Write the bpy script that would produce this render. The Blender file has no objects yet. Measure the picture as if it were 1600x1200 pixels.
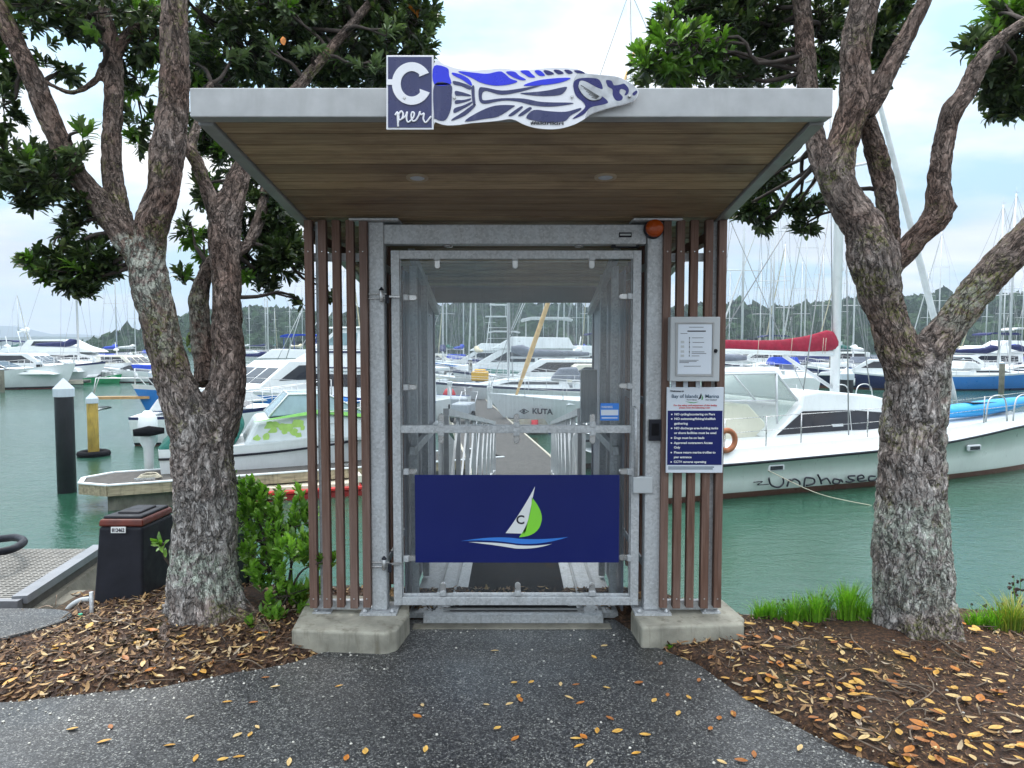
import bpy, bmesh, math, random
import numpy as np
from mathutils import Vector, Matrix, noise
R = math.radians
random.seed(7)
S = bpy.context.scene
C = S.collection
F = 1130.0
CAM = Vector((0, 0, 1.6))
PITCH = math.atan(63 / F)
WZ = -1.5                      # water level

def ray(px, py):
    a, b = (px - 800) / F, (600 - py) / F
    cp, sp = math.cos(PITCH), math.sin(PITCH)
    return Vector((a, cp + b * sp, -sp + b * cp))
def at(px, py, Y):
    d = ray(px, py); return CAM + d * (Y / d.y)
def onz(px, py, z=0.0):
    d = ray(px, py); return CAM + d * ((z - CAM.z) / d.z)
def onplane(px, py, P0, n):
    d = ray(px, py); return CAM + d * ((P0 - CAM).dot(n) / d.dot(n))

# ---------------------------------------------------------------- objects
W = {}
def props(o, label=None, cat=None, group=None, kind=None):
    if label: o['label'] = label
    if cat: o['category'] = cat
    if group: o['group'] = group
    if kind: o['kind'] = kind
    return o
def thing(name, label, cat, loc=(0, 0, 0), rz=0, group=None):
    o = bpy.data.objects.new(name, None); C.objects.link(o)
    o.empty_display_size = .1
    o.location = loc; o.rotation_euler = (0, 0, rz)
    W[o.name] = Vector(loc)
    return props(o, label, cat, group)
def copy_tree(o, parent=None):
    c = o.copy(); C.objects.link(c)
    if parent is not None: c.parent = parent
    for ch in list(KIDS.get(o.name, [])):
        k = copy_tree(ch, c); KIDS.setdefault(c.name, []).append(k)
    return c
KIDS = {}
def link(name, me, parent=None):
    o = bpy.data.objects.new(name, me); C.objects.link(o)
    if parent is not None:
        o.parent = parent; W[o.name] = W.get(parent.name, Vector((0, 0, 0)))
        KIDS.setdefault(parent.name, []).append(o)
    else:
        W[o.name] = Vector((0, 0, 0))
    return o

class MB:
    def __init__(s): s.v = []; s.f = []; s.m = []; s.s = []
    def add(s, vs, fs, mi=0, sm=False):
        k = len(s.v); s.v += [tuple(p) for p in vs]
        for f in fs:
            s.f.append(tuple(i + k for i in f)); s.m.append(mi); s.s.append(sm)
        return s
    def hexa(s, a, mi=0):
        return s.add(a, [(3, 2, 1, 0), (4, 5, 6, 7), (0, 1, 5, 4), (1, 2, 6, 5), (2, 3, 7, 6), (3, 0, 4, 7)], mi)
    def box(s, c, sz, mi=0, rot=None):
        c = Vector(c); a = []
        for dz in (-.5, .5):
            for dx, dy in ((-.5, -.5), (.5, -.5), (.5, .5), (-.5, .5)):
                p = Vector((dx * sz[0], dy * sz[1], dz * sz[2]))
                if rot is not None: p = rot @ p
                a.append(c + p)
        return s.hexa(a, mi)
    def bx(s, x0, x1, y0, y1, z0, z1, mi=0):
        return s.box(((x0 + x1) / 2, (y0 + y1) / 2, (z0 + z1) / 2), (abs(x1 - x0), abs(y1 - y0), abs(z1 - z0)), mi)
    def bar(s, p0, p1, w, h, mi=0, up=(0, 0, 1)):
        p0, p1 = Vector(p0), Vector(p1); d = (p1 - p0); L = d.length; d.normalize()
        u = Vector(up)
        if abs(u.dot(d)) > .98: u = Vector((0, 1, 0))
        sx = d.cross(u).normalized(); u2 = sx.cross(d).normalized()
        a = []
        for q in (p0, p1):
            for i, j in ((-.5, -.5), (.5, -.5), (.5, .5), (-.5, .5)):
                a.append(q + sx * i * w + u2 * j * h)
        return s.hexa(a, mi)
    def tube(s, pts, r, n=8, mi=0, caps=True, sm=True, closed=False):
        pts = [Vector(p) for p in pts]; N = len(pts)
        if not hasattr(r, '__len__'): r = [r] * N
        k = len(s.v); prev = None
        for i, p in enumerate(pts):
            if closed: t = pts[(i + 1) % N] - pts[i - 1]
            else: t = pts[min(i + 1, N - 1)] - pts[max(i - 1, 0)]
            if t.length < 1e-9: t = Vector((0, 0, 1))
            t.normalize()
            if prev is None:
                u = Vector((0, 0, 1)) if abs(t.z) < .9 else Vector((0, 1, 0))
                a = t.cross(u).normalized()
            else:
                a = prev - t * prev.dot(t)
                a = a.normalized() if a.length > 1e-6 else t.orthogonal().normalized()
            prev = a; b = t.cross(a)
            for j in range(n):
                th = 2 * math.pi * j / n
                s.v.append(tuple(p + (a * math.cos(th) + b * math.sin(th)) * r[i]))
        for i in range(N if closed else N - 1):
            i2 = (i + 1) % N
            for j in range(n):
                s.f.append((k + i * n + j, k + i * n + (j + 1) % n, k + i2 * n + (j + 1) % n, k + i2 * n + j)); s.m.append(mi); s.s.append(sm)
        if caps and not closed:
            s.f.append(tuple(k + j for j in reversed(range(n)))); s.m.append(mi); s.s.append(False)
            s.f.append(tuple(k + (N - 1) * n + j for j in range(n))); s.m.append(mi); s.s.append(False)
        return s
    def prism(s, poly, d, mi=0, mside=None):
        poly = [Vector(p) for p in poly]; d = Vector(d); n = len(poly)
        nrm = Vector((0, 0, 0))
        for i in range(n): nrm += poly[i].cross(poly[(i + 1) % n])
        if nrm.dot(d) > 0: poly = poly[::-1]
        k = len(s.v); s.v += [tuple(p) for p in poly] + [tuple(p + d) for p in poly]
        s.f.append(tuple(range(k, k + n))); s.m.append(mi); s.s.append(False)
        s.f.append(tuple(reversed(range(k + n, k + 2 * n)))); s.m.append(mi); s.s.append(False)
        for i in range(n):
            s.f.append((k + (i + 1) % n, k + i, k + n + i, k + n + (i + 1) % n)); s.m.append(mi if mside is None else mside); s.s.append(False)
        return s
    def lathe(s, prof, c=(0, 0, 0), n=16, mi=0, rot=None, sm=True):
        c = Vector(c); k = len(s.v)
        for r, z in prof:
            for j in range(n):
                th = 2 * math.pi * j / n; p = Vector((r * math.cos(th), r * math.sin(th), z))
                if rot is not None: p = rot @ p
                s.v.append(tuple(c + p))
        for i in range(len(prof) - 1):
            for j in range(n):
                s.f.append((k + i * n + j, k + i * n + (j + 1) % n, k + (i + 1) * n + (j + 1) % n, k + (i + 1) * n + j)); s.m.append(mi); s.s.append(sm)
        s.f.append(tuple(k + j for j in reversed(range(n)))); s.m.append(mi); s.s.append(False)
        e = k + (len(prof) - 1) * n
        s.f.append(tuple(e + j for j in range(n))); s.m.append(mi); s.s.append(False)
        return s
    def grid(s, rows, mi=0, sm=True, rowmi=None):
        k = len(s.v); n = len(rows[0])
        for r in rows: s.v += [tuple(p) for p in r]
        for i in range(len(rows) - 1):
            for j in range(n - 1):
                s.f.append((k + i * n + j, k + i * n + j + 1, k + (i + 1) * n + j + 1, k + (i + 1) * n + j))
                s.m.append(rowmi[j] if rowmi else mi); s.s.append(sm)
        return s
    def build(s, name, mats, parent=None, bevel=0, label=None, seg=1):
        if not isinstance(mats, (list, tuple)): mats = [mats]
        off = W.get(parent.name, Vector((0, 0, 0))) if parent is not None else Vector((0, 0, 0))
        me = bpy.data.meshes.new(name)
        me.from_pydata([(p[0] - off.x, p[1] - off.y, p[2] - off.z) for p in s.v], [], s.f)
        for m in mats: me.materials.append(m)
        me.polygons.foreach_set('material_index', s.m)
        me.polygons.foreach_set('use_smooth', s.s)
        me.update()
        o = link(name, me, parent)
        if bevel:
            b = o.modifiers.new('bevel', 'BEVEL'); b.width = bevel; b.segments = seg; b.limit_method = 'ANGLE'; b.angle_limit = R(40)
        if label: o['label'] = label
        return o

def cat(pts, n=6, closed=False):
    P = [Vector(p) for p in pts]; out = []; N = len(P)
    rng = range(N if closed else N - 1)
    for i in rng:
        if closed: p0, p1, p2, p3 = P[i - 1], P[i], P[(i + 1) % N], P[(i + 2) % N]
        else: p0, p1, p2, p3 = P[max(i - 1, 0)], P[i], P[i + 1], P[min(i + 2, N - 1)]
        for j in range(n):
            t = j / n
            out.append(.5 * ((2 * p1) + (p2 - p0) * t + (2 * p0 - 5 * p1 + 4 * p2 - p3) * t * t + (3 * p1 - p0 - 3 * p2 + p3) * t ** 3))
    if not closed: out.append(P[-1])
    return out

def text_mesh(txt, size, origin, xdir, zdir, thick=.002, align='LEFT', bold=0.0, shear=0.0, width=None):
    cu = bpy.data.curves.new('lettering', 'FONT'); cu.body = txt; cu.size = size; cu.align_x = align
    cu.extrude = thick / 2; cu.offset = bold; cu.shear = shear; cu.resolution_u = 3
    o = bpy.data.objects.new('lettering_src', cu); C.objects.link(o)
    dg = bpy.context.evaluated_depsgraph_get(); dg.update()
    me = bpy.data.meshes.new_from_object(o.evaluated_get(dg))
    bpy.data.objects.remove(o); bpy.data.curves.remove(cu)
    x, z = Vector(xdir).normalized(), Vector(zdir).normalized(); n = x.cross(z)
    vs = [v.co.copy() for v in me.vertices]; fs = [tuple(p.vertices) for p in me.polygons]
    bpy.data.meshes.remove(me)
    sx = 1
    if width and vs:
        w = max(v.x for v in vs) - min(v.x for v in vs); sx = width / w
    return [Vector(origin) + x * v.x * sx + z * v.y + n * v.z for v in vs], fs

# ---------------------------------------------------------------- materials
def nodes(name):
    m = bpy.data.materials.new(name); m.use_nodes = True
    nt = m.node_tree; b = nt.nodes['Principled BSDF']
    return m, nt, b, nt.nodes, nt.links
def ramp(N, L, src, stops):
    r = N.new('ShaderNodeValToRGB'); e = r.color_ramp.elements
    while len(e) > 1: e.remove(e[-1])
    e[0].position = stops[0][0]; e[0].color = (*stops[0][1], 1)
    for p, c in stops[1:]:
        x = e.new(p); x.color = (*c, 1)
    L.new(src, r.inputs[0]); return r.outputs[0]
def g3(v): return (v, v, v)
def coord(N, L, scale=(1, 1, 1), kind='Object', attr=None):
    if attr:
        t = N.new('ShaderNodeAttribute'); t.attribute_name = attr; src = t.outputs['Vector']
    else:
        t = N.new('ShaderNodeTexCoord'); src = t.outputs[kind]
    m = N.new('ShaderNodeMapping'); m.inputs['Scale'].default_value = scale; L.new(src, m.inputs[0]); return m.outputs[0]
def nz(N, L, vec, scale, detail=4, rough=.55, dist=0):
    n = N.new('ShaderNodeTexNoise'); n.inputs['Scale'].default_value = scale; n.inputs['Detail'].default_value = detail
    n.inputs['Roughness'].default_value = rough; n.inputs['Distortion'].default_value = dist
    L.new(vec, n.inputs['Vector']); return n.outputs['Fac']
def mix(N, L, fac, a, b, mode='MIX'):
    m = N.new('ShaderNodeMix'); m.data_type = 'RGBA'; m.blend_type = mode
    for sock, v in ((m.inputs[0], fac), (m.inputs[6], a), (m.inputs[7], b)):
        if hasattr(v, 'links') or hasattr(v, 'is_linked'): L.new(v, sock)
        elif isinstance(v, (int, float)): sock.default_value = v
        else: sock.default_value = (*v, 1) if len(v) == 3 else v
    return m.outputs[2]
def math_(N, L, op, a, b=0):
    m = N.new('ShaderNodeMath'); m.operation = op
    for s, v in ((m.inputs[0], a), (m.inputs[1], b)):
        if hasattr(v, 'is_linked'): L.new(v, s)
        else: s.default_value = v
    return m.outputs[0]
def bump(N, L, b, h, strength=.3, dist=.01):
    n = N.new('ShaderNodeBump'); n.inputs['Strength'].default_value = strength; n.inputs['Distance'].default_value = dist
    L.new(h, n.inputs['Height']); L.new(n.outputs[0], b.inputs['Normal']); return n
def lerp(c, k): return tuple(max(0, min(1, x * k)) for x in c)
MC = {}
def mat(name, col, rough=.5, metal=0, var=.25, vs=6, bs=0, bst=.2, bd=.003, stretch=(1, 1, 1), dirt=0, dcol=(.08, .07, .05), spec=.5, island=0):
    if name in MC: return MC[name]
    m, nt, b, N, L = nodes(name)
    v = coord(N, L, stretch)
    c = ramp(N, L, nz(N, L, v, vs), [(.3, lerp(col, 1 - var)), (.7, lerp(col, 1 + var))])
    if island:
        g = N.new('ShaderNodeNewGeometry')
        c = mix(N, L, 1.0, c, ramp(N, L, g.outputs['Random Per Island'], [(0, g3(1 - island)), (1, g3(1 + island * .6))]), 'MULTIPLY')
    if dirt:
        d = ramp(N, L, nz(N, L, coord(N, L, (6, 6, 1.0)), 3.0, 6, .65), [(.52, g3(0)), (.75, g3(dirt))])
        c = mix(N, L, d, c, dcol)
    L.new(c, b.inputs['Base Color'])
    b.inputs['Roughness'].default_value = rough; b.inputs['Metallic'].default_value = metal
    b.inputs['Specular IOR Level'].default_value = spec
    r2 = ramp(N, L, nz(N, L, v, vs * 2.3), [(.3, g3(max(0, rough - .1))), (.7, g3(min(1, rough + .12)))])
    L.new(r2, b.inputs['Roughness'])
    if bs: bump(N, L, b, nz(N, L, v, bs, 5), bst, bd)
    MC[name] = m; return m

M = {}
M['alu'] = mat('light_aluminium', (.40, .405, .41), .45, .3, .12, 9, 160, .08, .001, dirt=.35, dcol=(.3, .3, .29))
M['aluside'] = mat('side_aluminium', (.34, .355, .355), .5, .25, .12, 6)
def galv():
    m, nt, b, N, L = nodes('galvanised_steel')
    v = coord(N, L)
    vo = N.new('ShaderNodeTexVoronoi'); vo.inputs['Scale'].default_value = 95; L.new(v, vo.inputs['Vector'])
    sep = N.new('ShaderNodeSeparateColor'); L.new(vo.outputs['Color'], sep.inputs[0])
    c = ramp(N, L, sep.outputs[0], [(0, (.40, .415, .43)), (1, (.58, .595, .61))])
    c = mix(N, L, ramp(N, L, nz(N, L, coord(N, L, (3, 3, 1)), 5, 6, .6), [(.45, g3(0)), (.75, g3(.55))]), c, (.62, .66, .7))
    c = mix(N, L, ramp(N, L, nz(N, L, coord(N, L, (9, 9, 1.5)), 3, 6, .7), [(.6, g3(0)), (.8, g3(.5))]), c, (.2, .19, .18))
    L.new(c, b.inputs['Base Color']); b.inputs['Metallic'].default_value = .3; b.inputs['Roughness'].default_value = .5
    bump(N, L, b, nz(N, L, v, 120, 3), .12, .001)
    return m
M['galv'] = galv()
def slatwood():
    m, nt, b, N, L = nodes('weathered_hardwood')
    g = N.new('ShaderNodeNewGeometry')
    v = coord(N, L, (30, 30, 1.2))
    n = nz(N, L, v, 3, 8, .65, .6)
    c = ramp(N, L, n, [(.25, (.07, .033, .022)), (.5, (.155, .083, .057)), (.75, (.26, .18, .145))])
    gr = ramp(N, L, nz(N, L, coord(N, L, (4, 4, .8)), 1.4, 4), [(.4, g3(0)), (.72, g3(.6))])
    c = mix(N, L, gr, c, (.24, .18, .16))
    c = mix(N, L, 1.0, c, ramp(N, L, g.outputs['Random Per Island'], [(0, (.75, .7, .68)), (1, (1.2, 1.15, 1.15))]), 'MULTIPLY')
    L.new(c, b.inputs['Base Color']); b.inputs['Roughness'].default_value = .7
    bump(N, L, b, n, .5, .002); return m
M['slat'] = slatwood()
def ceilwood():
    m, nt, b, N, L = nodes('cedar_boards')
    g = N.new('ShaderNodeNewGeometry')
    v = coord(N, L, (1.2, 22, 22))
    n = nz(N, L, v, 3, 8, .6, .5)
    c = ramp(N, L, n, [(.25, (.24, .165, .10)), (.55, (.42, .32, .21)), (.8, (.54, .43, .30))])
    c = mix(N, L, 1.0, c, ramp(N, L, g.outputs['Random Per Island'], [(0, (.6, .54, .48)), (.5, (1, .96, .88)), (1, (1.3, 1.26, 1.12))]), 'MULTIPLY')
    st = ramp(N, L, nz(N, L, coord(N, L, (1.6, 3, 1)), 1.5, 5, .6), [(.5, g3(0)), (.72, g3(.6))])
    c = mix(N, L, st, c, (.14, .075, .05))
    L.new(c, b.inputs['Base Color']); b.inputs['Roughness'].default_value = .6
    bump(N, L, b, n, .2, .002); return m
M['ceil'] = ceilwood()
M['conc'] = mat('pad_concrete', (.33, .315, .26), .9, 0, .3, 7, 60, .6, .004, dirt=.9, dcol=(.13, .115, .08))
M['concdark'] = mat('wet_concrete', (.17, .16, .13), .8, 0, .4, 4, 40, .6, .008, dirt=.6, dcol=(.05, .05, .02))
M['steel'] = mat('stainless', (.5, .5, .5), .28, .8, .1, 9)
M['blackp'] = mat('black_plastic', (.014, .015, .022), .55, 0, .3, 8, 120, .2, .001, spec=.25)
M['rubber'] = mat('black_rubber', (.010, .010, .012), .85, 0, .3, 20, 90, .4, .003, spec=.1)
M['signblue'] = mat('navy_sign', (.006, .013, .12), .4, 0, .04, 3, spec=.3)
M['white'] = mat('white_vinyl', (.8, .82, .82), .4, 0, .03, 3)
M['signwhite'] = mat('sign_white', (.68, .74, .82), .4, 0, .03, 3)
M['green'] = mat('lime_vinyl', (.25, .72, .05), .4, 0, .03, 3)
M['midblue'] = mat('blue_vinyl', (.04, .22, .72), .4, 0, .03, 3)
M['blackv'] = mat('black_vinyl', (.01, .01, .02), .4, 0, .03, 3)
M['redv'] = mat('red_vinyl', (.6, .02, .03), .5, 0, .03, 3)
M['boxgrey'] = mat('cabinet_grey', (.5, .53, .55), .5, 0, .05, 4)
M['wallsheet'] = mat('cage_sheet', (.2, .21, .25), .45, .2, .15, 3, stretch=(8, 8, 1))
M['hdrsheet'] = mat('header_sheet', (.2, .205, .2), .5, .3, .12, 4, stretch=(1, 1, 20))
M['dark'] = mat('dark_recess', (.03, .028, .026), .7, 0, .3, 5)
M['glassdark'] = mat('tinted_glass', (.018, .02, .028), .08, 0, .3, 1.5)
M['glassblue'] = mat('pale_glass', (.22, .33, .36), .1, 0, .3, 1.5)
def plexi(name, dirt_lo, dirt_hi, tint):
    m, nt, b, N, L = nodes(name)
    out = N['Material Output']
    tr = N.new('ShaderNodeBsdfTransparent'); tr.inputs[0].default_value = (*tint, 1)
    gl = N.new('ShaderNodeBsdfGlossy'); gl.inputs['Roughness'].default_value = .06
    fr = N.new('ShaderNodeFresnel'); fr.inputs[0].default_value = 1.45
    mx = N.new('ShaderNodeMixShader'); L.new(fr.outputs[0], mx.inputs[0]); L.new(tr.outputs[0], mx.inputs[1]); L.new(gl.outputs[0], mx.inputs[2])
    df = N.new('ShaderNodeBsdfDiffuse'); df.inputs[0].default_value = (.75, .8, .85, 1)
    tl = N.new('ShaderNodeBsdfTranslucent'); tl.inputs[0].default_value = (.8, .85, .9, 1)
    ad = N.new('ShaderNodeMixShader'); ad.inputs[0].default_value = .5; L.new(df.outputs[0], ad.inputs[1]); L.new(tl.outputs[0], ad.inputs[2])
    streak = nz(N, L, coord(N, L, (30, 1, 1.2)), 3, 6, .7)
    spk = ramp(N, L, nz(N, L, coord(N, L), 70, 3, .6), [(.66, g3(0)), (.74, g3(.25))])
    fac = math_(N, L, 'ADD', ramp(N, L, streak, [(.35, g3(dirt_lo)), (.8, g3(dirt_hi))]), spk)
    m2 = N.new('ShaderNodeMixShader'); L.new(fac, m2.inputs[0]); L.new(mx.outputs[0], m2.inputs[1]); L.new(ad.outputs[0], m2.inputs[2])
    L.new(m2.outputs[0], out.inputs[0]); N.remove(b); return m
M['plexi'] = plexi('clear_acrylic', .06, .14, (.96, .98, .99)); M['plexi2'] = plexi('clear_acrylic_lower', .015, .05, (.96, .98, .99))
def lampmat():
    m, nt, b, N, L = nodes('amber_lens')
    b.inputs['Base Color'].default_value = (.5, .075, .004, 1); b.inputs['Roughness'].default_value = .12
    vo = N.new('ShaderNodeTexVoronoi'); vo.inputs['Scale'].default_value = 110; L.new(coord(N, L), vo.inputs['Vector'])
    bump(N, L, b, vo.outputs['Distance'], .5, .003)
    return m
M['amber'] = lampmat()

# ---------------------------------------------------------------- camera, light, sky
cd = bpy.data.cameras.new('camera'); cam = bpy.data.objects.new('camera', cd); C.objects.link(cam)
cam.location = CAM; cam.rotation_euler = (math.pi / 2 - PITCH, 0, 0)
cd.sensor_width = 36; cd.lens = F / 1600 * 36; cd.clip_end = 20000; cd.clip_start = .05
S.camera = cam
S.view_settings.view_transform = 'Standard'; S.view_settings.look = 'None'; S.view_settings.exposure = EXPO = 0.55
SUN_EL, SUN_AZ = 52, -35      # azimuth from +Y towards +X; negative: to the left
wd = bpy.data.worlds.new('World'); S.world = wd; wd.use_nodes = True
N, L = wd.node_tree.nodes, wd.node_tree.links
bg = N['Background']; bg.inputs[1].default_value = .1
sky = N.new('ShaderNodeTexSky'); sky.sky_type = 'NISHITA'; sky.sun_disc = False
sky.sun_elevation = R(SUN_EL); sky.sun_rotation = R(SUN_AZ); sky.altitude = 10; sky.air_density = 1.0; sky.dust_density = .6
tc = N.new('ShaderNodeTexCoord'); sx = N.new('ShaderNodeSeparateXYZ'); L.new(tc.outputs['Generated'], sx.inputs[0])
zz = math_(N, L, 'MAXIMUM', sx.outputs[2], 0.0)
den = math_(N, L, 'ADD', zz, .18)
cx = math_(N, L, 'DIVIDE', sx.outputs[0], den); cy = math_(N, L, 'DIVIDE', sx.outputs[1], den)
cmb = N.new('ShaderNodeCombineXYZ'); L.new(cx, cmb.inputs[0]); L.new(cy, cmb.inputs[1])
mp = N.new('ShaderNodeMapping'); mp.inputs['Location'].default_value = (2.3, 1.2, 0); mp.inputs['Scale'].default_value = (.75, 1.0, 1); L.new(cmb.outputs[0], mp.inputs[0])
cl = nz(N, L, mp.outputs[0], 1.35, 8, .52, .15)
cl2 = nz(N, L, mp.outputs[0], .9, 5, .5, .1)
mask = ramp(N, L, cl, [(.40, g3(.0)), (.49, g3(.6)), (.56, g3(1))])
mask = math_(N, L, 'MAXIMUM', mask, ramp(N, L, zz, [(.45, g3(0)), (.75, g3(1))]))
ccol = ramp(N, L, cl2, [(.34, (5.4, 6.0, 6.8)), (.5, (7.7, 8.0, 8.3)), (.62, (9.4, 9.3, 9.1))])
bluesky = mix(N, L, .75, sky.outputs[0], (4.2, 6.6, 8.2))
col = mix(N, L, mask, bluesky, ccol)
zb = math_(N, L, 'MULTIPLY', math_(N, L, 'POWER', zz, 1.6), 2.6)
zb = math_(N, L, 'ADD', zb, .80)
vm = N.new('ShaderNodeVectorMath'); vm.operation = 'SCALE'; L.new(col, vm.inputs[0]); L.new(zb, vm.inputs['Scale'])
L.new(vm.outputs[0], bg.inputs[0])
sl = bpy.data.lights.new('sun', 'SUN'); sl.energy = 1.3; sl.angle = R(14); sl.color = (1, .97, .92)
so = bpy.data.objects.new('sun', sl); C.objects.link(so)
sd = Vector((math.sin(R(SUN_AZ)) * math.cos(R(SUN_EL)), math.cos(R(SUN_AZ)) * math.cos(R(SUN_EL)), math.sin(R(SUN_EL))))
so.rotation_euler = sd.to_track_quat('Z', 'Y').to_euler(); so.location = (0, 0, 30)
S.cycles.max_bounces = 10; S.cycles.transparent_max_bounces = 24; S.cycles.volume_bounces = 0
S.cycles.caustics_reflective = False; S.cycles.caustics_refractive = False
S.cycles.sample_clamp_indirect = 6
# ================================================================ GROUND
def asphalt():
    m, nt, b, N, L = nodes('chip_asphalt')
    v = coord(N, L)
    vw = N.new('ShaderNodeVectorMath'); vw.operation = 'ADD'; nn = N.new('ShaderNodeTexNoise'); nn.inputs['Scale'].default_value = 55; L.new(v, nn.inputs['Vector'])
    sc_ = N.new('ShaderNodeVectorMath'); sc_.operation = 'SCALE'; sc_.inputs['Scale'].default_value = .022; L.new(nn.outputs['Color'], sc_.inputs[0]); L.new(v, vw.inputs[0]); L.new(sc_.outputs[0], vw.inputs[1])
    vo = N.new('ShaderNodeTexVoronoi'); vo.inputs['Scale'].default_value = 165; L.new(vw.outputs[0], vo.inputs['Vector'])
    sep = N.new('ShaderNodeSeparateColor'); L.new(vo.outputs['Color'], sep.inputs[0])
    c = ramp(N, L, sep.outputs[0], [(0, (.013, .013, .013)), (.35, (.037, .037, .039)), (.62, (.078, .078, .080)), (.82, (.14, .14, .14)), (.95, (.27, .27, .25)), (1, (.42, .42, .38))])
    big = ramp(N, L, nz(N, L, v, 1.1, 6, .6), [(.3, g3(.62)), (.7, g3(1.25))])
    c = mix(N, L, 1.0, c, big, 'MULTIPLY')
    edge = ramp(N, L, vo.outputs['Distance'], [(.35, g3(1)), (.8, g3(.35))])
    c = mix(N, L, 1.0, c, edge, 'MULTIPLY')
    c = mix(N, L, ramp(N, L, nz(N, L, v, 3.2, 8, .75), [(.6, g3(0)), (.72, g3(.35))]), c, (.2, .2, .19))
    L.new(c, b.inputs['Base Color']); b.inputs['Roughness'].default_value = .5
    L.new(ramp(N, L, nz(N, L, v, .9, 3), [(.4, g3(.34)), (.65, g3(.65))]), b.inputs['Roughness'])
    bump(N, L, b, sep.outputs[1], .8, .006)
    return m
M['asphalt'] = asphalt()
def soil():
    m, nt, b, N, L = nodes('dark_soil')
    v = coord(N, L)
    n = nz(N, L, v, 48, 9, .75)
    c = ramp(N, L, n, [(.3, (.018, .01, .007)), (.48, (.05, .026, .015)), (.58, (.13, .062, .03)), (.7, (.28, .16, .085))])
    c = mix(N, L, ramp(N, L, nz(N, L, v, 2.2, 5), [(.55, g3(0)), (.7, g3(.45))]), c, (.05, .06, .015))
    L.new(c, b.inputs['Base Color']); b.inputs['Roughness'].default_value = .9
    bump(N, L, b, nz(N, L, v, 45, 6, .7), .9, .02)
    return m
M['soil'] = soil()
def leafm(name, stops, rough=.5, tl=.0, bumpy=False):
    m, nt, b, N, L = nodes(name)
    g = N.new('ShaderNodeNewGeometry')
    c = ramp(N, L, g.outputs['Random Per Island'], stops)
    c = mix(N, L, 1.0, c, ramp(N, L, nz(N, L, coord(N, L), 60, 3), [(.3, g3(.75)), (.7, g3(1.2))]), 'MULTIPLY')
    L.new(c, b.inputs['Base Color']); b.inputs['Roughness'].default_value = rough
    if tl:
        t = N.new('ShaderNodeBsdfTranslucent'); L.new(mix(N, L, 1.0, c, (1.5, 1.7, .8), 'MULTIPLY'), t.inputs[0])
        mx = N.new('ShaderNodeMixShader'); mx.inputs[0].default_value = tl
        L.new(b.outputs[0], mx.inputs[1]); L.new(t.outputs[0], mx.inputs[2]); L.new(mx.outputs[0], N['Material Output'].inputs[0])
    return m
M['litter'] = leafm('leaf_litter', [(0, (.025, .012, .008)), (.36, (.085, .042, .022)), (.58, (.19, .10, .045)), (.76, (.36, .21, .09)), (.9, (.55, .37, .15)), (1, (.45, .37, .28))], .7)
M['yleaf'] = leafm('yellow_leaf', [(0, (.62, .33, .06)), (.35, (.7, .4, .1)), (.6, (.62, .28, .04)), (.75, (.55, .18, .03)), (.9, (.72, .5, .2)), (1, (.66, .5, .3))], .5)
M['twig'] = mat('dry_twig', (.2, .15, .11), .85, 0, .4, 30, island=.5)
M['shell'] = mat('shell_chip', (.6, .58, .52), .6, 0, .2, 30, island=.4)

PB = [(-40, -3), (-6, 1.2), (-3.5, 3.0), (-2.6, 3.12), (-2.23, 3.155), (-1.635, 3.30), (-1.15, 3.52), (-.80, 3.82), (-.62, 4.12), (.60, 4.12), (.72, 3.80), (.935, 3.52), (1.06, 3.155), (1.24, 2.86), (1.33, 2.73), (1.7, 2.4), (2.5, 1.9), (6, .5), (40, -3)]
def B(x):
    for (x0, y0), (x1, y1) in zip(PB, PB[1:]):
        if x0 <= x <= x1: return y0 + (y1 - y0) * (x - x0) / (x1 - x0)
    return -3
def Bn(x):
    return B(x) + .025 * noise.noise(Vector((x * 7, 3.1, 0))) * (0 if -.7 < x < .66 else 1)
def edge_y(x):             # where the bank ends and the water begins
    if x < -2.2: return 4.62
    if x < .8: return 4.55
    if x < 1.3: return 4.55 - .45 * (x - .8) / .5
    return 4.1 + .05 * math.sin(x * 3)
TREES = [(-1.70, 4.12), (2.02, 3.85)]
def bedz(x, y):
    d = y - B(x)
    base = -.035 + .05 * max(0, min(1, (d + .02) / .10)) + .03 * max(0, min(1, d / .5))
    z = base
    for tx, ty in TREES:
        q = math.hypot(x - tx, y - ty); z += .04 * math.exp(-(q / .45) ** 2) * max(0, min(1, d / .3))
    z += .018 * noise.noise(Vector((x * 2.1, y * 2.1, .3))) + .01 * noise.noise(Vector((x * 9, y * 9, 1.3)))
    if d < -.03: z = min(z, -.03)
    if x < -2.4 and d > .3: z -= .02
    if x < -2.62 and y > 4.2: z = min(z, -.4 if x < -2.78 else .0)
    if -1.13 < x < -.58 and 3.72 < y < 4.2: z = min(z, 0.0)
    if .62 < x < 1.24 and 3.72 < y < 4.2: z = min(z, .0)
    return z
mb = MB(); rows = []
ys = [i / 28 for i in range(-2 * 28, int(3.9 * 28))] 
xs = [-8 + i / 26 for i in range(int(16 * 26) + 1)]
for j in range(0, 125):
    t = j / 124; row = []
    for x in xs:
        y0, y1 = min(B(x), 3.9) - .35 if x > -7 else 0, edge_y(x)
        y = y0 + (y1 - y0) * t
        row.append((x, y, bedz(x, y)))
    rows.append(row)
rows.append([(x, edge_y(x) + .04, bedz(x, edge_y(x)) - .1) for x in xs])
rows.append([(x, edge_y(x) + .1, -2.6) for x in xs])
mb.grid(rows, 0)
bed = mb.build('ground', M['soil']); props(bed, kind='structure', label='dark soil beds under the trees beside the asphalt path')
for f in bed.data.polygons: pass
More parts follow.
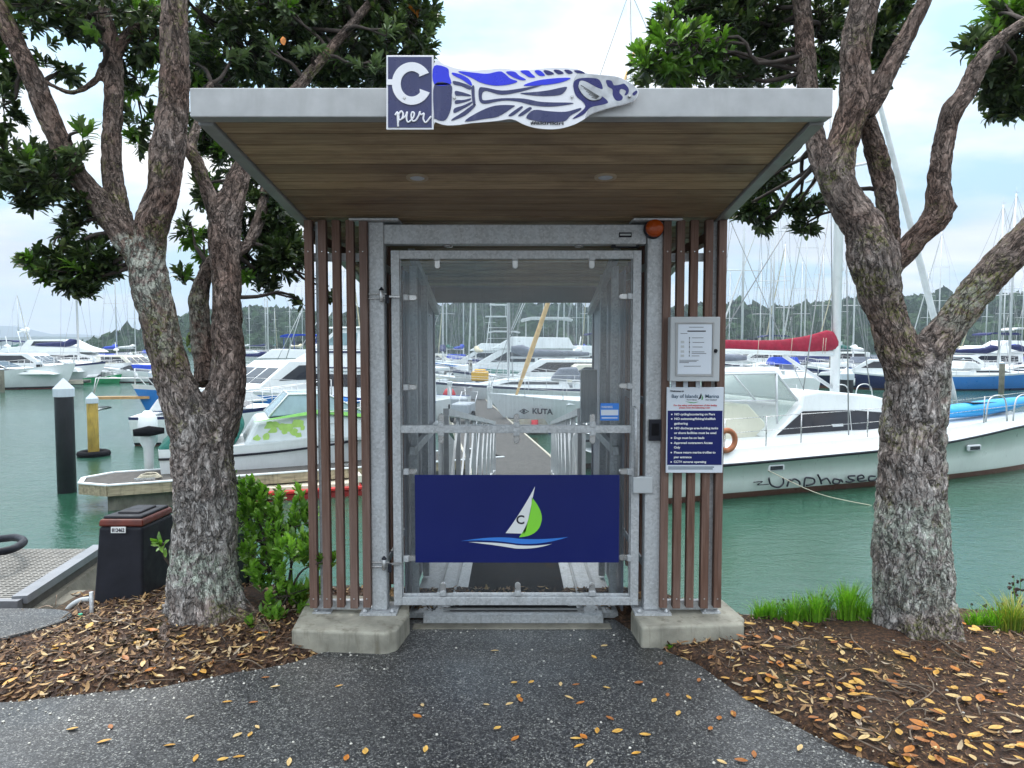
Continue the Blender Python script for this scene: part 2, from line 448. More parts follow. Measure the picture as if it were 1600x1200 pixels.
# asphalt path: slab with a ragged edge
pts = []
x = -12.0
while x <= 12.0:
    if x < -3.5 or x > 3: step = .25
    else: step = .02
    pts.append((x, Bn(x))); x += step
mb = MB(); rows = [[(x, -14, 0) for x, y in pts]]
for k in (.0, .5, .8, .93, 1): rows.append([(x, -14 + (y + 14) * k, 0) for x, y in pts])
rows.append([(x, y + .006, -.008) for x, y in pts]); rows.append([(x, y + .012, -.06) for x, y in pts])
mb.grid(rows, 0, sm=False)
path = mb.build('path', M['asphalt']); props(path, kind='structure', label='dark chip asphalt path leading to the gate')
# second, smaller asphalt path at the left edge
out = cat([(-3.0, 4.19, 0), (-2.66, 4.17, 0), (-2.52, 4.06, 0), (-2.58, 3.9, 0), (-2.75, 3.72, 0), (-3.05, 3.5, 0), (-4.0, 3.2, 0)], 8) + [Vector((-8, 3.0, 0)), Vector((-8, 4.19, 0))]
mb = MB(); mb.prism([(p.x, p.y, .045) for p in out], (0, 0, -.12), 0)
o = mb.build('path', M['asphalt'], bevel=.012, seg=2); props(o, kind='structure', label='narrow asphalt path end by the metal ramp')

# sea wall face below the bank
mb = MB()
mb.bx(-30, .9, 4.66, 5.0, -3, -.12, 0); mb.bx(.9, 30, 4.22, 4.6, -3, -.14, 0)
o = mb.build('wall', M['concdark'], bevel=.03); props(o, kind='structure', label='concrete sea wall under the bank')

def leaf_geo(mb, p, L_, w_, yaw, pitch, curl, mi=0, n=4):
    # narrow ellipse with a mid rib and a curl
    k = len(mb.v); cy, sy = math.cos(yaw), math.sin(yaw)
    cp, sp = math.cos(pitch), math.sin(pitch)
    for i in range(n + 1):
        t = i / n; hw = w_ * .5 * (math.sin(math.pi * (.04 + .92 * t)) ** .85)
        u = (t - .5) * L_; zc = curl * L_ * ((2 * t - 1) ** 2)
        for s_ in (-1, 0, 1):
            a, b_, c_ = u, s_ * hw, zc + (abs(s_) * hw * .35)
            a, c_ = a * cp - c_ * sp, a * sp + c_ * cp
            mb.v.append((p[0] + a * cy - b_ * sy, p[1] + a * sy + b_ * cy, p[2] + c_))
    for i in range(n):
        for s_ in (0, 1):
            q = k + i * 3 + s_
            mb.f.append((q, q + 1, q + 4, q + 3)); mb.m.append(mi); mb.s.append(True)
rng = random.Random(3)
def on_ground(x, y):
    return max(bedz(x, y), 0.0 if y < Bn(x) else -9)
def in_pad(x, y): return (-1.18 < x < -.56 and 3.74 < y < 4.2) or (.62 < x < 1.26 and 3.74 < y < 4.2)
# litter mass
mb = MB(); cnt = 0
while cnt < 21000:
    x = rng.uniform(-4.2, 4.2); y = rng.uniform(2.0, 4.55)
    d = y - B(x)
    if d < -.02 or y > edge_y(x) - .02 or in_pad(x, y): continue
    small = x > .9 and rng.random() < (.55 if x < 1.5 and y < 3.6 else .9)
    if x < -2.5 and 3.3 < y < 4.5 and x < -2.55 and y > 3.75 - .0 * x: continue
    if any(math.hypot(x - tx, y - ty) < .3 for tx, ty in TREES): continue
    s_ = rng.uniform(.12, .38) if small else rng.uniform(.25, .6) if rng.random() < .6 else rng.uniform(.6, 1.05)
    leaf_geo(mb, (x, y, bedz(x, y) + rng.uniform(.002, .016)), .062 * s_, .022 * s_, rng.uniform(0, 6.3), rng.gauss(0, .3), rng.uniform(.0, .25), n=3); cnt += 1
o = mb.build('leaf_litter', M['litter']); props(o, kind='stuff', label='brown fallen leaf litter covering the tree beds', cat='leaf litter')
# twigs and shell chips
mb = MB()
for i in range(700):
    x = rng.uniform(-3, 3.2); y = rng.uniform(2.3, 4.4)
    if y < B(x) + .02 or y > edge_y(x) or in_pad(x, y): continue
    a = rng.uniform(0, 6.3); l = rng.uniform(.04, .22) * (2.2 if i % 6 == 0 and x > 1.4 else 1); z = bedz(x, y) + .012
    p = [(x, y, z), (x + l * .5 * math.cos(a), y + l * .5 * math.sin(a), z + rng.uniform(0, .02)), (x + l * math.cos(a + .3), y + l * math.sin(a + .3), bedz(x + l * math.cos(a + .3), y + l * math.sin(a + .3)) + .006)]
    r0 = rng.uniform(.0015, .004); mb.tube(cat(p, 3), r0, 5)
o = mb.build('twigs', M['twig']); props(o, kind='stuff', label='small dry twigs scattered over the soil beds', cat='twigs')
mb = MB()
for i in range(520):
    if i < 300:
        x = rng.uniform(-2.4, 2.2); y = B(x) - abs(rng.gauss(0, .12)) + .04
    else: x = rng.uniform(-2.4, 2.6); y = rng.uniform(1.9, 3.9)
    if in_pad(x, y) or y > 4.1: continue
    s_ = rng.uniform(.003, .008); z = on_ground(x, y)
    mb.lathe([(s_ * .5, 0), (s_, s_ * .35), (s_ * .6, s_ * .8)], (x, y, z - .0005), 5, 0, Matrix.Rotation(rng.uniform(-.3, .3), 3, 'X'))
o = mb.build('gravel', M['shell']); props(o, kind='stuff', label='white shell chips scattered along the path edge', cat='gravel')
# individual yellow leaves : (px, py, size, yaw) seen on the path and the beds
pl = [(113,1141,1.2,.1),(163,1160,1.6,.5),(173,1137,.8,2),(265,1166,1,.1),(297,1122,1,.3),(306,1186,1.1,.7),(348,1188,.9,.2),(371,1150,1.1,.6),(373,1184,1,1),(391,1149,.5,2),(396,1099,.8,1),(355,1098,.9,.1),(430,1074,1,.3),(415,1060,.7,1.5),(452,1192,1.1,.1),(541,1186,.8,.2),(571,1176,1.1,.1),(530,1073,.7,.2),(402,1137,.5,2),(660,1103,.7,2),(652,1121,1.2,.0),(777,1139,.8,.3),(665,1172,.9,1.5),(805,1156,1,.7),(773,1018,1,.1),(928,1028,.7,1.9),(944,1010,.8,.1),(998,1068,1.1,.4),(810,1089,.8,1.3),(813,1095,.9,2.1),(796,1101,.8,.1),(876,1070,.7,.7),(900,1071,.6,.1),(889,1091,.9,1.6),(907,1100,.9,.3),(948,1076,.8,.1),(1022,1096,1.1,.2),(1043,1087,.6,.6),(953,1124,1.1,2),(933,1143,1.2,.2),(965,1144,1.1,0),(900,1156,1.2,.4),(912,1153,1.1,1.9),(905,1167,1,.3),(1008,1150,1.2,.2),(1060,1116,1.1,.1),(1076,1091,.6,2),(1092,1064,.7,.5),(1146,1117,1.2,.1),(1124,1124,1,.8),(1110,1140,.6,.3),(1158,1190,1.4,.8),(1128,1192,1,.2),(1178,1180,.8,.6),(922,1194,1,.1),(994,1178,.7,.4),(1032,1038,.6,1),(803,1068,.6,.2),(830,1067,.5,.1),(760,1102,.4,1),(1250,1170,1.3,.7),(1146,1116,.8,.3)]
bedl = [(565,930),(1190,1000)]
base = None; group_a = 'yellow fallen leaves on the asphalt path'; group_b = 'yellow fallen leaves on the tree beds'
protos = []
for i in range(6):
    q = MB(); leaf_geo(q, (0, 0, .004), .07, .030 + .004 * (i % 3), 0, rng.uniform(-.08, .08), .03 + .05 * (i % 3) / 2, n=6)
    me = q.build('fallen_leaf', M['yleaf']); protos.append(me)
LM = []
for i, s_ in enumerate([(.58, .3, .05), (.66, .4, .1), (.48, .17, .025), (.66, .46, .2), (.36, .13, .03), (.6, .34, .07)]):
    LM.append(mat('fallen_leaf_%d' % i, s_, .5, 0, .3, 40))
    protos[i].data.materials[0] = LM[i]
first = [True] * 6
def put_leaf(x, y, s_, yaw, label, group):
    i = rng.randrange(6)
    z = on_ground(x, y) + (.001 if y < B(x) else .012)
    if first[i]: o = protos[i]; first[i] = False
    else: o = protos[i].copy(); C.objects.link(o)
    o.location = (x, y, z); o.scale = (s_,) * 3
    o.rotation_euler = (rng.uniform(-.15, .15), rng.uniform(-.12, .12), yaw)
    props(o, label, 'leaf', group)
for px, py, s_, yaw in pl:
    p = onz(px, py, 0)
    put_leaf(p.x, p.y, .38 + s_ * .24, yaw + rng.gauss(0, .7) + rng.choice((0, 3.14)), 'small yellow-brown leaf lying on the dark asphalt path', group_a)
n = 0
while n < 200:
    px = rng.uniform(0, 1600); py = rng.uniform(985, 1195)
    if n > 120: px = rng.uniform(1040, 1600)
    p = onz(px, py, .03)
    if p.y < B(p.x) + .02 or p.y > edge_y(p.x) - .05 or in_pad(p.x, p.y): continue
    if p.x < -2.5 and p.y > 3.4: continue
    if any(math.hypot(p.x - tx, p.y - ty) < .34 for tx, ty in TREES): continue
    put_leaf(p.x, p.y, rng.uniform(.5, 1.0), rng.uniform(0, 6.3), 'small yellow leaf lying on the brown soil bed', group_b); n += 1
for i in range(6):
    if first[i]: bpy.data.objects.remove(protos[i])
# ================================================================ SHELTER
YP = 3.93                                   # front plane of the main posts
def X(px, Y): return (px - 800) / F * Y
sh = thing('gate_shelter', 'pier gate shelter with cedar-lined canopy, hardwood slats and steel posts', 'shelter', (0, 4.1, 0))
# canopy: underside corners
FL, FR = at(297, 183, 2.66), at(1301, 183, 2.66)
ZF = FL.z; ZBk = at(800, 345, YP).z
slope = (ZBk - ZF) / (YP - 2.66)
x0, x1 = FL.x, FR.x
def zu(y): return ZF + slope * (y - 2.66)
TH = at(0, 137, 2.66).z - at(0, 183, 2.66).z - .008; YE = 5.75
# soffit boards, laid across, each a strip with a small gap
mb = MB(); y = 2.66 + .075
while y < YE - .1:
    a, b_ = y, min(y + .092, YE - .06)
    vs = []
    for zz_, in ((.012,), (.030,)):
        for yy in (a, b_):
            for xx in (x0 + .06, x1 - .06): vs.append((xx, yy, zu(yy) + zz_))
    mb.hexa([vs[0], vs[1], vs[3], vs[2], vs[4], vs[5], vs[7], vs[6]], 0)
    y += .106
mb.build('soffit', M['ceil'], sh)
mb = MB()
mb.hexa([(x0 + .05, 2.70, zu(2.7) + .05), (x1 - .05, 2.70, zu(2.7) + .05), (x1 - .05, YE, zu(YE) + .05), (x0 + .05, YE, zu(YE) + .05),
         (x0 + .05, 2.70, zu(2.7) + .10), (x1 - .05, 2.70, zu(2.7) + .10), (x1 - .05, YE, zu(YE) + .10), (x0 + .05, YE, zu(YE) + .10)])
mb.build('roof', M['dark'], sh)
mb = MB(); mb.bx(x0, x1, 2.66, 2.725, ZF, ZF + TH + .008); mb.build('fascia', M['alu'], sh, bevel=.004, seg=2)
mb = MB()
for xa, xb in ((x0, x0 + .055), (x1 - .055, x1)):
    mb.hexa([(xa, 2.728, zu(2.728)), (xb, 2.728, zu(2.728)), (xb, YE, zu(YE)), (xa, YE, zu(YE)),
             (xa, 2.728, zu(2.728) + TH), (xb, 2.728, zu(2.728) + TH), (xb, YE, zu(YE) + TH), (xa, YE, zu(YE) + TH)])
mb.bx(x0 + .055, x1 - .055, YE - .05, YE - .002, zu(YE), zu(YE) + TH - .003)
mb.build('side_fascia', M['aluside'], sh, bevel=.003)
# down lights
for px, py in ((652, 277), (946, 276)):
    # intersect with soffit plane
    d = ray(px, py); nrm = Vector((0, -slope, 1)); P0 = Vector((0, 2.66, ZF + .012))
    p = CAM + d * ((P0 - CAM).dot(nrm) / d.dot(nrm)); rot = Matrix.Rotation(math.atan(slope), 3, 'X')
    mb = MB(); mb.lathe([(.05, .0), (.05, -.005), (.036, -.008), (.034, -.003)], p, 28, 0, rot)
    o = mb.build('downlight', mat('tan_trim', (.5, .4, .28), .5, 0, .1, 4), sh)
    mb = MB(); mb.lathe([(.033, -.0035), (.033, -.0045), (.02, -.007), (.004, -.008)], p, 24, 0, rot)
    mb.build('lens', M['signwhite'], o)
# posts
zt = zu(YP) - .001
for px0, px1 in ((575.5, 599.5), (1011, 1036)):
    xa, xb = X(px0 + 1.5, YP), X(px1 + 1.5, YP)
    if px0 > 800: xa, xb = X(1010, YP), X(1035, YP)
    mb = MB(); mb.bx(xa, xb, YP, YP + .09, .125, zt - .004); o = mb.build('post', M['galv'], sh, bevel=.006, seg=2)
    mb = MB(); c = (xa + xb) / 2
    mb.bx(c - .10, c + .10, YP - .05, YP + .14, .113, .125)
    for sx_ in (-.075, .075):
        mb.lathe([(.012, 0), (.012, .012), (.006, .014), (.006, .02)], (c + sx_, YP - .03, .125), 8)
    mb.build('base_plate', M['galv'], o)
    mb = MB(); mb.bx(c - .13, c + .13, YP - .06, YP + .14, zu(YP) - .006, zu(YP) + .004); mb.build('head_plate', M['galv'], o)
# intermediate angle posts between the outer slats
for xa, sgn in ((X(497, 3.97), 1), (X(1109, 3.97), -1)):
    mb = MB(); mb.bx(xa, xa + .033, 3.95, 4.0, .12, zt)
    o = mb.build('angle_post', M['galv'], sh, bevel=.002)
    mb = MB(); mb.bx(xa - .035, xa + .065, 3.91, 4.03, .113, .121); mb.lathe([(.009, 0), (.009, .01), (.004, .014)], (xa - .018, 3.925, .121), 8); mb.build('base_plate', M['galv'], o)
# header beam between the posts
mb = MB(); mb.bx(X(600.5, YP), X(1009, YP), YP + .012, YP + .085, at(0, 381, YP).z, at(0, 350, YP).z)
hb = mb.build('header_beam', M['galv'], sh, bevel=.004)
mb = MB(); p = at(977, 367, YP + .01); mb.bx(p.x - .034, p.x + .034, YP + .006, YP + .0118, p.z - .013, p.z + .013, 0)
mb.bx(p.x - .029, p.x + .029, YP + .004, YP + .006, p.z - .004, p.z + .005, 1)
mb.build('maker_plate', [M['blackp'], M['boxgrey']], hb)
# slats
def slat_run(cs):
    for c in cs:
        xc = X(c, 3.9) ; z1 = zu(3.9) - .004 + .0; z0 = at(0, 950, 3.9).z + random.uniform(-.004, .006)
        mb = MB(); mb.bx(xc - .0205, xc + .0205, 3.90, 3.945, z0, z1)
        for zz_ in (at(0, 393, 3.9).z, at(0, 936, 3.9).z):
            rot = Matrix.Rotation(math.pi / 2, 3, 'X')
            mb.lathe([(.0045, 0), (.0045, .0015), (.003, .003)], (xc, 3.90, zz_), 8, 1, rot)
        mb.build('slat', [M['slat'], M['steel']], sh, bevel=.003, seg=2)
slat_run([484, 505.5, 527, 548.5, 569])
slat_run([1041, 1062, 1083, 1106, 1127])
# rails behind slats
for xa, xb in ((X(484, 3.96), X(575, 3.96)), (X(1037, 3.96), X(1127, 3.96))):
    za = at(0, 401, 3.96).z; mb = MB(); mb.bx(xa, xb, 3.947, 3.985, za - .025, za + .018); mb.build('slat_rail', M['galv'], sh, bevel=.002)
    za = at(0, 944, 4.0).z; mb = MB(); mb.bx(xa, xb, 3.947, 3.949 + .03, za - .012, za + .04); mb.build('slat_rail', M['galv'], sh, bevel=.002)
# timber returns on the cage sides (deep boards seen edge-on)
for sgn in (-1, 1):
    for k in range(12):
        yy = 4.06 + k * .125; xc = sgn * .775 + .015
        mb = MB(); mb.bx(xc - .021, xc + .021, yy, yy + .045, .1, zu(yy) - .01); mb.build('slat', [M['slat']], sh, bevel=.003)
    for zz_ in (.3, 1.25, 2.02): mb = MB(); mb.bx(sgn * .75 - .005 + .015, sgn * .75 + .005 + .015, 4.05, 5.6, zz_, zz_ + .04); mb.build('slat_rail', M['galv'], sh)
# rear braces under the roof
for sgn in (-1, 1):
    mb = MB(); mb.bar((sgn * 1.12, 4.0, 2.2), (sgn * .78, 5.55, 2.02), .05, .05); mb.build('roof_brace', M['slat'], sh)
    mb = MB(); mb.bar((sgn * 1.1, 5.5, 2.1), (sgn * .7, 5.5, 2.1), .05, .05); mb.build('roof_brace', M['slat'], sh)

# ------------------------------------------------ cage (corridor behind the gate)
YC = 5.6; xl, xr = X(680, YC), X(925, YC); ztop = at(0, 473, YC).z
mb = MB()
mb.bx(-.70, xl - .002, YC, YC + .03, .0, zu(YC) - .02, 0); mb.bx(xr + .002, .72, YC, YC + .03, 0, zu(YC) - .02, 0)
mb.build('rear_sheet', M['wallsheet'], sh)
mb = MB(); mb.bx(xl - .0, xr + .0, YC + .002, YC + .028, ztop, zu(YC) - .02); mb.build('header_sheet', M['hdrsheet'], sh)
mb = MB()
for sgn, xs_ in ((-1, xl - .02), (1, xr + .02)):
    mb.bx(xs_ - .006, xs_ + .006, 4.12, YC - .004, .05, ztop + .1, 0)
mb.build('side_sheet', M['wallsheet'], sh)
mb = MB()
for sgn, xs_ in ((-1, xl), (1, xr)):
    a = xs_ + sgn * -.02
    for yy in (4.22, 4.75): mb.bx(a - .02, a + .02, yy, yy + .045, .05, 2.05)
    mb.bar((a, 4.15, 2.12), (a, 5.58, 1.84), .04, .045)
    mb.bar((a, 4.15, .98), (a, 5.58, .98), .035, .05)
mb.build('cage_frame', M['galv'], sh, bevel=.002)
mb = MB(); mb.bx(xr - .14, xr - .03, 5.0, 5.08, 1.05, 1.42); mb.build('control_box', M['boxgrey'], sh, bevel=.006)
# cage floor
mb = MB()
mb.bx(-.60, .62, 4.14, 6.0, .0, .032, 0); mb.bx(-.28, .33, 4.2, 5.6, .0325, .045, 1)
for xs_ in (-.46, -.36, .41, .52): mb.bx(xs_ - .008, xs_ + .008, 4.2, 6.0, .0325, .05, 2)
mb.build('cage_floor', [M['galv'], M['rubber'], M['alu']], sh, bevel=.002)
mb = MB(); mb.bx(X(658, 4.05), X(946, 4.05), 4.06, 4.12, -.02, .05, 0)
mb.bx(X(700, 4.1), X(905, 4.1), 4.125, 4.2, .033, .052, 1); mb.bx(X(690, 4.1), X(915, 4.1), 4.1205, 4.128, .052, .066, 2)
mb.build('threshold', [M['galv'], M['rubber'], M['alu']], sh, bevel=.003)
mb = MB(); mb.bx(X(640, 4.0), X(960, 4.0), 3.97, 4.058, -.03, .006)
o = mb.build('ramp_step', M['concdark'], sh, bevel=.01); 

# concrete pads
def pad(tf, name, label, h=.11):
    mb = MB(); mb.prism([(p.x, p.y, 0.112) for p in tf], (0, 0, -.26)); o = mb.build(name, M['conc'], bevel=.014, seg=3)
    props(o, label, 'footing'); return o
zp = .112
pad([onz(455, 984, zp), onz(602, 989, zp), onz(620, 984, zp), onz(640, 958, zp), onz(639, 931, zp), onz(484, 929, zp)], 'concrete_footing', 'stained concrete footing under the left slat screen and hinge post')
pad([onz(1003, 980, zp), onz(1162, 975, zp), onz(1163, 965, zp), onz(1128, 935, zp), onz(990, 935, zp), onz(986, 955, zp)], 'concrete_footing', 'pale concrete footing under the right slat screen and latch post')

# ------------------------------------------------ GATE
YG = 3.955
gt = thing('entrance_gate', 'steel framed gate with clear acrylic panes and navy sailboat panel', 'gate', (at(615, 945, YG).x, YG, at(615, 945, YG).z))
gx0, gx1 = X(612, YG), X(1001, YG)
gz0, gz1 = at(0, 946, YG).z, at(0, 391, YG).z
w = .046
mb = MB()
mb.bx(gx0, gx0 + w, YG, YG + w, gz0, gz1); mb.bx(gx1 - w, gx1, YG, YG + w, gz0, gz1)
mb.bx(gx0 + w, gx1 - w, YG + .001, YG + w - .001, gz0 + .0, gz0 + w); mb.bx(gx0 + w, gx1 - w, YG + .001, YG + w - .001, gz1 - w, gz1)
zm = at(0, 671, YG).z
mb.bx(gx0 + w, gx1 - w, YG + .002, YG + w - .002, zm - .021, zm + .021)
mb.bx(gx0 + w, gx0 + w + .006, YG + .02, YG + .034, gz0 + w, gz1 - w); mb.bx(gx1 - w - .006, gx1 - w, YG + .02, YG + .034, gz0 + w, gz1 - w)
mb.bx(gx0 + w, gx1 - w, YG + .02, YG + .034, gz0 + w, gz0 + w + .014)
frame = mb.build('frame', M['galv'], gt, bevel=.004, seg=2)
mb = MB(); mb.bx(gx0 + w + .008, gx1 - w - .008, YG + .026, YG + .032, zm + .023, gz1 - w - .008); mb.build('glass_pane', M['plexi'], gt)
mb = MB(); mb.bx(gx0 + w + .008, gx1 - w - .008, YG + .026, YG + .032, gz0 + w + .016, zm - .023); mb.build('glass_pane', M['plexi2'], gt)
# clips
def clip(px, py, dx, dz):
    p = at(px, py, YG + .01)
    mb = MB(); a = Vector((p.x, YG + .012, p.z))
    mb.box(a + Vector((dx * -.022, 0, dz * -.022)), (.030 if dx else .034, .028, .030 if dz else .034), 0)
    d = Vector((dx, 0, dz)); s_ = Vector((dz, 0, dx))
    poly = [a - s_ * .016 + d * -.01]
    for k in range(9):
        th = math.pi * k / 8; poly.append(a + d * (.022 + .016 * math.sin(th)) - s_ * .016 * math.cos(th))
    poly.append(a + s_ * .016 + d * -.01)
    mb.prism(poly, (0, .014, 0), 1)
    mb.build('glass_clip', [M['galv'], M['steel']], gt, bevel=.003)
for py in (465, 605, 737, 873): clip(641, py, 1, 0)
for py in (463, 603, 737, 872): clip(978, py, -1, 0)
for px in (683, 805, 925): clip(px, 409, 0, -1)
for px in (689, 807, 926): clip(px, 657, 0, 1); clip(px, 683, 0, -1)
for px in (692, 809, 925): clip(px, 921, 0, 1)
# navy panel and emblem
mb = MB(); PY = YG - .004
p0, p1 = at(648, 742, PY), at(967, 879, PY)
mb.bx(p0.x, p1.x, PY, PY + .003, p1.z, p0.z); sp = mb.build('sign_panel', M['signblue'], gt)
def P2(pts, Y): return [at(a, b, Y) for a, b in pts]
def bez(p, q, r_, n=10): return [((1 - t) ** 2 * p[0] + 2 * t * (1 - t) * q[0] + t * t * r_[0], (1 - t) ** 2 * p[1] + 2 * t * (1 - t) * q[1] + t * t * r_[1]) for t in [i / n for i in range(n + 1)]]
mb = MB()
white = bez((836, 760), (828, 800), (820.5, 834)) + [(790, 833)] + bez((790, 833), (815, 800), (836, 760))[1:-1]
mb.prism(P2(white, PY - .0015), (0, .0012, 0), 0)
green = bez((831, 777), (850, 800), (846, 815), 8) + bez((846, 815), (842, 838), (811, 839.5), 8)[1:] + bez((811, 839.5), (830, 815), (831, 777), 8)[1:-1]
mb.prism(P2(green, PY - .0015), (0, .0012, 0), 1)
blue = bez((721, 845.5), (775, 836), (812, 842), 10) + bez((812, 842), (850, 844), (888, 839), 10)[1:] + bez((888, 839), (845, 853), (805, 849), 10)[1:] + bez((805, 849), (760, 842), (721, 845.5), 10)[1:-1]
mb.prism(P2(blue, PY - .0015), (0, .0012, 0), 2)
wv = bez((732, 847), (780, 847), (808, 852), 10) + bez((808, 852), (835, 854), (862, 850), 10)[1:] + bez((862, 850), (835, 859), (805, 857), 10)[1:] + bez((805, 857), (770, 851), (732, 847), 10)[1:-1]
mb.prism(P2(wv, PY - .0030), (0, .0012, 0), 0)
mb.build('emblem', [M['white'], M['green'], M['midblue']], sp)
o_ = at(813, 818.5, PY - .0022); mb = MB(); mb.add(*text_mesh('C', .068, o_, (1, 0, 0), (0, 0, 1), .001, 'CENTER', bold=.0015)); mb.build('lettering', M['blackv'], sp)
# hinges (left), latch cover and pull bar (right)
for py in (463, 881):
    p = at(598, py, YP)
    mb = MB()
    for dz_ in (-.012, .012):
        mb.bar((X(577, YP), YP - .012, p.z + dz_), (X(606, YP), YP - .012, p.z + dz_), .008, .006)
    mb.lathe([(.011, -.03), (.011, .03)], (X(598, YP), YP - .018, p.z), 12)
    mb.lathe([(.014, .03), (.014, .034), (.002, .05)], (X(598, YP), YP - .018, p.z), 12, 1)
    mb.bar((X(598, YP), YP - .012, p.z), (X(625, YP), YG - .006, p.z - .002), .010, .012)
    mb.bar((X(607, YP), YP - .02, p.z + .005), (X(607, YP), YP - .02, p.z - .04), .02, .014, 1)
    mb.build('hinge', [M['steel'], M['blackp']], gt, bevel=.002)
mb = MB(); a, b_ = at(989, 745, YG - .035), at(1020, 771, YG - .035); mb.bx(a.x, b_.x, YG - .04, YG - .002, b_.z, a.z); mb.build('latch_cover', M['boxgrey'], gt, bevel=.006, seg=2)
mb = MB(); a, b_ = at(993, 640, YG - .02), at(993, 744, YG - .02)
mb.tube([(a.x - .005, YG - .001, a.z + .01), (a.x, YG - .03, a.z), (b_.x, YG - .03, b_.z + .0)], .010, 10); mb.build('pull_bar', M['galv'], gt)
mb = MB(); a = at(978, 381, YG); mb.bx(a.x - .075, a.x + .075, YG + .002, YG + .05, a.z - .018, a.z + .02, 0); mb.bx(a.x - .055, a.x + .055, YG - .002, YG + .004, a.z - .013, a.z + .014, 1); mb.build('magnet_lock', [M['blackp'], M['hdrsheet']], sh, bevel=.002)
for px in (700, 905):
    a = at(px, 386, YG + .03); mb = MB(); mb.lathe([(.026, .0), (.026, -.006), (.02, -.010), (.003, -.012)], a + Vector((0, .0, .008)), 20); mb.build('roof_lamp', M['steel'], sh)
# sticker on pane
mb = MB(); a, b_ = at(938, 630, YG + .024), at(967, 657, YG + .024); yy = YG + .0245
mb.bx(a.x, b_.x, yy, yy + .0012, b_.z, a.z, 0); h = a.z - b_.z
mb.bx(a.x + .004, b_.x - .004, yy - .001, yy, b_.z + h * .3, b_.z + h * .62, 1)
mb.bx(a.x + .008, b_.x - .008, yy - .001, yy, b_.z + h * .12, b_.z + h * .18, 1)
st = mb.build('sticker', [M['midblue'], M['signwhite']], gt)
mb = MB(); mb.add(*text_mesh('WARNING', .017, (a.x + .006, yy - .0008, a.z - h * .28), (1, 0, 0), (0, 0, 1), .0008, bold=.0004, width=.062)); mb.build('lettering', M['signwhite'], st)

# keypad and amber lamp, info cabinet, rules sign
mb = MB(); a, b_ = at(1015, 656, YP - .03), at(1033, 689, YP - .03); mb.bx(a.x, b_.x, YP - .03, YP - .0015, b_.z, a.z, 0)
mb.bx(a.x + .012, b_.x - .012, YP - .0325, YP - .0302, b_.z + .03, a.z - .02, 1)
kp = mb.build('card_reader', [M['blackp'], M['rubber']], bevel=.004, seg=2); props(kp, 'small black card reader on the latch post', 'card reader')
lt = thing('warning_lamp', 'round amber warning lamp at the top right of the header', 'lamp', at(1022, 357, YP))
c = at(1022, 357, YP - .03); rot = Matrix.Rotation(math.pi / 2, 3, 'X')
mb = MB(); mb.lathe([(.052, -.03), (.052, .0), (.046, .004)], c, 32, 0, rot); mb.build('bezel', M['blackp'], lt)
mb = MB(); mb.lathe([(.047, 0), (.047, .02), (.043, .032), (.033, .042), (.018, .048), (.002, .05)], c, 32, 0, rot); mb.build('lens', M['amber'], lt)

SY = 3.885
def lines(mb, x0_, x1_, z, n, dz, mi, th=.0035, y=0, seed=1):
    r_ = random.Random(seed)
    for i in range(n): mb.bx(x0_, x1_ - r_.random() * .2 * (x1_ - x0_), y - .0008, y, z - i * dz - th, z - i * dz, mi)
cb = thing('notice_cabinet', 'grey metal cabinet with framed notice above the blue rules sign', 'cabinet', at(1086, 596, SY))
a, b_ = at(1048, 495, SY - .06), at(1124, 596, SY - .06)
mb = MB(); mb.bx(a.x, b_.x, SY - .06, SY + .012, b_.z, a.z); mb.build('case', M['boxgrey'], cb, bevel=.004, seg=2)
yy = SY - .061
mb = MB(); fx0, fx1, fz0, fz1 = a.x + .028, b_.x - .032, b_.z + .028, a.z - .028
for (u0, u1, v0, v1) in ((fx0, fx1, fz1 - .008, fz1), (fx0, fx1, fz0, fz0 + .008), (fx0, fx0 + .008, fz0 + .008, fz1 - .008), (fx1 - .008, fx1, fz0 + .008, fz1 - .008)): mb.bx(u0, u1, yy - .004, yy, v0, v1, 0)
mb.build('door_frame', M['alu'], cb, bevel=.001)
mb = MB(); mb.bx(fx0 + .012, fx1 - .012, yy - .001, yy, fz0 + .012, fz1 - .012, 0); y2 = yy - .0012; W_ = fx1 - fx0; H_ = fz1 - fz0
def rel(u, v): return fx0 + u * W_, fz1 - v * H_
def rr(mb, u0, u1, v0, v1, mi): 
    q, r_ = rel(u0, v0), rel(u1, v1); mb.bx(q[0], r_[0], y2 - .0008, y2, r_[1], q[1], mi)
for u0, u1, v in ((.34, .72, .09), (.3, .78, .155), (.12, .3, .205), (.42, .72, .285), (.44, .74, .37), (.44, .7, .455), (.42, .75, .545), (.42, .8, .575), (.42, .62, .62), (.1, .6, .70), (.1, .55, .725), (.1, .35, .745), (.22, .66, .81)):
    rr(mb, u0, u1, v, v + (.022 if v == .155 else .008), 1)
for v in (.285, .37, .455, .545, .62): rr(mb, .345, .37, v - .006, v + .014, 1)
rr(mb, .354, .360, .28, .63, 1)
for v in (.36, .445, .535, .615): rr(mb, .13, .22, v - .015, v + .03, 2)
mb.build('notice', [M['signwhite'], M['blackv'], M['boxgrey']], cb)
mb = MB(); p = at(1118, 548, SY - .06); mb.lathe([(.010, 0), (.010, .006), (.006, .01)], p, 12, 0, rot); mb.bx(p.x - .003, p.x + .003, p.y - .014, p.y - .008, p.z - .012, p.z + .004); mb.build('lock', M['blackp'], cb)

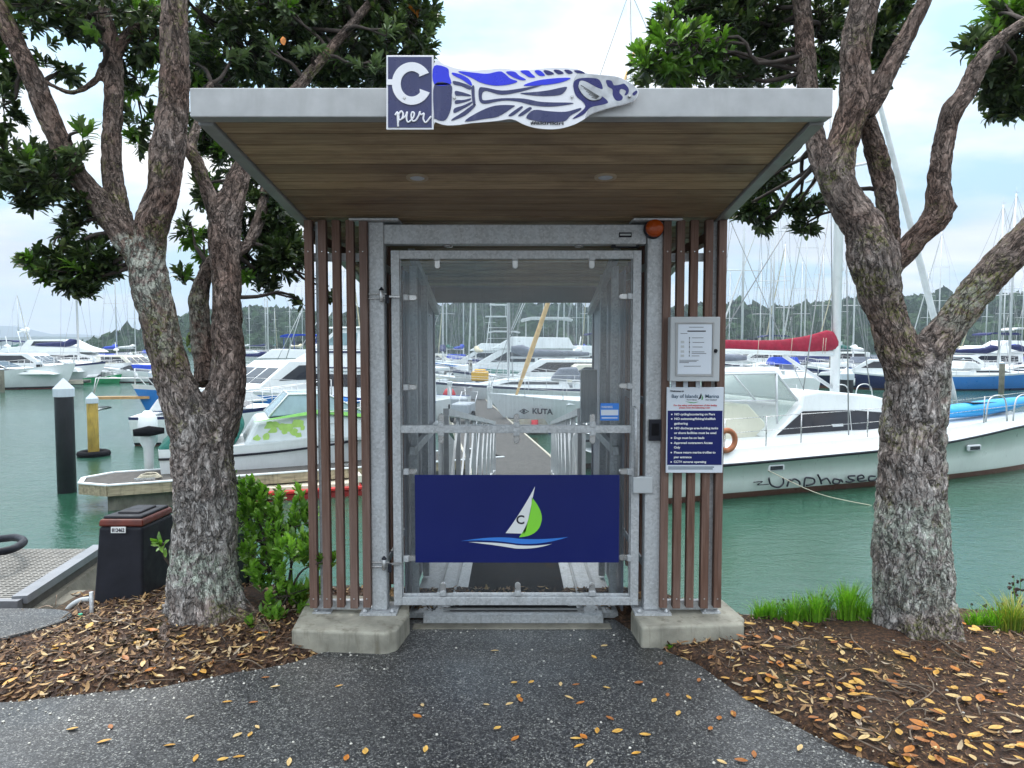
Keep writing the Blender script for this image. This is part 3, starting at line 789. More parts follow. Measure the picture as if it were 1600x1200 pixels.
sg = thing('rules_sign', 'navy and white marina rules sign fixed to the right slats', 'sign', at(1086, 738, SY))
a, b_ = at(1042, 605, SY - .015), at(1129, 739, SY - .015); yy = SY - .015
mb = MB(); mb.bx(a.x, b_.x, yy, yy + .01, b_.z, a.z); bd = mb.build('board', M['signwhite'], sg, bevel=.002)
W_ = b_.x - a.x; H_ = a.z - b_.z
def rz_(v): return a.z - v * H_
mb = MB(); mb.bx(a.x + .006, b_.x - .006, yy - .0015, yy - .0001, rz_(.905), rz_(.272)); mb.build('blue_field', M['signblue'], bd)
def txt(s, u, v, size, m, bold=0, width=None, al='LEFT', y=yy - .002, th=.0008):
    q = MB(); q.add(*text_mesh(s, size, (a.x + u * W_, y, rz_(v)), (1, 0, 0), (0, 0, 1), th, al, bold, width=width * W_ if width else None)); return q
def tb(q, m, parent, nm='lettering'): return q.build(nm, m, parent)
tb(txt('Welcome to', .06, .055, .014, 0, .0003, .24), M['blackv'], bd)
tb(txt('Bay of Islands', .08, .123, .027, 0, .0002, .46), M['midgrey'] if 'midgrey' in M else mat('slate_text', (.05, .1, .16)), bd)
tb(txt('Marina', .67, .123, .027, 0, .0002, .24), MC.get('slate_text') or M['blackv'], bd)
tb(txt('Port Opua', .35, .152, .010, 0, 0, .17), M['blackv'], bd); tb(txt('New Zealand', .68, .152, .010, 0, 0, .19), M['blackv'], bd)
q = txt('For the safety and enjoyment of this facility', .12, .218, .012, 0, .0002, .76); q2 = txt('please note the following rules', .22, .245, .012, 0, .0002, .54)
q.add(q2.v, q2.f); tb(q, M['redv'], bd)
mb = MB()
def R2(u, v): return Vector((a.x + u * W_, yy - .0012, rz_(v)))
mb.prism([R2(.60, .07), R2(.61, .09), R2(.60, .13), R2(.545, .145), R2(.57, .115)], (0, .001, 0), 0)
mb.prism([R2(.615, .085), R2(.64, .12), R2(.63, .145), R2(.605, .147), R2(.615, .12)], (0, .001, 0), 1)
mb.prism([R2(.32, .165), R2(.48, .176), R2(.56, .168), R2(.5, .184), R2(.42, .184)], (0, .001, 0), 1)
mb.build('emblem', [M['blackv'], mat('sign_green', (.1, .3, .12))], bd)
rows_ = [(1, 'NO cycling/scootering on Piers', .325, .71), (1, 'NO swimming/fishing/shellfish', .378, .72), (0, 'gathering', .432, .24), (1, 'NO discharge area-holding tanks', .487, .77), (0, 'or shore facilities must be used', .542, .74), (1, 'Dogs must be on leads', .6, .53), (1, 'Approved contractors Access', .658, .68), (0, 'Only', .712, .11), (1, 'Please return marina trollies to', .77, .73), (0, 'pier entrance', .825, .31), (1, 'CCTV cameras operating', .88, .57)]
q = MB()
for b0, s_, v, wd_ in rows_:
    t = txt(s_, .135, v, .0165, 0, .0005, wd_, y=yy - .0026); q.add(t.v, t.f)
    if b0: q.lathe([(.0042, 0), (.0042, .001)], (a.x + .09 * W_, yy - .0016, rz_(v) + .0045), 10, 0, rot)
tb(q, M['white'], bd)
q = MB(); lines(q, a.x + .012, b_.x - .012, rz_(.925), 2, .010, 0, .005, yy - .0002, 5)
tb(q, mat('slate_text', (.05, .1, .16)), bd, 'small_print')
mb = MB()
for px in (1052, 1071, 1090):
    p, p2 = at(px, 596, SY + .01), at(px, 606, SY + .01); mb.bx(p.x - .011, p.x + .011, SY - .001, SY + .012, p2.z - .03, p.z + .03)
mb.build('bracket', M['signwhite'], cb)

# ------------------------------------------------ FISH SIGN on the fascia
YS = 2.635
fs = thing('fish_sign', 'cut metal fish-shaped pier sign with blue and white pattern', 'sign', at(800, 183, YS))
def z1(p): return (590 + p[0] / 3.81, 70 + p[1] / 3.81)
def FS(pts, Y): return [at(*z1(p), Y) for p in pts]
def FC(pts, n=5): return [(v.x, v.y) for v in cat([(p[0], p[1], 0) for p in pts], n, closed=True)]
M['violet'] = mat('slate_violet_paint', (.03, .036, .12), .3, 0, .1, 9, dirt=.25, dcol=(.2, .2, .3))
M['cobalt'] = mat('cobalt_paint', (.015, .03, .7), .3, 0, .08, 9)
M['navy'] = mat('navy_paint', (.012, .012, .13), .3, 0, .08, 9)
M['plate'] = mat('white_sign_plate', (.8, .8, .84), .35, 0, .05, 6)
M['silver'] = mat('silver_sign_metal', (.42, .43, .45), .38, .55, .35, 18, 60, .15, .002)
mb = MB(); mb.prism(FS([(52, 62), (333, 62), (333, 505), (52, 505)], YS), (0, .004, 0)); fp = mb.build('frame_plate', M['plate'], fs, bevel=.001)
mb = MB(); mb.prism(FS([(62, 72), (322, 72), (322, 492), (62, 492)], YS - .002), (0, .0018, 0)); mb.build('frame_panel', M['violet'], fp)
# big C
cpts = []
for k in range(25):
    th = R(-28) - R(304) * k / 24 + R(0)
    cpts.append((205 + 122 * math.cos(-th + R(0)) * 1.0, 228 - 126 * math.sin(-th)))
def arc(cx_, cy_, rx, ry, a0, a1, n): return [(cx_ + rx * math.cos(R(a0 + (a1 - a0) * i / n)), cy_ - ry * math.sin(R(a0 + (a1 - a0) * i / n))) for i in range(n + 1)]
outer = arc(203, 230, 118, 127, 30, 335, 36); inner = arc(203, 232, 66, 76, 328, 36, 30)
mb = MB(); mb.prism(FS(outer + [(250, 262)] + inner[1:-1] + [(246, 190)], YS - .006), (0, .0035, 0))
mb.prism(FS([(54, 205), (95, 205), (95, 238), (54, 238)], YS - .0045), (0, .002, 0))
mb.build('letter', M['plate'], fp)
# script word 'pier'
mb = MB()
for st_ in ([(118, 405), (120, 450), (122, 488)], [(104, 420), (118, 402), (126, 430), (122, 470)], [(122, 420), (140, 396), (152, 412), (146, 440), (130, 448), (122, 440)],
            [(146, 442), (166, 425), (176, 400), (172, 440), (182, 462), (200, 448)], [(198, 450), (214, 430), (218, 408), (206, 402), (200, 425), (210, 455), (232, 448)], [(230, 448), (246, 420), (254, 398), (248, 412), (262, 416), (276, 410), (272, 440), (284, 464), (300, 450), (318, 426)]):
    mb.tube(cat([tuple(v) for v in FS(st_, YS - .004)], 5), .0034, 6)
mb.build('script_word', M['plate'], fp)
body = [(335, 112), (400, 118), (470, 140), (560, 152), (660, 146), (740, 140), (830, 150), (930, 146), (1040, 136), (1180, 142), (1240, 168), (1330, 178), (1430, 190), (1500, 225), (1545, 262), (1552, 292), (1530, 330), (1480, 352), (1400, 372), (1330, 392), (1270, 415), (1215, 452), (1150, 482), (1060, 502), (960, 498), (880, 478), (800, 443), (720, 452), (640, 460), (560, 466), (470, 478), (400, 478), (345, 460), (335, 450)]
bc = FC(body, 4)
hd = [p for p in bc]
mb = MB(); mb.prism(FS(bc, YS), (0, .005, 0)); bp = mb.build('fish_plate', M['plate'], fs, bevel=.0012)
dark = {'violet': [
    [(338, 236), (434, 236), (442, 300), (436, 380), (410, 440), (380, 452), (345, 440), (336, 420)],
    [(450, 215), (500, 225), (560, 250), (545, 265), (500, 245), (455, 235)], [(462, 275), (505, 282), (552, 298), (548, 305), (500, 302), (465, 300)],
    [(466, 330), (510, 328), (555, 318), (548, 330), (500, 345), (462, 350)], [(458, 378), (510, 360), (560, 338), (556, 352), (500, 385), (455, 405)], [(448, 438), (500, 405), (575, 352), (578, 368), (520, 420), (445, 450)],
    [(560, 250), (575, 245), (578, 300), (582, 352), (568, 352), (560, 300)],
    [(604, 260), (640, 254), (740, 272), (860, 258), (960, 240), (985, 238), (860, 276), (740, 296), (650, 274), (625, 285), (622, 318), (640, 330), (740, 318), (870, 320), (980, 340), (1150, 344), (1150, 352), (1050, 366), (940, 362), (830, 336), (740, 332), (640, 350), (606, 330)],
    [(850, 288), (940, 280), (1020, 270), (1115, 250), (1125, 262), (1090, 296), (1000, 304), (920, 300)],
    [(520, 455), (600, 400), (700, 362), (810, 360), (800, 375), (720, 425), (640, 440)], [(780, 418), (850, 368), (862, 376), (806, 420)], [(838, 418), (900, 372), (916, 382), (860, 422)],
    [(885, 432), (930, 388), (1020, 395), (1120, 398), (1205, 376), (1205, 390), (1150, 420), (1110, 455), (1000, 462), (930, 450)]],
 'cobalt': [
    [(336, 126), (415, 138), (425, 180), (434, 234), (338, 234)], [(445, 165), (500, 178), (545, 205), (562, 235), (552, 240), (500, 205), (450, 180)],
    [(480, 158), (580, 166), (650, 172), (725, 158), (755, 170), (790, 200), (832, 218), (780, 236), (700, 242), (620, 226), (560, 196)],
    [(765, 160), (815, 160), (845, 185), (882, 205), (860, 210), (820, 198), (790, 182)], [(850, 155), (895, 152), (915, 170), (938, 192), (905, 192), (880, 178)], [(935, 155), (965, 152), (995, 178), (985, 185), (958, 180)],
    [(870, 242), (940, 215), (1040, 200), (1140, 196), (1138, 206), (1080, 226), (980, 240)]],
 'navy': [
    [(988, 152), (1020, 154), (1050, 172), (1010, 178)], [(1048, 150), (1080, 150), (1108, 168), (1075, 174)], [(1112, 150), (1140, 150), (1162, 166), (1135, 172)], [(1170, 152), (1210, 154), (1235, 170), (1190, 168)],
    [(1165, 230), (1200, 200), (1290, 198), (1325, 215), (1340, 262), (1300, 250), (1240, 218), (1205, 215), (1200, 250), (1225, 290), (1285, 330), (1330, 305), (1372, 340), (1345, 355), (1270, 372), (1225, 415), (1160, 440), (1230, 380), (1228, 345), (1180, 300)],
    [(1360, 212), (1392, 214), (1408, 240), (1445, 236), (1470, 232), (1495, 262), (1490, 292), (1470, 300), (1478, 275), (1450, 262), (1440, 285), (1460, 310), (1450, 330), (1420, 330), (1400, 300), (1398, 265), (1372, 248)],
    [(1518, 288), (1540, 272), (1546, 284), (1532, 300), (1520, 300)]]}
for nm, ps in dark.items():
    mb = MB()
    for p in ps: mb.prism(FS(FC(p, 4), YS - .002), (0, .0018, 0))
    mb.build(nm.replace('cobalt', 'cobalt_pattern').replace('violet', 'slate_pattern').replace('navy', 'navy_pattern'), M[nm], bp)
# head in bare silver metal, slightly proud, with its navy markings redrawn over it
head = [(1170, 205), (1200, 165), (1240, 170), (1330, 180), (1430, 192), (1500, 227), (1543, 263), (1549, 291), (1528, 327), (1478, 349), (1400, 369), (1330, 389), (1270, 411), (1235, 432), (1250, 385), (1205, 320), (1170, 260)]
mb = MB(); mb.prism(FS(FC(head, 4), YS - .0012), (0, .001, 0)); hp = mb.build('fish_head', M['silver'], bp)
mb = MB()
for p in ([(1196, 250), (1212, 216), (1235, 218), (1300, 255), (1335, 300), (1320, 325), (1270, 330), (1225, 300)],): mb.prism(FS(FC(p, 4), YS - .006), (0, .0035, 0))
mb.build('fish_fin', M['silver'], hp, bevel=.001)
mb = MB()
for a0 in range(5): mb.tube([tuple(v) for v in FS([(1210 + a0 * 16, 240 + a0 * 18), (1320 - a0 * 4, 308 + a0 * 3)], YS - .0065)], .0009, 5)
mb.build('fin_ray', M['dark'], hp)
mb = MB(); q = [at(*z1(p), YS - .004) for p in ((160, 318), (457, 316), (1158, 310), (1500, 306))]
for p in q: mb.lathe([(.0055, 0), (.0055, .002), (.0035, .004)], p, 12, 0, rot)
mb.build('bolt', M['steel'], fs)
p0 = at(*z1((912, 462)), YS - .002); 
mb = MB(); mb.add(*text_mesh('#akirikiri', .0155, at(*z1((912, 472)), YS - .0025), (1, 0, -.02), (.02, 0, 1), .0008, bold=.0004, width=.118)); mb.build('lettering', M['blackv'], bp)
mb = MB(); mb.bx(X(640, 2.64), X(650, 2.64), YS + .004, 2.66, at(0, 175, YS).z, at(0, 145, YS).z); mb.bx(X(900, 2.64), X(910, 2.64), YS + .004, 2.66, at(0, 175, YS).z, at(0, 145, YS).z); mb.build('bracket', M['steel'], fs)
# ================================================================ TREES
def bark():
    m, nt, b, N, L = nodes('tree_bark')
    v = coord(N, L, (1, 1, 1), attr='bark'); vo3 = coord(N, L)
    def warp(vec, sc, am):
        wv = N.new('ShaderNodeVectorMath'); wv.operation = 'ADD'
        nn = N.new('ShaderNodeTexNoise'); nn.inputs['Scale'].default_value = sc; nn.inputs['Detail'].default_value = 4; L.new(vec, nn.inputs['Vector'])
        s_ = N.new('ShaderNodeVectorMath'); s_.operation = 'SCALE'; s_.inputs['Scale'].default_value = am; L.new(nn.outputs['Color'], s_.inputs[0])
        L.new(vec, wv.inputs[0]); L.new(s_.outputs[0], wv.inputs[1]); return wv.outputs[0]
    vw = warp(v, 16, .11)
    # furrows: ridged noise at two sizes, and small flakes
    def ridged(vec, sc, w):
        n_ = nz(N, L, vec, sc, 3, .6)
        return ramp(N, L, math_(N, L, 'ABSOLUTE', math_(N, L, 'SUBTRACT', n_, .5)), [(0, g3(0)), (w, g3(1))])
    r1 = ridged(vw, 24, .055); r2 = ridged(warp(v, 40, .05), 52, .05)
    vor = N.new('ShaderNodeTexVoronoi'); vor.inputs['Scale'].default_value = 70; vor.inputs['Randomness'].default_value = 1; L.new(vw, vor.inputs['Vector'])
    sep = N.new('ShaderNodeSeparateColor'); L.new(vor.outputs['Color'], sep.inputs[0])
    n1 = nz(N, L, vw, 30, 9, .72, .4)
    c = ramp(N, L, n1, [(.28, (.14, .115, .105)), (.43, (.32, .29, .27)), (.56, (.53, .50, .48)), (.72, (.75, .73, .71))])
    c = mix(N, L, 1.0, c, ramp(N, L, sep.outputs[0], [(0, g3(.62)), (1, g3(1.3))]), 'MULTIPLY')
    red = ramp(N, L, nz(N, L, vo3, 2.2, 6, .65), [(.46, g3(0)), (.64, g3(.5))])
    c = mix(N, L, red, c, mix(N, L, 1.0, c, (.95, .66, .56), 'MULTIPLY'))
    # thinner, younger bark on the limbs is browner than the silvery old bark of the trunk
    yg = N.new('ShaderNodeAttribute'); yg.attribute_name = 'young'
    c = mix(N, L, yg.outputs['Fac'], c, mix(N, L, 1.0, c, (.56, .44, .38), 'MULTIPLY'))
    gr = ramp(N, L, nz(N, L, vo3, 3.1, 8, .72), [(.53, g3(0)), (.6, g3(.8))])
    sp = ramp(N, L, nz(N, L, vo3, 60, 4, .6), [(.45, g3(0)), (.55, g3(1))])
    c = mix(N, L, math_(N, L, 'MULTIPLY', gr, sp), c, (.22, .23, .07))
    at_ = N.new('ShaderNodeAttribute'); at_.attribute_name = 'lichen'
    li = ramp(N, L, nz(N, L, vo3, 22, 8, .75), [(.46, g3(0)), (.5, g3(1))])
    lf = math_(N, L, 'MULTIPLY', li, at_.outputs['Fac'])
    c = mix(N, L, lf, c, ramp(N, L, nz(N, L, vo3, 120, 3), [(.35, (.36, .42, .34)), (.65, (.72, .77, .68))]))
    c = mix(N, L, 1.0, c, mix(N, L, r1, g3(.3), g3(1.08)), 'MULTIPLY')
    c = mix(N, L, 1.0, c, mix(N, L, r2, g3(.72), g3(1.02)), 'MULTIPLY')
    L.new(c, b.inputs['Base Color']); b.inputs['Roughness'].default_value = .85; b.inputs['Specular IOR Level'].default_value = .3
    h = math_(N, L, 'ADD', math_(N, L, 'ADD', math_(N, L, 'MULTIPLY', r1, .8), math_(N, L, 'MULTIPLY', r2, .35)), math_(N, L, 'MULTIPLY', n1, 1.2))
    bump(N, L, b, h, 1.0, .014); return m
M['bark'] = bark()

def px3(p):   # (px, py, w, D) -> centre, width at that depth (raw)
    return at(p[0], p[1], p[3])
def limb_samples(limb, step=.03):
    P = [at(a, b_, D) for a, b_, w, D in limb]; rad = []
    for i, (a, b_, w, D) in enumerate(limb):
        q0, q1 = limb[max(i - 1, 0)], limb[min(i + 1, len(limb) - 1)]
        dx, dy = q1[0] - q0[0], q1[1] - q0[1]; l = math.hypot(dx, dy) or 1
        rad.append(w * (.885 if w > 60 else .93) / 2 * max(.55, abs(dy) / l) / F * D)
    pts = [Vector((*p, )) for p in P]
    out = []; N_ = len(P)
    for i in range(N_ - 1):
        n = max(2, int((P[i + 1] - P[i]).length / step))
        p0, p1, p2, p3 = P[max(i - 1, 0)], P[i], P[i + 1], P[min(i + 2, N_ - 1)]
        for j in range(n):
            t = j / n
            q = .5 * ((2 * p1) + (p2 - p0) * t + (2 * p0 - 5 * p1 + 4 * p2 - p3) * t * t + (3 * p1 - p0 - 3 * p2 + p3) * t ** 3)
            out.append((q, rad[i] * (1 - t) + rad[i + 1] * t))
    out.append((P[-1], rad[-1])); return out

def make_trunk(root, limbs, lichen, voxel=.0095, name='trunk'):
    mb = MB(); segs = []
    for lb in limbs:
        s_ = limb_samples(lb); segs.append(s_)
        mb.tube([p for p, r in s_], [r for p, r in s_], 14, 0)
    tmp = mb.build('tmp', M['bark']); rm = tmp.modifiers.new('r', 'REMESH'); rm.mode = 'VOXEL'; rm.voxel_size = voxel
    sm = tmp.modifiers.new('s', 'SMOOTH'); sm.iterations = 6; sm.factor = .6
    dg = bpy.context.evaluated_depsgraph_get(); dg.update()
    me = bpy.data.meshes.new_from_object(tmp.evaluated_get(dg)); bpy.data.objects.remove(tmp)
    n = len(me.vertices); co = np.empty(n * 3); me.vertices.foreach_get('co', co); co = co.reshape(-1, 3)
    nr = np.empty(n * 3); me.vertices.foreach_get('normal', nr); nr = nr.reshape(-1, 3)
    cen, dirs, frA, frB, arc_, rr_ = [], [], [], [], [], []
    for s_ in segs:
        L0 = random.uniform(0, 5); prev = None
        for i, (p, r) in enumerate(s_):
            t = (s_[min(i + 1, len(s_) - 1)][0] - s_[max(i - 1, 0)][0]).normalized()
            a = t.cross(Vector((0, 1, 0))).normalized() if prev is None else (prev - t * prev.dot(t)).normalized()
            prev = a; b_ = t.cross(a)
            if i: L0 += (p - s_[i - 1][0]).length
            cen.append(p); dirs.append(t); frA.append(a); frB.append(b_); arc_.append(L0); rr_.append(r)
    cen, dirs, frA, frB = map(lambda q: np.array([tuple(v) for v in q]), (cen, dirs, frA, frB)); arc_ = np.array(arc_); rr_ = np.array(rr_)
    idx = np.empty(n, int)
    for k in range(0, n, 4000):
        d = ((co[k:k + 4000, None, :] - cen[None]) ** 2).sum(2) / (rr_[None] ** 2 + 1e-4)
        idx[k:k + 4000] = d.argmin(1)
    rel_ = co - cen[idx]
    u = (rel_ * frA[idx]).sum(1); v_ = (rel_ * frB[idx]).sum(1); s__ = (rel_ * dirs[idx]).sum(1) + arc_[idx]
    bv = np.stack([u, v_, s__ * .46], 1)
    at_ = me.attributes.new('bark', 'FLOAT_VECTOR', 'POINT'); at_.data.foreach_set('vector', bv.ravel())
    disp = np.empty(n); li = np.zeros(n)
    for i in range(n):
        q = Vector(bv[i]); r = rr_[idx[i]]
        qq = q + noise.noise_vector(q * 9) * .03
        a1 = 1 - min(1, abs(noise.noise(qq * 15 + Vector((3, 0, 0)))) * 3.2)
        a2 = 1 - min(1, abs(noise.noise(qq * 31)) * 3.2)
        a3 = noise.noise(q * 4)
        am = min(1, r / .16)
        disp[i] = (-a1 * .017 - a2 * .008 + a3 * .016) * am - a2 * .003 * (1 - am) + .003
        zf = co[i][2]
        for (cx_, cz_, rx_, rz__, s0) in lichen:
            dd = ((co[i][0] - cx_) / rx_) ** 2 + ((zf - cz_) / rz__) ** 2
            if dd < 1.6: li[i] = max(li[i], s0 * max(0, min(1, (1.5 - dd) * 1.3)))
        # flutes towards the foot
        if zf < .45:
            th = math.atan2(v_[i], u[i]); k = (1 - zf / .45) ** 2
            disp[i] += .03 * k * math.sin(th * 6 + 1.3) * min(1, r / .15)
    co = co + nr * disp[:, None]
    off = np.array(tuple(W[root.name])); co2 = co - off
    me.vertices.foreach_set('co', co2.ravel())
    la = me.attributes.new('lichen', 'FLOAT', 'POINT'); la.data.foreach_set('value', li)
    yv = np.clip((.17 - rr_[idx]) / .09, 0, 1) * .9; ya = me.attributes.new('young', 'FLOAT', 'POINT'); ya.data.foreach_set('value', yv)
    me.polygons.foreach_set('use_smooth', [True] * len(me.polygons)); me.update()
    me.materials.clear(); me.materials.append(M['bark'])
    link(name, me, root); return segs

rngt = random.Random(11)
def leaf(V, Fc, p, d, up, L_, w_, mi, MI):
    # obovate leathery leaf, two faces per half
    s_ = d.cross(up).normalized(); n_ = s_.cross(d).normalized(); k = len(V)
    droop = rngt.uniform(-.15, .25)
    for t, hw, dz in ((0, .07, 0), (.38, .44, .05), (.74, .47, .02), (1, .13, -droop)):
        c = p + d * (L_ * t) + n_ * (L_ * dz)
        fold = n_ * (w_ * hw * .35)
        V.append(c - s_ * (w_ * hw) + fold); V.append(c); V.append(c + s_ * (w_ * hw) + fold)
    for i in range(3):
        for j in (0, 1):
            q = k + i * 3 + j; Fc.append((q, q + 1, q + 4, q + 3)); MI.append(mi)
def rosette(V, Fc, MI, p, ax, n, L_, w_, mi, spread=1.0):
    a = ax.orthogonal().normalized(); b_ = ax.cross(a)
    for i in range(n):
        th = i * 2.4 + rngt.uniform(-.4, .4); tilt = spread * (.25 + .85 * (i / n)) + rngt.uniform(-.2, .2)
        o_ = a * math.cos(th) + b_ * math.sin(th)
        d = (ax * math.cos(tilt) + o_ * math.sin(tilt)).normalized()
        l = L_ * rngt.uniform(.7, 1.15)
        leaf(V, Fc, p - ax * (.07 * i / n), d, (ax * math.sin(tilt) * .9 - o_ * math.cos(tilt) * -.1 + Vector((0, 0, .25))).normalized() if True else ax, l, w_ * rngt.uniform(.8, 1.15), mi, MI)
def mesh_obj(name, V, Fc, MI, mats, parent):
    off = W[parent.name]; me = bpy.data.meshes.new(name)
    me.from_pydata([(v.x - off.x, v.y - off.y, v.z - off.z) for v in V], [], Fc)
    for m in mats: me.materials.append(m)
    me.polygons.foreach_set('material_index', MI); me.polygons.foreach_set('use_smooth', [True] * len(Fc)); me.update()
    return link(name, me, parent)
M['leafd'] = leafm('dark_leaf', [(0, (.022, .038, .014)), (.5, (.038, .066, .022)), (.8, (.07, .115, .035)), (1, (.15, .19, .07))], .38, .22)
M['leafb'] = leafm('fresh_leaf', [(0, (.07, .16, .02)), (.6, (.12, .26, .03)), (1, (.2, .34, .06))], .42, .3)
M['leafg'] = leafm('silvery_new_leaf', [(0, (.08, .13, .05)), (.6, (.14, .2, .09)), (1, (.2, .27, .13))], .5, .2)
M['leafo'] = mat('orange_old_leaf', (.6, .2, .02), .5, 0, .3, 30)
M['leafs'] = leafm('shrub_leaf', [(0, (.08, .2, .02)), (.5, (.16, .34, .04)), (1, (.28, .48, .08))], .4, .3)
M['twigt'] = mat('tree_twig', (.055, .042, .036), .85, 0, .4, 20)

def crown(root, segs, blobs, limb_ids=None):
    V, Fc, MI = [], [], []; tw = MB()
    allp = [(p, r) for s_ in segs for p, r in s_]
    for (px, py, rx, ry, D, dd, n, mats_) in blobs:
        c = at(px, py, D); sx_ = rx / F * D; sz_ = ry / F * D
        # feeder branch to nearest limb point
        best = min(allp, key=lambda q: (q[0] - c).length + (0 if q[1] < .12 else .3) + max(0, (q[0].z - c.z)) * .2)
        dl = (best[0] - c).length * .12
        jit = lambda: Vector((rngt.uniform(-dl, dl), rngt.uniform(-dl, dl), rngt.uniform(-dl, dl)))
        hub = cat([best[0], best[0].lerp(c, .33) + jit(), best[0].lerp(c, .66) + jit(), c], 3)
        tw.tube(hub, [.011 * (1 - i / len(hub)) + .004 for i in range(len(hub))], 6)
        subs = [c + Vector((rngt.uniform(-.5, .5) * sx_, rngt.uniform(-.5, .5) * dd, rngt.uniform(-.5, .4) * sz_)) for _ in range(max(1, n // 9))]
        for s_ in subs: tw.tube(cat([hub[rngt.randrange(4, len(hub))], (c + s_) / 2 + Vector((0, 0, rngt.uniform(-.03, .06))), s_], 3), [.007, .0065, .006, .0055, .005, .005, .004], 5, caps=False)
        for i in range(n):
            while True:
                q = Vector((rngt.uniform(-1, 1), rngt.uniform(-1, 1), rngt.uniform(-1, 1)))
                if q.length < 1: break
            if q.length < .35 and rngt.random() < .5: q = q.normalized() * rngt.uniform(.5, 1)
            p = c + Vector((q.x * sx_, q.y * dd, q.z * sz_))
            s_ = min(subs, key=lambda t: (t - p).length)
            ax = ((p - s_).normalized() * .8 + Vector((rngt.uniform(-.4, .4), rngt.uniform(-.4, .4), .45 + rngt.uniform(-.3, .3)))).normalized()
            tw.tube([s_, (s_ + p) / 2 + Vector((0, 0, -.01)), p], [.004, .003, .0022], 4, caps=False)
            m_ = rngt.choices(range(4), mats_)[0]
            rosette(V, Fc, MI, p, ax, rngt.randint(11, 17) if m_ != 3 else 2, .068 if m_ != 1 else .074, .025, m_)
    mesh_obj('crown', V, Fc, MI, [M['leafd'], M['leafb'], M['leafg'], M['leafo']], root)
    tw.build('twigs', M['twigt'], root)

DK = (1, .03, .05, .004); MX = (.85, .08, .12, .01); BR = (.35, .62, .08, 0); GN = (.75, .2, .15, .0)
lt_ = thing('pohutukawa_tree', 'large multi-stemmed tree with grey lichen band left of the shelter', 'tree', (-1.70, 4.12, 0), group='trees beside the shelter')
LL = [
 [(327, 1030, 240, 4.08), (326, 985, 172, 4.08), (322, 940, 138, 4.06), (319, 880, 116, 4.05), (320, 800, 106, 4.05), (318, 740, 104, 4.05), (314, 690, 102, 4.04), (306, 640, 84, 4.02)],
 [(318, 720, 100, 4.05), (292, 650, 80, 4.0), (274, 600, 72, 3.98), (262, 560, 66, 3.96), (247, 500, 62, 3.94), (238, 455, 66, 3.93), (232, 420, 64, 3.93), (236, 385, 52, 3.93), (240, 340, 56, 3.9), (255, 300, 54, 3.88), (263, 233, 58, 3.85), (271, 167, 50, 3.83), (273, 100, 46, 3.8), (272, 40, 44, 3.78), (272, -60, 40, 3.75), (270, -200, 34, 3.7)],
 [(234, 430, 58, 3.95), (205, 385, 54, 3.97), (178, 345, 58, 4.0), (158, 318, 56, 4.0), (135, 293, 46, 3.98), (113, 262, 42, 3.95), (84, 200, 40, 3.9), (56, 133, 38, 3.85), (24, 67, 35, 3.8), (-8, 5, 32, 3.75), (-60, -80, 28, 3.7)],
 [(190, 360, 44, 4.02), (184, 320, 36, 4.06), (176, 280, 33, 4.1), (174, 233, 31, 4.12), (177, 167, 31, 4.15), (178, 110, 31, 4.18), (172, 60, 27, 4.2), (160, 10, 24, 4.22), (150, -60, 20, 4.25)],
 [(178, 95, 24, 4.18), (198, 55, 20, 4.2), (235, 25, 17, 4.22), (275, -10, 14, 4.25)],
 [(160, 100, 12, 4.15), (150, 125, 16, 4.12), (110, 145, 14, 4.1), (62, 122, 13, 4.05), (40, 110, 10, 4.0)],
 [(318, 730, 96, 4.07), (335, 670, 84, 4.1), (350, 620, 74, 4.12), (356, 570, 62, 4.13), (354, 500, 50, 4.14), (353, 433, 48, 4.15), (350, 390, 50, 4.16), (350, 350, 54, 4.18), (362, 310, 46, 4.2), (378, 265, 38, 4.25), (400, 225, 32, 4.32), (430, 180, 28, 4.45), (480, 120, 24, 4.6), (540, 50, 20, 4.7), (600, -20, 16, 4.8)],
 [(345, 350, 40, 4.16), (330, 315, 28, 4.14), (317, 280, 25, 4.12), (306, 250, 24, 4.1), (297, 232, 20, 4.1), (310, 190, 14, 4.2), (330, 130, 12, 4.4)],
 [(362, 400, 26, 4.2), (385, 385, 24, 4.22), (402, 352, 22, 4.26), (411, 318, 19, 4.3), (414, 290, 14, 4.35), (440, 240, 10, 4.45)],
 [(325, 600, 44, 4.2), (318, 560, 36, 4.24), (312, 500, 34, 4.26), (311, 467, 34, 4.26), (319, 433, 26, 4.25), (335, 405, 28, 4.2)],
 [(296, 955, 44, 4.02), (270, 975, 30, 3.9), (256, 990, 23, 3.8), (262, 1005, 21, 3.72), (282, 1024, 18, 3.62), (298, 1046, 14, 3.53), (308, 1066, 9, 3.46)],
 [(362, 955, 56, 4.02), (396, 976, 34, 3.92), (420, 997, 22, 3.78), (388, 1016, 18, 3.68), (345, 1034, 14, 3.6), (310, 1052, 10, 3.54)],
 [(372, 945, 44, 4.08), (420, 970, 24, 4.02), (470, 992, 14, 3.95), (505, 1004, 9, 3.86)],
 [(262, 960, 50, 4.06), (222, 978, 26, 4.02), (185, 992, 18, 3.94), (140, 1004, 10, 3.88)],
]
def lich(px, py, rx, ry, D, s0=1.0):
    p = at(px, py, D); return (p.x, p.z, rx / F * D, ry / F * D, s0)
segsL = make_trunk(lt_, LL, [lich(300, 875, 62, 26, 4.05), lich(360, 905, 30, 22, 4.05, .8), lich(228, 430, 40, 60, 3.95, .6), lich(205, 400, 30, 30, 3.95, .7), lich(262, 500, 20, 60, 3.9, .35)])
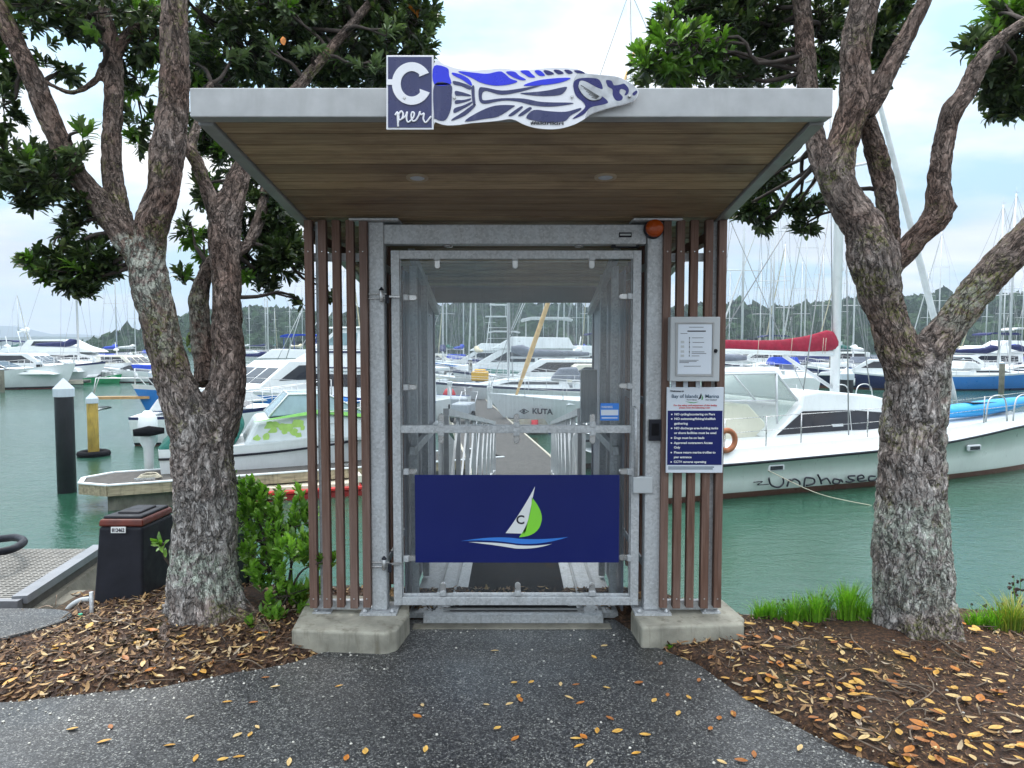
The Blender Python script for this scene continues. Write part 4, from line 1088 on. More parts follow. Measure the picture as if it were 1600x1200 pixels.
BL = [ # px,py,rx,ry,D,depth,n,mats
 (60, 20, 80, 40, 4.1, .35, 56, MX), (170, 25, 70, 34, 4.4, .4, 56, MX), (120, 5, 140, 26, 3.9, .4, 60, MX), (215, 150, 24, 90, 4.5, .25, 40, GN), (225, 60, 34, 46, 4.3, .25, 36, MX),
 (25, 250, 60, 42, 3.9, .3, 52, DK), (70, 275, 42, 34, 3.8, .25, 34, DK), (5, 165, 30, 40, 4.0, .2, 16, DK), (45, 305, 40, 22, 3.9, .2, 18, DK), (10, 100, 30, 50, 4.1, .25, 30, MX),
 (95, 110, 30, 22, 4.2, .2, 9, GN), (130, 205, 14, 14, 3.85, .08, 3, (0, .5, .5, 0)), (118, 240, 26, 14, 3.8, .1, 7, (.3, .2, .5, 0)),
 (135, 325, 34, 34, 4.05, .2, 18, DK), (120, 360, 24, 30, 4.0, .15, 11, DK), (70, 410, 34, 16, 3.9, .15, 18, DK), (115, 430, 44, 26, 3.92, .2, 34, DK), (160, 400, 34, 26, 4.0, .2, 30, DK), (125, 452, 30, 12, 3.92, .12, 12, DK), (155, 430, 34, 14, 4.0, .12, 14, DK), (98, 385, 14, 12, 3.9, .1, 4, DK),
 (360, 60, 80, 70, 4.9, .5, 130, DK), (450, 60, 90, 78, 5.0, .55, 170, DK), (540, 55, 90, 80, 5.1, .5, 170, DK), (620, 60, 66, 74, 5.0, .4, 110, DK), (420, 0, 140, 40, 5.0, .6, 110, DK), (560, 0, 120, 40, 5.0, .5, 110, DK), (655, 45, 38, 60, 5.0, .3, 50, MX), (620, 110, 60, 24, 5.1, .3, 50, DK), (330, 160, 24, 30, 4.9, .2, 20, DK), (312, 100, 30, 40, 4.8, .2, 34, GN), (500, 110, 190, 24, 5.2, .3, 130, DK), (335, 100, 60, 40, 5.2, .3, 70, DK),
 (305, 68, 22, 12, 4.5, .06, 3, (0, 0, 1, 0)), (365, 82, 20, 12, 4.5, .06, 3, (0, 0, 1, 0)), (420, 80, 16, 12, 4.5, .06, 2, (0, .2, 1, 0)), (485, 78, 24, 12, 4.5, .06, 3, (0, 0, 1, 0)), (580, 98, 30, 14, 4.5, .06, 4, (.2, 0, 1, 0)), (600, 45, 24, 14, 4.5, .08, 3, (.3, 0, 1, 0)), (445, 15, 24, 14, 4.5, .06, 3, (0, .2, 1, 0)),
 (322, 215, 30, 36, 4.6, .2, 28, DK), (350, 240, 36, 30, 4.7, .2, 30, DK), (330, 300, 28, 34, 4.6, .2, 20, GN), (300, 365, 26, 24, 4.4, .12, 10, (.5, .4, .1, 0)), (318, 398, 14, 12, 4.4, .08, 3, (.2, .8, 0, 0)), (287, 432, 16, 20, 4.3, .08, 4, (.5, .2, .3, 0)), (385, 430, 12, 10, 4.3, .06, 2, (.2, .8, 0, 0)),
 (425, 330, 42, 52, 4.5, .3, 80, DK), (440, 390, 36, 44, 4.5, .3, 70, DK), (400, 410, 26, 24, 4.5, .2, 22, DK), (410, 280, 36, 36, 4.6, .25, 30, DK), (448, 355, 20, 50, 4.7, .2, 26, DK), (415, 440, 22, 16, 4.5, .15, 14, DK), (395, 360, 22, 26, 4.5, .2, 16, DK),
 (468, 468, 10, 8, 4.5, .06, 2, DK), (512, 450, 14, 20, 4.7, .1, 6, DK), (295, 530, 10, 6, 4.3, .05, 1, DK), (143, 40, 12, 12, 3.8, .05, 1, (0, 1, 0, 0)), (255, 848, 8, 10, 3.98, .03, 1, (0, 1, 0, 0)),
 (100, -60, 180, 60, 4.1, .6, 50, DK), (440, -70, 220, 60, 4.6, .8, 60, DK)]
crown(lt_, segsL, BL)
mb = MB(); V_, F_, I_ = [], [], []
for px, py in ((442, 57), (88, 22)):
    p = at(px, py, 4.42); leaf(V_, F_, p, Vector((.2, -.3, -1)).normalized(), Vector((0, -1, .2)), .06, .035, 0, I_)
mesh_obj('old_leaf', V_, F_, I_, [M['leafo']], lt_)

rt = thing('pohutukawa_tree', 'large forked tree with rough bark right of the shelter', 'tree', (2.02, 3.85, 0), group='trees beside the shelter')
LR = [
 [(1436, 1060, 240, 3.85), (1436, 1022, 172, 3.85), (1432, 978, 150, 3.84), (1426, 915, 137, 3.83), (1424, 852, 128, 3.82), (1425, 767, 116, 3.82), (1424, 700, 114, 3.82), (1430, 633, 108, 3.82), (1433, 583, 106, 3.82), (1425, 555, 90, 3.82)],
 [(1430, 600, 100, 3.82), (1402, 540, 78, 3.81), (1388, 500, 68, 3.8), (1377, 467, 74, 3.8), (1370, 433, 80, 3.79), (1363, 400, 88, 3.78), (1353, 360, 80, 3.77), (1326, 320, 70, 3.76), (1308, 280, 60, 3.75), (1311, 240, 54, 3.75), (1324, 200, 52, 3.74), (1334, 160, 52, 3.73), (1336, 120, 48, 3.72), (1336, 80, 48, 3.71), (1343, 40, 50, 3.7), (1352, 0, 46, 3.68), (1365, -80, 40, 3.66), (1380, -200, 32, 3.6)],
 [(1320, 310, 46, 3.8), (1292, 270, 44, 3.86), (1276, 225, 36, 3.95), (1266, 175, 34, 4.02), (1260, 120, 33, 4.08), (1257, 60, 31, 4.1), (1252, 0, 29, 4.12), (1246, -90, 26, 4.15)],
 [(1350, 178, 40, 3.72), (1372, 142, 38, 3.7), (1391, 100, 35, 3.68), (1414, 62, 32, 3.66), (1430, 30, 28, 3.64), (1447, -5, 25, 3.62), (1475, -90, 22, 3.6)],
 [(1385, 410, 44, 3.84), (1391, 375, 32, 3.88), (1386, 320, 33, 3.9), (1380, 280, 35, 3.9), (1369, 240, 36, 3.88), (1356, 195, 32, 3.82), (1345, 165, 30, 3.76)],
 [(1385, 420, 60, 3.78), (1412, 396, 54, 3.75), (1440, 364, 52, 3.7), (1466, 335, 50, 3.67), (1466, 290, 38, 3.65), (1472, 240, 35, 3.63), (1479, 200, 34, 3.62), (1487, 172, 40, 3.6), (1510, 142, 36, 3.58), (1530, 100, 34, 3.56), (1560, 65, 32, 3.54), (1604, 32, 28, 3.5), (1680, -10, 24, 3.46)],
 [(1460, 345, 40, 3.67), (1482, 328, 30, 3.66), (1493, 318, 22, 3.65)],
 [(1438, 590, 96, 3.82), (1455, 550, 84, 3.8), (1475, 520, 78, 3.78), (1492, 498, 74, 3.76), (1516, 467, 74, 3.74), (1544, 433, 78, 3.72), (1580, 398, 82, 3.7), (1625, 350, 80, 3.67), (1700, 280, 70, 3.6), (1780, 180, 60, 3.55)],
 [(1375, 1010, 36, 3.75), (1348, 1016, 22, 3.65), (1325, 1032, 14, 3.55)],
 [(1490, 1010, 40, 3.78), (1528, 1012, 24, 3.7), (1568, 1028, 15, 3.6)],
 [(1430, 1020, 40, 3.66), (1400, 1030, 16, 3.55), (1366, 1044, 11, 3.46)],
 [(1450, 1020, 40, 3.66), (1470, 1036, 16, 3.52), (1508, 1056, 11, 3.42)],
]
segsR = make_trunk(rt, LR, [lich(1425, 820, 70, 45, 3.82, .75), lich(1440, 890, 60, 50, 3.82, .5), lich(1500, 480, 40, 40, 3.75, .35), lich(1470, 640, 26, 80, 3.82, .45), lich(1380, 920, 40, 30, 3.8, .5)])
BRR = [
 (1060, 75, 62, 44, 4.0, .25, 64, BR), (1000, 95, 24, 30, 4.0, .12, 14, BR), (1110, 90, 44, 34, 4.05, .2, 34, BR), (1075, 30, 50, 30, 4.3, .25, 30, GN), (1130, 40, 60, 40, 4.3, .3, 46, GN), (1190, 60, 44, 54, 4.4, .3, 44, DK), (1150, 105, 60, 28, 4.4, .3, 42, DK), (1210, 110, 34, 30, 4.4, .25, 24, GN), (1175, 5, 90, 26, 4.3, .35, 44, DK), (1225, 20, 34, 36, 4.3, .2, 18, DK), (1090, 118, 100, 16, 4.2, .2, 40, DK), (1080, -5, 60, 20, 4.3, .25, 20, DK),
 (1295, 60, 26, 60, 4.3, .2, 26, DK), (1290, 110, 26, 26, 4.4, .2, 16, GN), (1380, 60, 30, 36, 3.95, .15, 22, DK), (1400, 14, 36, 24, 3.95, .2, 20, GN), (1380, 95, 24, 22, 4.0, .12, 12, GN), (1385, 125, 14, 12, 3.9, .06, 4, DK), (1290, 20, 30, 30, 4.2, .2, 18, MX),
 (1180, 300, 30, 36, 4.6, .2, 26, DK), (1205, 270, 34, 30, 4.6, .2, 24, DK), (1165, 325, 26, 18, 4.6, .15, 16, DK), (1190, 348, 20, 20, 4.6, .12, 12, DK), (1230, 250, 18, 14, 4.5, .1, 5, DK), (1245, 322, 22, 14, 4.4, .1, 10, DK), (1275, 318, 20, 14, 4.3, .1, 9, DK), (1258, 350, 20, 16, 4.4, .1, 8, DK), (1220, 320, 16, 16, 4.5, .1, 6, DK),
 (1565, 120, 34, 44, 3.9, .2, 40, DK), (1530, 70, 30, 24, 3.8, .15, 18, GN), (1590, 70, 30, 50, 3.9, .25, 40, DK), (1580, 165, 30, 22, 3.9, .15, 20, DK), (1560, 20, 30, 20, 3.8, .15, 14, BR), (1640, 80, 60, 90, 3.9, .3, 50, DK), (1600, 15, 30, 24, 3.8, .15, 16, BR), (1545, 110, 20, 14, 3.85, .1, 8, DK),
 (1250, -70, 200, 60, 4.0, .6, 60, DK)]
crown(rt, segsR, BRR)

# ------------------------------------------------ shrub, tufts, weeds
sb = thing('shrub', 'bright green leafy shrub between left tree and shelter', 'shrub', (-1.35, 4.25, 0))
V, Fc, MI = [], [], []; tw = MB(); base_p = Vector((-1.38, 4.25, 0))
for (px, py, rx, ry, D, n) in [(400, 800, 40, 44, 4.3, 34), (440, 830, 42, 44, 4.2, 40), (470, 860, 34, 26, 4.05, 20), (420, 890, 40, 36, 4.15, 34), (450, 930, 26, 26, 4.05, 16), (425, 960, 20, 14, 4.0, 8), (385, 770, 20, 20, 4.35, 12), (470, 800, 22, 30, 4.25, 16), (410, 850, 40, 40, 4.4, 34), (497, 880, 16, 10, 3.88, 4), (430, 780, 26, 22, 4.3, 16)]:
    c = at(px, py, D)
    st_ = cat([base_p + Vector((rngt.uniform(-.06, .06), rngt.uniform(-.05, .05), 0)), (base_p + c) / 2 + Vector((0, 0, .08)), c], 5); tw.tube(st_, [.009 - .0006 * i for i in range(len(st_))], 6)
    for i in range(int(n * .72)):
        q = Vector((rngt.gauss(0, .56), rngt.gauss(0, .5), rngt.gauss(0, .5))); p = c + Vector((q.x * rx / F * D, q.y * .14, q.z * ry / F * D))
        if p.y < 3.98 and p.x > -1.15: p.y = 4.0 if px < 490 else p.y
        p.z = max(p.z, .06)
        ax = (Vector((rngt.uniform(-.6, .6), rngt.uniform(-.7, .3), 1))).normalized()
        tw.tube([c, p], [.004, .002], 4, caps=False); rosette(V, Fc, MI, p, ax, rngt.randint(8, 12), .07, .030, 0 if rngt.random() < .8 else 1, .9)
mesh_obj('foliage', V, Fc, MI, [M['leafs'], M['leafb']], sb); tw.build('stems', M['twigt'], sb)
M['grass'] = leafm('grass_blade', [(0, (.1, .26, .02)), (.6, (.17, .4, .025)), (1, (.28, .5, .05))], .5, .35)
M['grassy'] = leafm('yellowing_blade', [(0, (.1, .2, .02)), (.6, (.25, .3, .04)), (1, (.5, .42, .1))], .5, .2)
def tuft(px, py, D, h, spread, n, label, m='grass'):
    spread *= 1.3; n = int(n * 1.5)
    p0 = at(px, py, D); p0.z = bedz(p0.x, p0.y) if p0.y < edge_y(p0.x) else -.05
    mb = MB()
    for i in range(n):
        a = rngt.uniform(0, 6.28); r = rngt.uniform(0, spread * .5); hh = 1.35 * h * rngt.uniform(.5, 1.05); out = rngt.uniform(.15, .8) * spread
        b0 = p0 + Vector((r * math.cos(a), r * math.sin(a) * .6, 0)); side = Vector((-math.sin(a), math.cos(a), 0)); k = len(mb.v); w = rngt.uniform(.003, .0055)
        for t in (0, .4, .75, 1):
            c = b0 + Vector((math.cos(a) * out * t * t, math.sin(a) * out * t * t * .7, hh * t * (1 - .25 * t)))
            ww = w * (1 - t) + .0004; mb.v += [tuple(c - side * ww), tuple(c + side * ww)]
        for j in range(3): mb.f.append((k + 2 * j, k + 2 * j + 1, k + 2 * j + 3, k + 2 * j + 2)); mb.m.append(0); mb.s.append(True)
    o = mb.build('grass_tuft', M[m]); props(o, label, 'grass tuft')
tuft(1187, 998, 4.02, .09, .09, 60, 'small grass tuft beside the right concrete footing')
tuft(1207, 1000, 4.0, .10, .08, 60, 'short grass tuft between footing and the tall tufts')
tuft(1275, 1018, 3.95, .17, .12, 130, 'bright green grass tuft leaning left beside the bank')
tuft(1325, 1020, 3.93, .20, .13, 170, 'tallest bright grass tuft against the right tree')
tuft(1240, 1010, 3.98, .13, .12, 110, 'grass tuft in front of the dark-headed weeds, between the short and the leaning tufts')
tuft(1350, 1026, 3.9, .10, .08, 70, 'low grass tuft pressed against the foot of the right tree')
tuft(1555, 1026, 3.86, .13, .10, 90, 'green grass tuft between the low tuft and the yellowing tuft')
tuft(1525, 1020, 3.9, .09, .10, 60, 'low grass tuft just right of the right tree')
tuft(1580, 1030, 3.85, .18, .16, 150, 'yellowing grass tuft at the right edge of the photo', 'grassy')
tuft(460, 955, 4.2, .17, .10, 110, 'pale grass tuft between shrub and left footing')
tuft(480, 950, 4.25, .15, .07, 60, 'thin grass tuft touching the left footing', 'grassy')
tuft(1047, 1004, 3.72, .03, .03, 20, 'tiny weed tuft at the corner of the right footing')
def weed(px, py, D, h, n, label):
    p0 = at(px, py, D); p0.z = -.05; t = thing('weed', label, 'weed', p0); mb = MB(); hd_ = MB()
    for i in range(n):
        a = rngt.uniform(0, 6.28); top = p0 + Vector((rngt.uniform(-.1, .1), rngt.uniform(-.05, .05), h * rngt.uniform(.6, 1.1)))
        pts = cat([p0, (p0 + top) / 2 + Vector((rngt.uniform(-.02, .02), 0, 0)), top], 4); mb.tube(pts, .0018, 4)
        for j in range(9):
            q = pts[rngt.randrange(3, len(pts))] + Vector((rngt.uniform(-.03, .03), rngt.uniform(-.02, .02), rngt.uniform(-.01, .02)))
            hd_.box(q, (.010, .006, .012), 0, Matrix.Rotation(rngt.uniform(0, 3), 3, 'Y'))
    mb.build('stem', M['grass'], t); hd_.build('seed_head', mat('dark_seed', (.05, .03, .025), .8, 0, .4, 30), t)
weed(1235, 1005, 4.05, .17, 6, 'dark-headed weed behind the short grass tufts')
weed(1270, 1000, 4.06, .20, 7, 'dark-headed weed behind the leaning grass tuft')
weed(1315, 1000, 4.06, .19, 7, 'dark-headed weed behind the tallest grass tuft')
weed(1550, 1010, 4.0, .18, 7, 'dark-headed weed between right tree and right edge tuft')
weed(1597, 990, 4.05, .34, 7, 'tall dark-headed weed cut by the right edge')
# ================================================================ WATER, HILLS, AIR
def water():
    m, nt, b, N, L = nodes('harbour_water')
    v = coord(N, L)
    n1 = nz(N, L, coord(N, L, (1, 1.6, 1)), 2.2, 6, .6, .4); n2 = nz(N, L, v, 9, 5, .6, .3)
    big = nz(N, L, coord(N, L, (.05, .12, 1)), 1.0, 4, .55)
    c = ramp(N, L, big, [(.35, (.018, .072, .042)), (.65, (.028, .082, .06))])
    L.new(c, b.inputs['Base Color'])
    L.new(ramp(N, L, big, [(.4, g3(.06)), (.6, g3(.16))]), b.inputs['Roughness']); b.inputs['IOR'].default_value = 1.33
    rv = N.new('ShaderNodeTexVoronoi'); rv.inputs['Scale'].default_value = 7; L.new(v, rv.inputs['Vector'])
    drop = ramp(N, L, rv.outputs['Distance'], [(0, g3(1)), (.12, g3(0)), (.2, g3(.6)), (.28, g3(0))])
    h = math_(N, L, 'ADD', math_(N, L, 'ADD', n1, math_(N, L, 'MULTIPLY', n2, .35)), math_(N, L, 'MULTIPLY', drop, .12))
    bump(N, L, b, h, .4, .05); return m
M['water'] = water()
mb = MB(); mb.add([(-9000, 4.7, WZ), (9000, 4.7, WZ), (9000, 12000, WZ), (-9000, 12000, WZ)], [(0, 1, 2, 3)])
w_ = mb.build('water', M['water']); props(w_, kind='structure', label='rippled green harbour water of the marina')
def forest(name, cols, s=.12):
    m, nt, b, N, L = nodes(name)
    g = N.new('ShaderNodeNewGeometry'); v = coord(N, L)
    c = ramp(N, L, nz(N, L, v, s, 8, .7), [(.3, cols[0]), (.55, cols[1]), (.75, cols[2])])
    c = mix(N, L, 1.0, c, ramp(N, L, g.outputs['Random Per Island'], [(0, g3(.6)), (1, g3(1.5))]), 'MULTIPLY')
    L.new(c, b.inputs['Base Color']); b.inputs['Roughness'].default_value = .95; b.inputs['Specular IOR Level'].default_value = .1
    bump(N, L, b, nz(N, L, v, 1.2, 6, .7), 1, 1.2); return m
M['forest'] = forest('forest', [(.018, .04, .018), (.035, .07, .028), (.075, .11, .045)], .03)
M['mount'] = forest('far_mountain', [(.03, .05, .035), (.045, .07, .045), (.06, .09, .05)], .002)
def ridge(name, pts, D, depth, m, label, trees=0, tsize=5, seed=1):
    rg = random.Random(seed); mb = MB(); top = cat([(p[0], p[1], 0) for p in pts], 12)
    rows = []
    for k in range(7):
        f = k / 6; row = []
        for q in top:
            w3 = at(q.x, q.y, D); hh = w3.z - WZ
            z = WZ - 1 + (hh + 1) * (math.sin(f * math.pi / 2)) ** .9 + (noise.noise(Vector((w3.x * .02, f * 3, seed))) * hh * .08 if 0 < k < 6 else 0)
            row.append((w3.x * (1 - (1 - f) * .05), D - depth * (1 - f), z))
        rows.append(row)
    rows.append([(p[0] * 1.05, p[1] + depth, WZ - 1) for p in rows[-1]])
    mb.grid(rows, 0); o = mb.build(name, m); props(o, kind='structure', label=label)
    if trees:
        mb = MB()
        for i in range(trees):
            j = rg.uniform(0, len(top) - 1.01); f = 1 - rg.random() ** 1.3 * .98
            if rg.random() < .25: f = 1
            a, b2 = int(j), j - int(j); k = min(5, int(f * 6)); fr = f * 6 - k
            def lp(A, B_, t): return tuple(A[u] + (B_[u] - A[u]) * t for u in range(3))
            p = lp(lp(rows[k][a], rows[k][a + 1], b2), lp(rows[k + 1][a], rows[k + 1][a + 1], b2), fr)
            s_ = tsize * rg.uniform(.5, 1.2); tall = rg.uniform(.8, 1.3) * (1.5 if rg.random() < .08 else 1)
            # lumpy crown
            kk = len(mb.v); nlat, nlon = 4, 7; rph = rg.uniform(0, 6)
            for u in range(nlat + 1):
                ph = math.pi * u / nlat
                for w2 in range(nlon):
                    th = 2 * math.pi * w2 / nlon + rph; r = s_ * .5 * (1 + rg.uniform(-.28, .28))
                    mb.v.append((p[0] + r * math.sin(ph) * math.cos(th), p[1] + r * math.sin(ph) * math.sin(th), p[2] + s_ * .2 + r * tall * math.cos(ph)))
            for u in range(nlat):
                for w2 in range(nlon):
                    mb.f.append((kk + u * nlon + w2, kk + (u + 1) * nlon + w2, kk + (u + 1) * nlon + (w2 + 1) % nlon, kk + u * nlon + (w2 + 1) % nlon)); mb.m.append(0); mb.s.append(False)
        o = mb.build('treeline', m); props(o, kind='stuff', cat='forest', label='bush and trees covering the ' + label)
    return o
ridge('hills', [(330, 532), (365, 508), (390, 499), (430, 497), (480, 503), (560, 506), (640, 498), (700, 496), (740, 490), (765, 486), (800, 489), (850, 493), (900, 500), (960, 503), (1040, 497), (1120, 492), (1170, 501), (1230, 494), (1300, 487), (1380, 482), (1440, 476), (1520, 478), (1600, 474), (1700, 478), (1900, 500)], 360, 130, M['forest'], 'green wooded hill across the harbour', 4200, 6.0, 3)
ridge('mountains', [(-260, 520), (-120, 511), (0, 509), (40, 513), (80, 525), (110, 522), (150, 524), (200, 530), (240, 527), (300, 530), (380, 534), (450, 537)], 2700, 600, M['mount'], 'far blue mountains at the left', 0, 1, 5)
ridge('mountains', [(-260, 530), (0, 529), (90, 526), (150, 528), (210, 525), (260, 529), (330, 527), (400, 531), (430, 537)], 1500, 400, M['mount'], 'lower blue range before the far mountains', 0, 1, 9)
# air
mb = MB(); x_, y0_, y1_, zt_ = 2400, -30, 3400, 150
mb.hexa([(-x_, y0_, -4), (x_, y0_, -4), (x_, y1_, -4), (-x_, y1_, -4), (-x_, y0_, zt_), (x_, y0_, zt_), (x_, y1_, zt_), (-x_, y1_, zt_)])
hz = bpy.data.materials.new('air'); hz.use_nodes = True; N, L = hz.node_tree.nodes, hz.node_tree.links
N.remove(N['Principled BSDF']); pv = N.new('ShaderNodeVolumePrincipled'); pv.inputs['Color'].default_value = (.72, .84, 1, 1); pv.inputs['Density'].default_value = .00045; pv.inputs['Anisotropy'].default_value = 0
L.new(pv.outputs[0], N['Material Output'].inputs['Volume'])
hzo = mb.build('haze', hz); props(hzo, kind='stuff', label='thin pale haze over the harbour', cat='haze')

# ================================================================ BOATS
def paint(n, c, r=.35, var=.06): return mat(n, c, r, 0, var, 1.5, dirt=.18, dcol=(.35, .33, .27))
P_ = dict(white=paint('white_gelcoat', (.72, .75, .76)), cream=paint('cream_gelcoat', (.68, .66, .55)), grey=paint('grey_gelcoat', (.38, .41, .45)), palegreen=paint('pale_green_gelcoat', (.6, .66, .63)),
          blue=paint('blue_gelcoat', (.03, .2, .58)), navy=paint('navy_gelcoat', (.012, .02, .09)), green=paint('green_gelcoat', (.015, .25, .09)), red=paint('red_antifoul', (.25, .02, .02)), black=paint('black_boot', (.015, .015, .02)),
          deck=mat('deck_paint', (.62, .65, .66), .6, 0, .1, 3), blueboot=paint('blue_boot', (.02, .06, .3)), brown=paint('brown_antifoul', (.12, .05, .035)))
CV = dict(navy=mat('navy_canvas', (.012, .018, .09), .85, 0, .2, 5), blue=mat('blue_canvas', (.01, .05, .42), .85, 0, .2, 5), red=mat('crimson_canvas', (.26, .006, .03), .8, 0, .2, 5, 14, .5, .02),
          grey=mat('grey_canvas', (.16, .18, .22), .85, 0, .2, 5), white=mat('white_canvas', (.6, .62, .63), .85, 0, .1, 5), green=mat('teal_canvas', (.01, .1, .08), .85, 0, .2, 5), cream=mat('cream_canvas', (.55, .5, .36), .85, 0, .15, 5))
M['mast'] = mat('mast_alloy', (.6, .62, .64), .4, .3, .08, 2)
M['wire'] = mat('rigging_wire', (.3, .31, .32), .5, .3, .1, 2)
M['wood'] = mat('varnished_wood', (.42, .25, .1), .5, 0, .3, 5)
M['rail'] = mat('stainless_rail', (.6, .61, .62), .35, .5, .1, 4)

def hull(root, L_, B_, fs_, fb, topc, stripe, boot, af, rake=.9, n=16, deckm=None, transom=.8, fine=2.1):
    mb = MB(); lev = [1, .9, .84, .45, .1, .02, -.22]; wid = [1, .995, .99, .94, .84, .8, .5]
    sides = {1: [], -1: []}
    for sgn in (1, -1):
        rows = []
        for i in range(n + 1):
            t = i / n
            b = B_ / 2 * (transom + (1 - transom) * math.sin(min(t / .45, 1) * math.pi / 2)) * (1 - max(0, (t - .3) / .7) ** fine) 
            b = max(b, .012); sh_ = fs_ + (fb - fs_) * t ** 1.7 - .06 * L_ / 10 * math.sin(math.pi * t)
            row = []
            for k, w in zip(lev, wid):
                z = sh_ * k if k > 0 else k * 1.2
                ww = b * (w - (1 - k) * .35 * t ** 2 * (1 if k > 0 else .6))
                row.append((t * (L_ - rake) + rake * t ** 3 * max(0, k) ** .8 + (1 - k) * .10 * (1 - t), sgn * max(ww, .006), z))
            rows.append(row if sgn > 0 else row[::-1])
        rm = [1, 1, 0, 0, 2, 3]
        rm = [1, 0, 0, 0, 2, 3] if True else rm
        mb.grid(rows, 0, True, rm if sgn > 0 else rm[::-1])
        sides[sgn] = rows
    a, c = sides[1][0], sides[-1][0][::-1]
    for k in range(len(lev) - 1): mb.add([a[k], a[k + 1], c[k + 1], c[k]], [(0, 1, 2, 3)], 0)
    h = mb.build('hull', [topc, stripe, boot, af], root)
    mb = MB(); rows = []
    for i in range(n + 1):
        p = sides[1][i][0]; rows.append([(p[0], p[1] * f, p[2] - .03 + .05 * (1 - f * f) * min(1, p[1])) for f in (1, .6, 0, -.6, -1)])
    mb.grid(rows, 0, True); mb.build('deck', deckm or P_['deck'], root)
    def sheer(x):
        t = max(0, min(1, x / L_)); i = min(n - 1, int(t * n)); f = t * n - i
        p, q = sides[1][i][0], sides[1][i + 1][0]
        return p[1] + (q[1] - p[1]) * f, p[2] + (q[2] - p[2]) * f
    return sheer
def cabin(root, prof, wb, wt, m, name='cabin', wins=(), wm=None, front=None, bevel=.04, wname='window'):
    zs = [p[1] for p in prof]; z0_, z1_ = min(zs), max(zs)
    def w(z): return wb + (wt - wb) * (z - z0_) / max(.01, z1_ - z0_)
    mb = MB(); n = len(prof); k = 0
    mb.v = [(x, w(z), z) for x, z in prof] + [(x, -w(z), z) for x, z in prof]
    mb.f = [tuple(range(n)), tuple(reversed(range(n, 2 * n)))] + [((i + 1) % n, i, n + i, n + (i + 1) % n) for i in range(n)]
    mb.m = [0] * len(mb.f); mb.s = [False] * len(mb.f)
    c = mb.build(name, m, root, bevel=bevel, seg=2)
    wm = wm or M['glassdark']
    for poly in wins:
        for sgn in (1, -1):
            q = MB(); q.prism([(x, sgn * (w(z) + .012), z) for x, z in poly], (0, -sgn * .03, 0)); q.build(wname, wm, c)
    if front:
        (xa, za), (xb, zb_) = front; d = Vector((zb_ - za, 0, -(xb - xa))).normalized(); d = d if d.x > 0 else -d
        ia, ib = .12, .12; q = MB(); f = lambda t: (xa + (xb - xa) * t, za + (zb_ - za) * t)
        nn = 3
        for j in range(nn):
            u0, u1 = -1 + 2 * (j + .06) / nn, -1 + 2 * (j + .94) / nn; pts = []
            for u, t in ((u0, .12), (u1, .12), (u1, .88), (u0, .88)):
                x, z = f(t); pts.append(Vector((x, u * w(z) * .94, z)) + d * .015)
            q.prism(pts, -d * .03)
        q.build('windscreen', wm, c)
    return c
def rails(root, sheer, x0_, x1_, n, h=.6, inset=.06, name='guard_rail'):
    mb = MB()
    for sgn in (1, -1):
        top, mid = [], []
        for i in range(n + 1):
            x = x0_ + (x1_ - x0_) * i / n; b, z = sheer(x); y = sgn * max(b - inset, .03)
            mb.tube([(x, y, z - .02), (x, y, z + h)], .013, 5); top.append((x, y, z + h)); mid.append((x, y, z + h * .5))
        mb.tube(top, .011, 5); mb.tube(mid, .007, 4)
    mb.build(name, M['rail'], root)
def rig(root, L_, B_, H, xm, z0_, bow=None, sp=(.45, .72), r=.075, cover=None, boomL=3.8, boomz=1.0, furl=None, wr=.012):
    mb = MB(); mb.tube([(xm, 0, z0_ - .1), (xm, 0, z0_ + H * .5), (xm - .05, 0, z0_ + H)], [r, r, r * .75], 8)
    mb.tube([(xm - .05, 0, z0_ + H), (xm - .05, 0, z0_ + H + .5)], .012, 4); mb.tube([(xm - .25, 0, z0_ + H + .12), (xm + .15, 0, z0_ + H + .12)], .014, 4)
    ma = mb.build('mast', M['mast'], root); w1 = B_ * .33
    for s_ in sp: mb = MB(); mb.tube([(xm - .15, -w1 * (1.25 - s_ * .5), z0_ + H * s_), (xm, 0, z0_ + H * s_ + .03), (xm - .15, w1 * (1.25 - s_ * .5), z0_ + H * s_)], .028, 5); mb.build('spreader', M['mast'], ma)
    mb = MB(); tp = (xm - .05, 0, z0_ + H - .05)
    mb.tube([tp, (.1, 0, z0_ * .8)], wr, 4, caps=False)
    for sgn in (1, -1):
        q = [(xm - .1, sgn * B_ * .44, z0_ * .8)] + [(xm - .15, sgn * w1 * (1.25 - s_ * .5), z0_ + H * s_) for s_ in sp] + [tp]
        mb.tube(q, wr, 4, caps=False); mb.tube([q[0], (xm, 0, z0_ + H * sp[0] - .1)], wr, 4, caps=False)
    if not furl: mb.tube([tp, (L_ - .15, 0, z0_ + .1)], wr, 4, caps=False)
    mb.build('rigging', M['wire'], root)
    if furl:
        mb = MB(); a, c = Vector(tp), Vector((L_ - .15, 0, z0_ + .15)); mb.tube([c, c.lerp(a, .08), c.lerp(a, .5), c.lerp(a, .97), a], [.03, .085, .065, .035, .02], 7); mb.build('furled_jib', furl, root)
    zb_ = z0_ + boomz
    mb = MB(); mb.tube([(xm - .1, 0, zb_), (xm - boomL, 0, zb_ + .08)], .055, 8); mb.build('boom', M['mast'], root)
    if cover:
        mb = MB(); k = []
        for i in range(9):
            t = i / 8; k.append((xm - .15 - (boomL - .2) * t, 0, zb_ + .18 + (.22 if t < .2 else .05) * (1 - t)))
        mb.tube(k, [.16, .26, .22, .19, .18, .16, .15, .13, .08], 8); mb.build('sail_cover', cover, root)
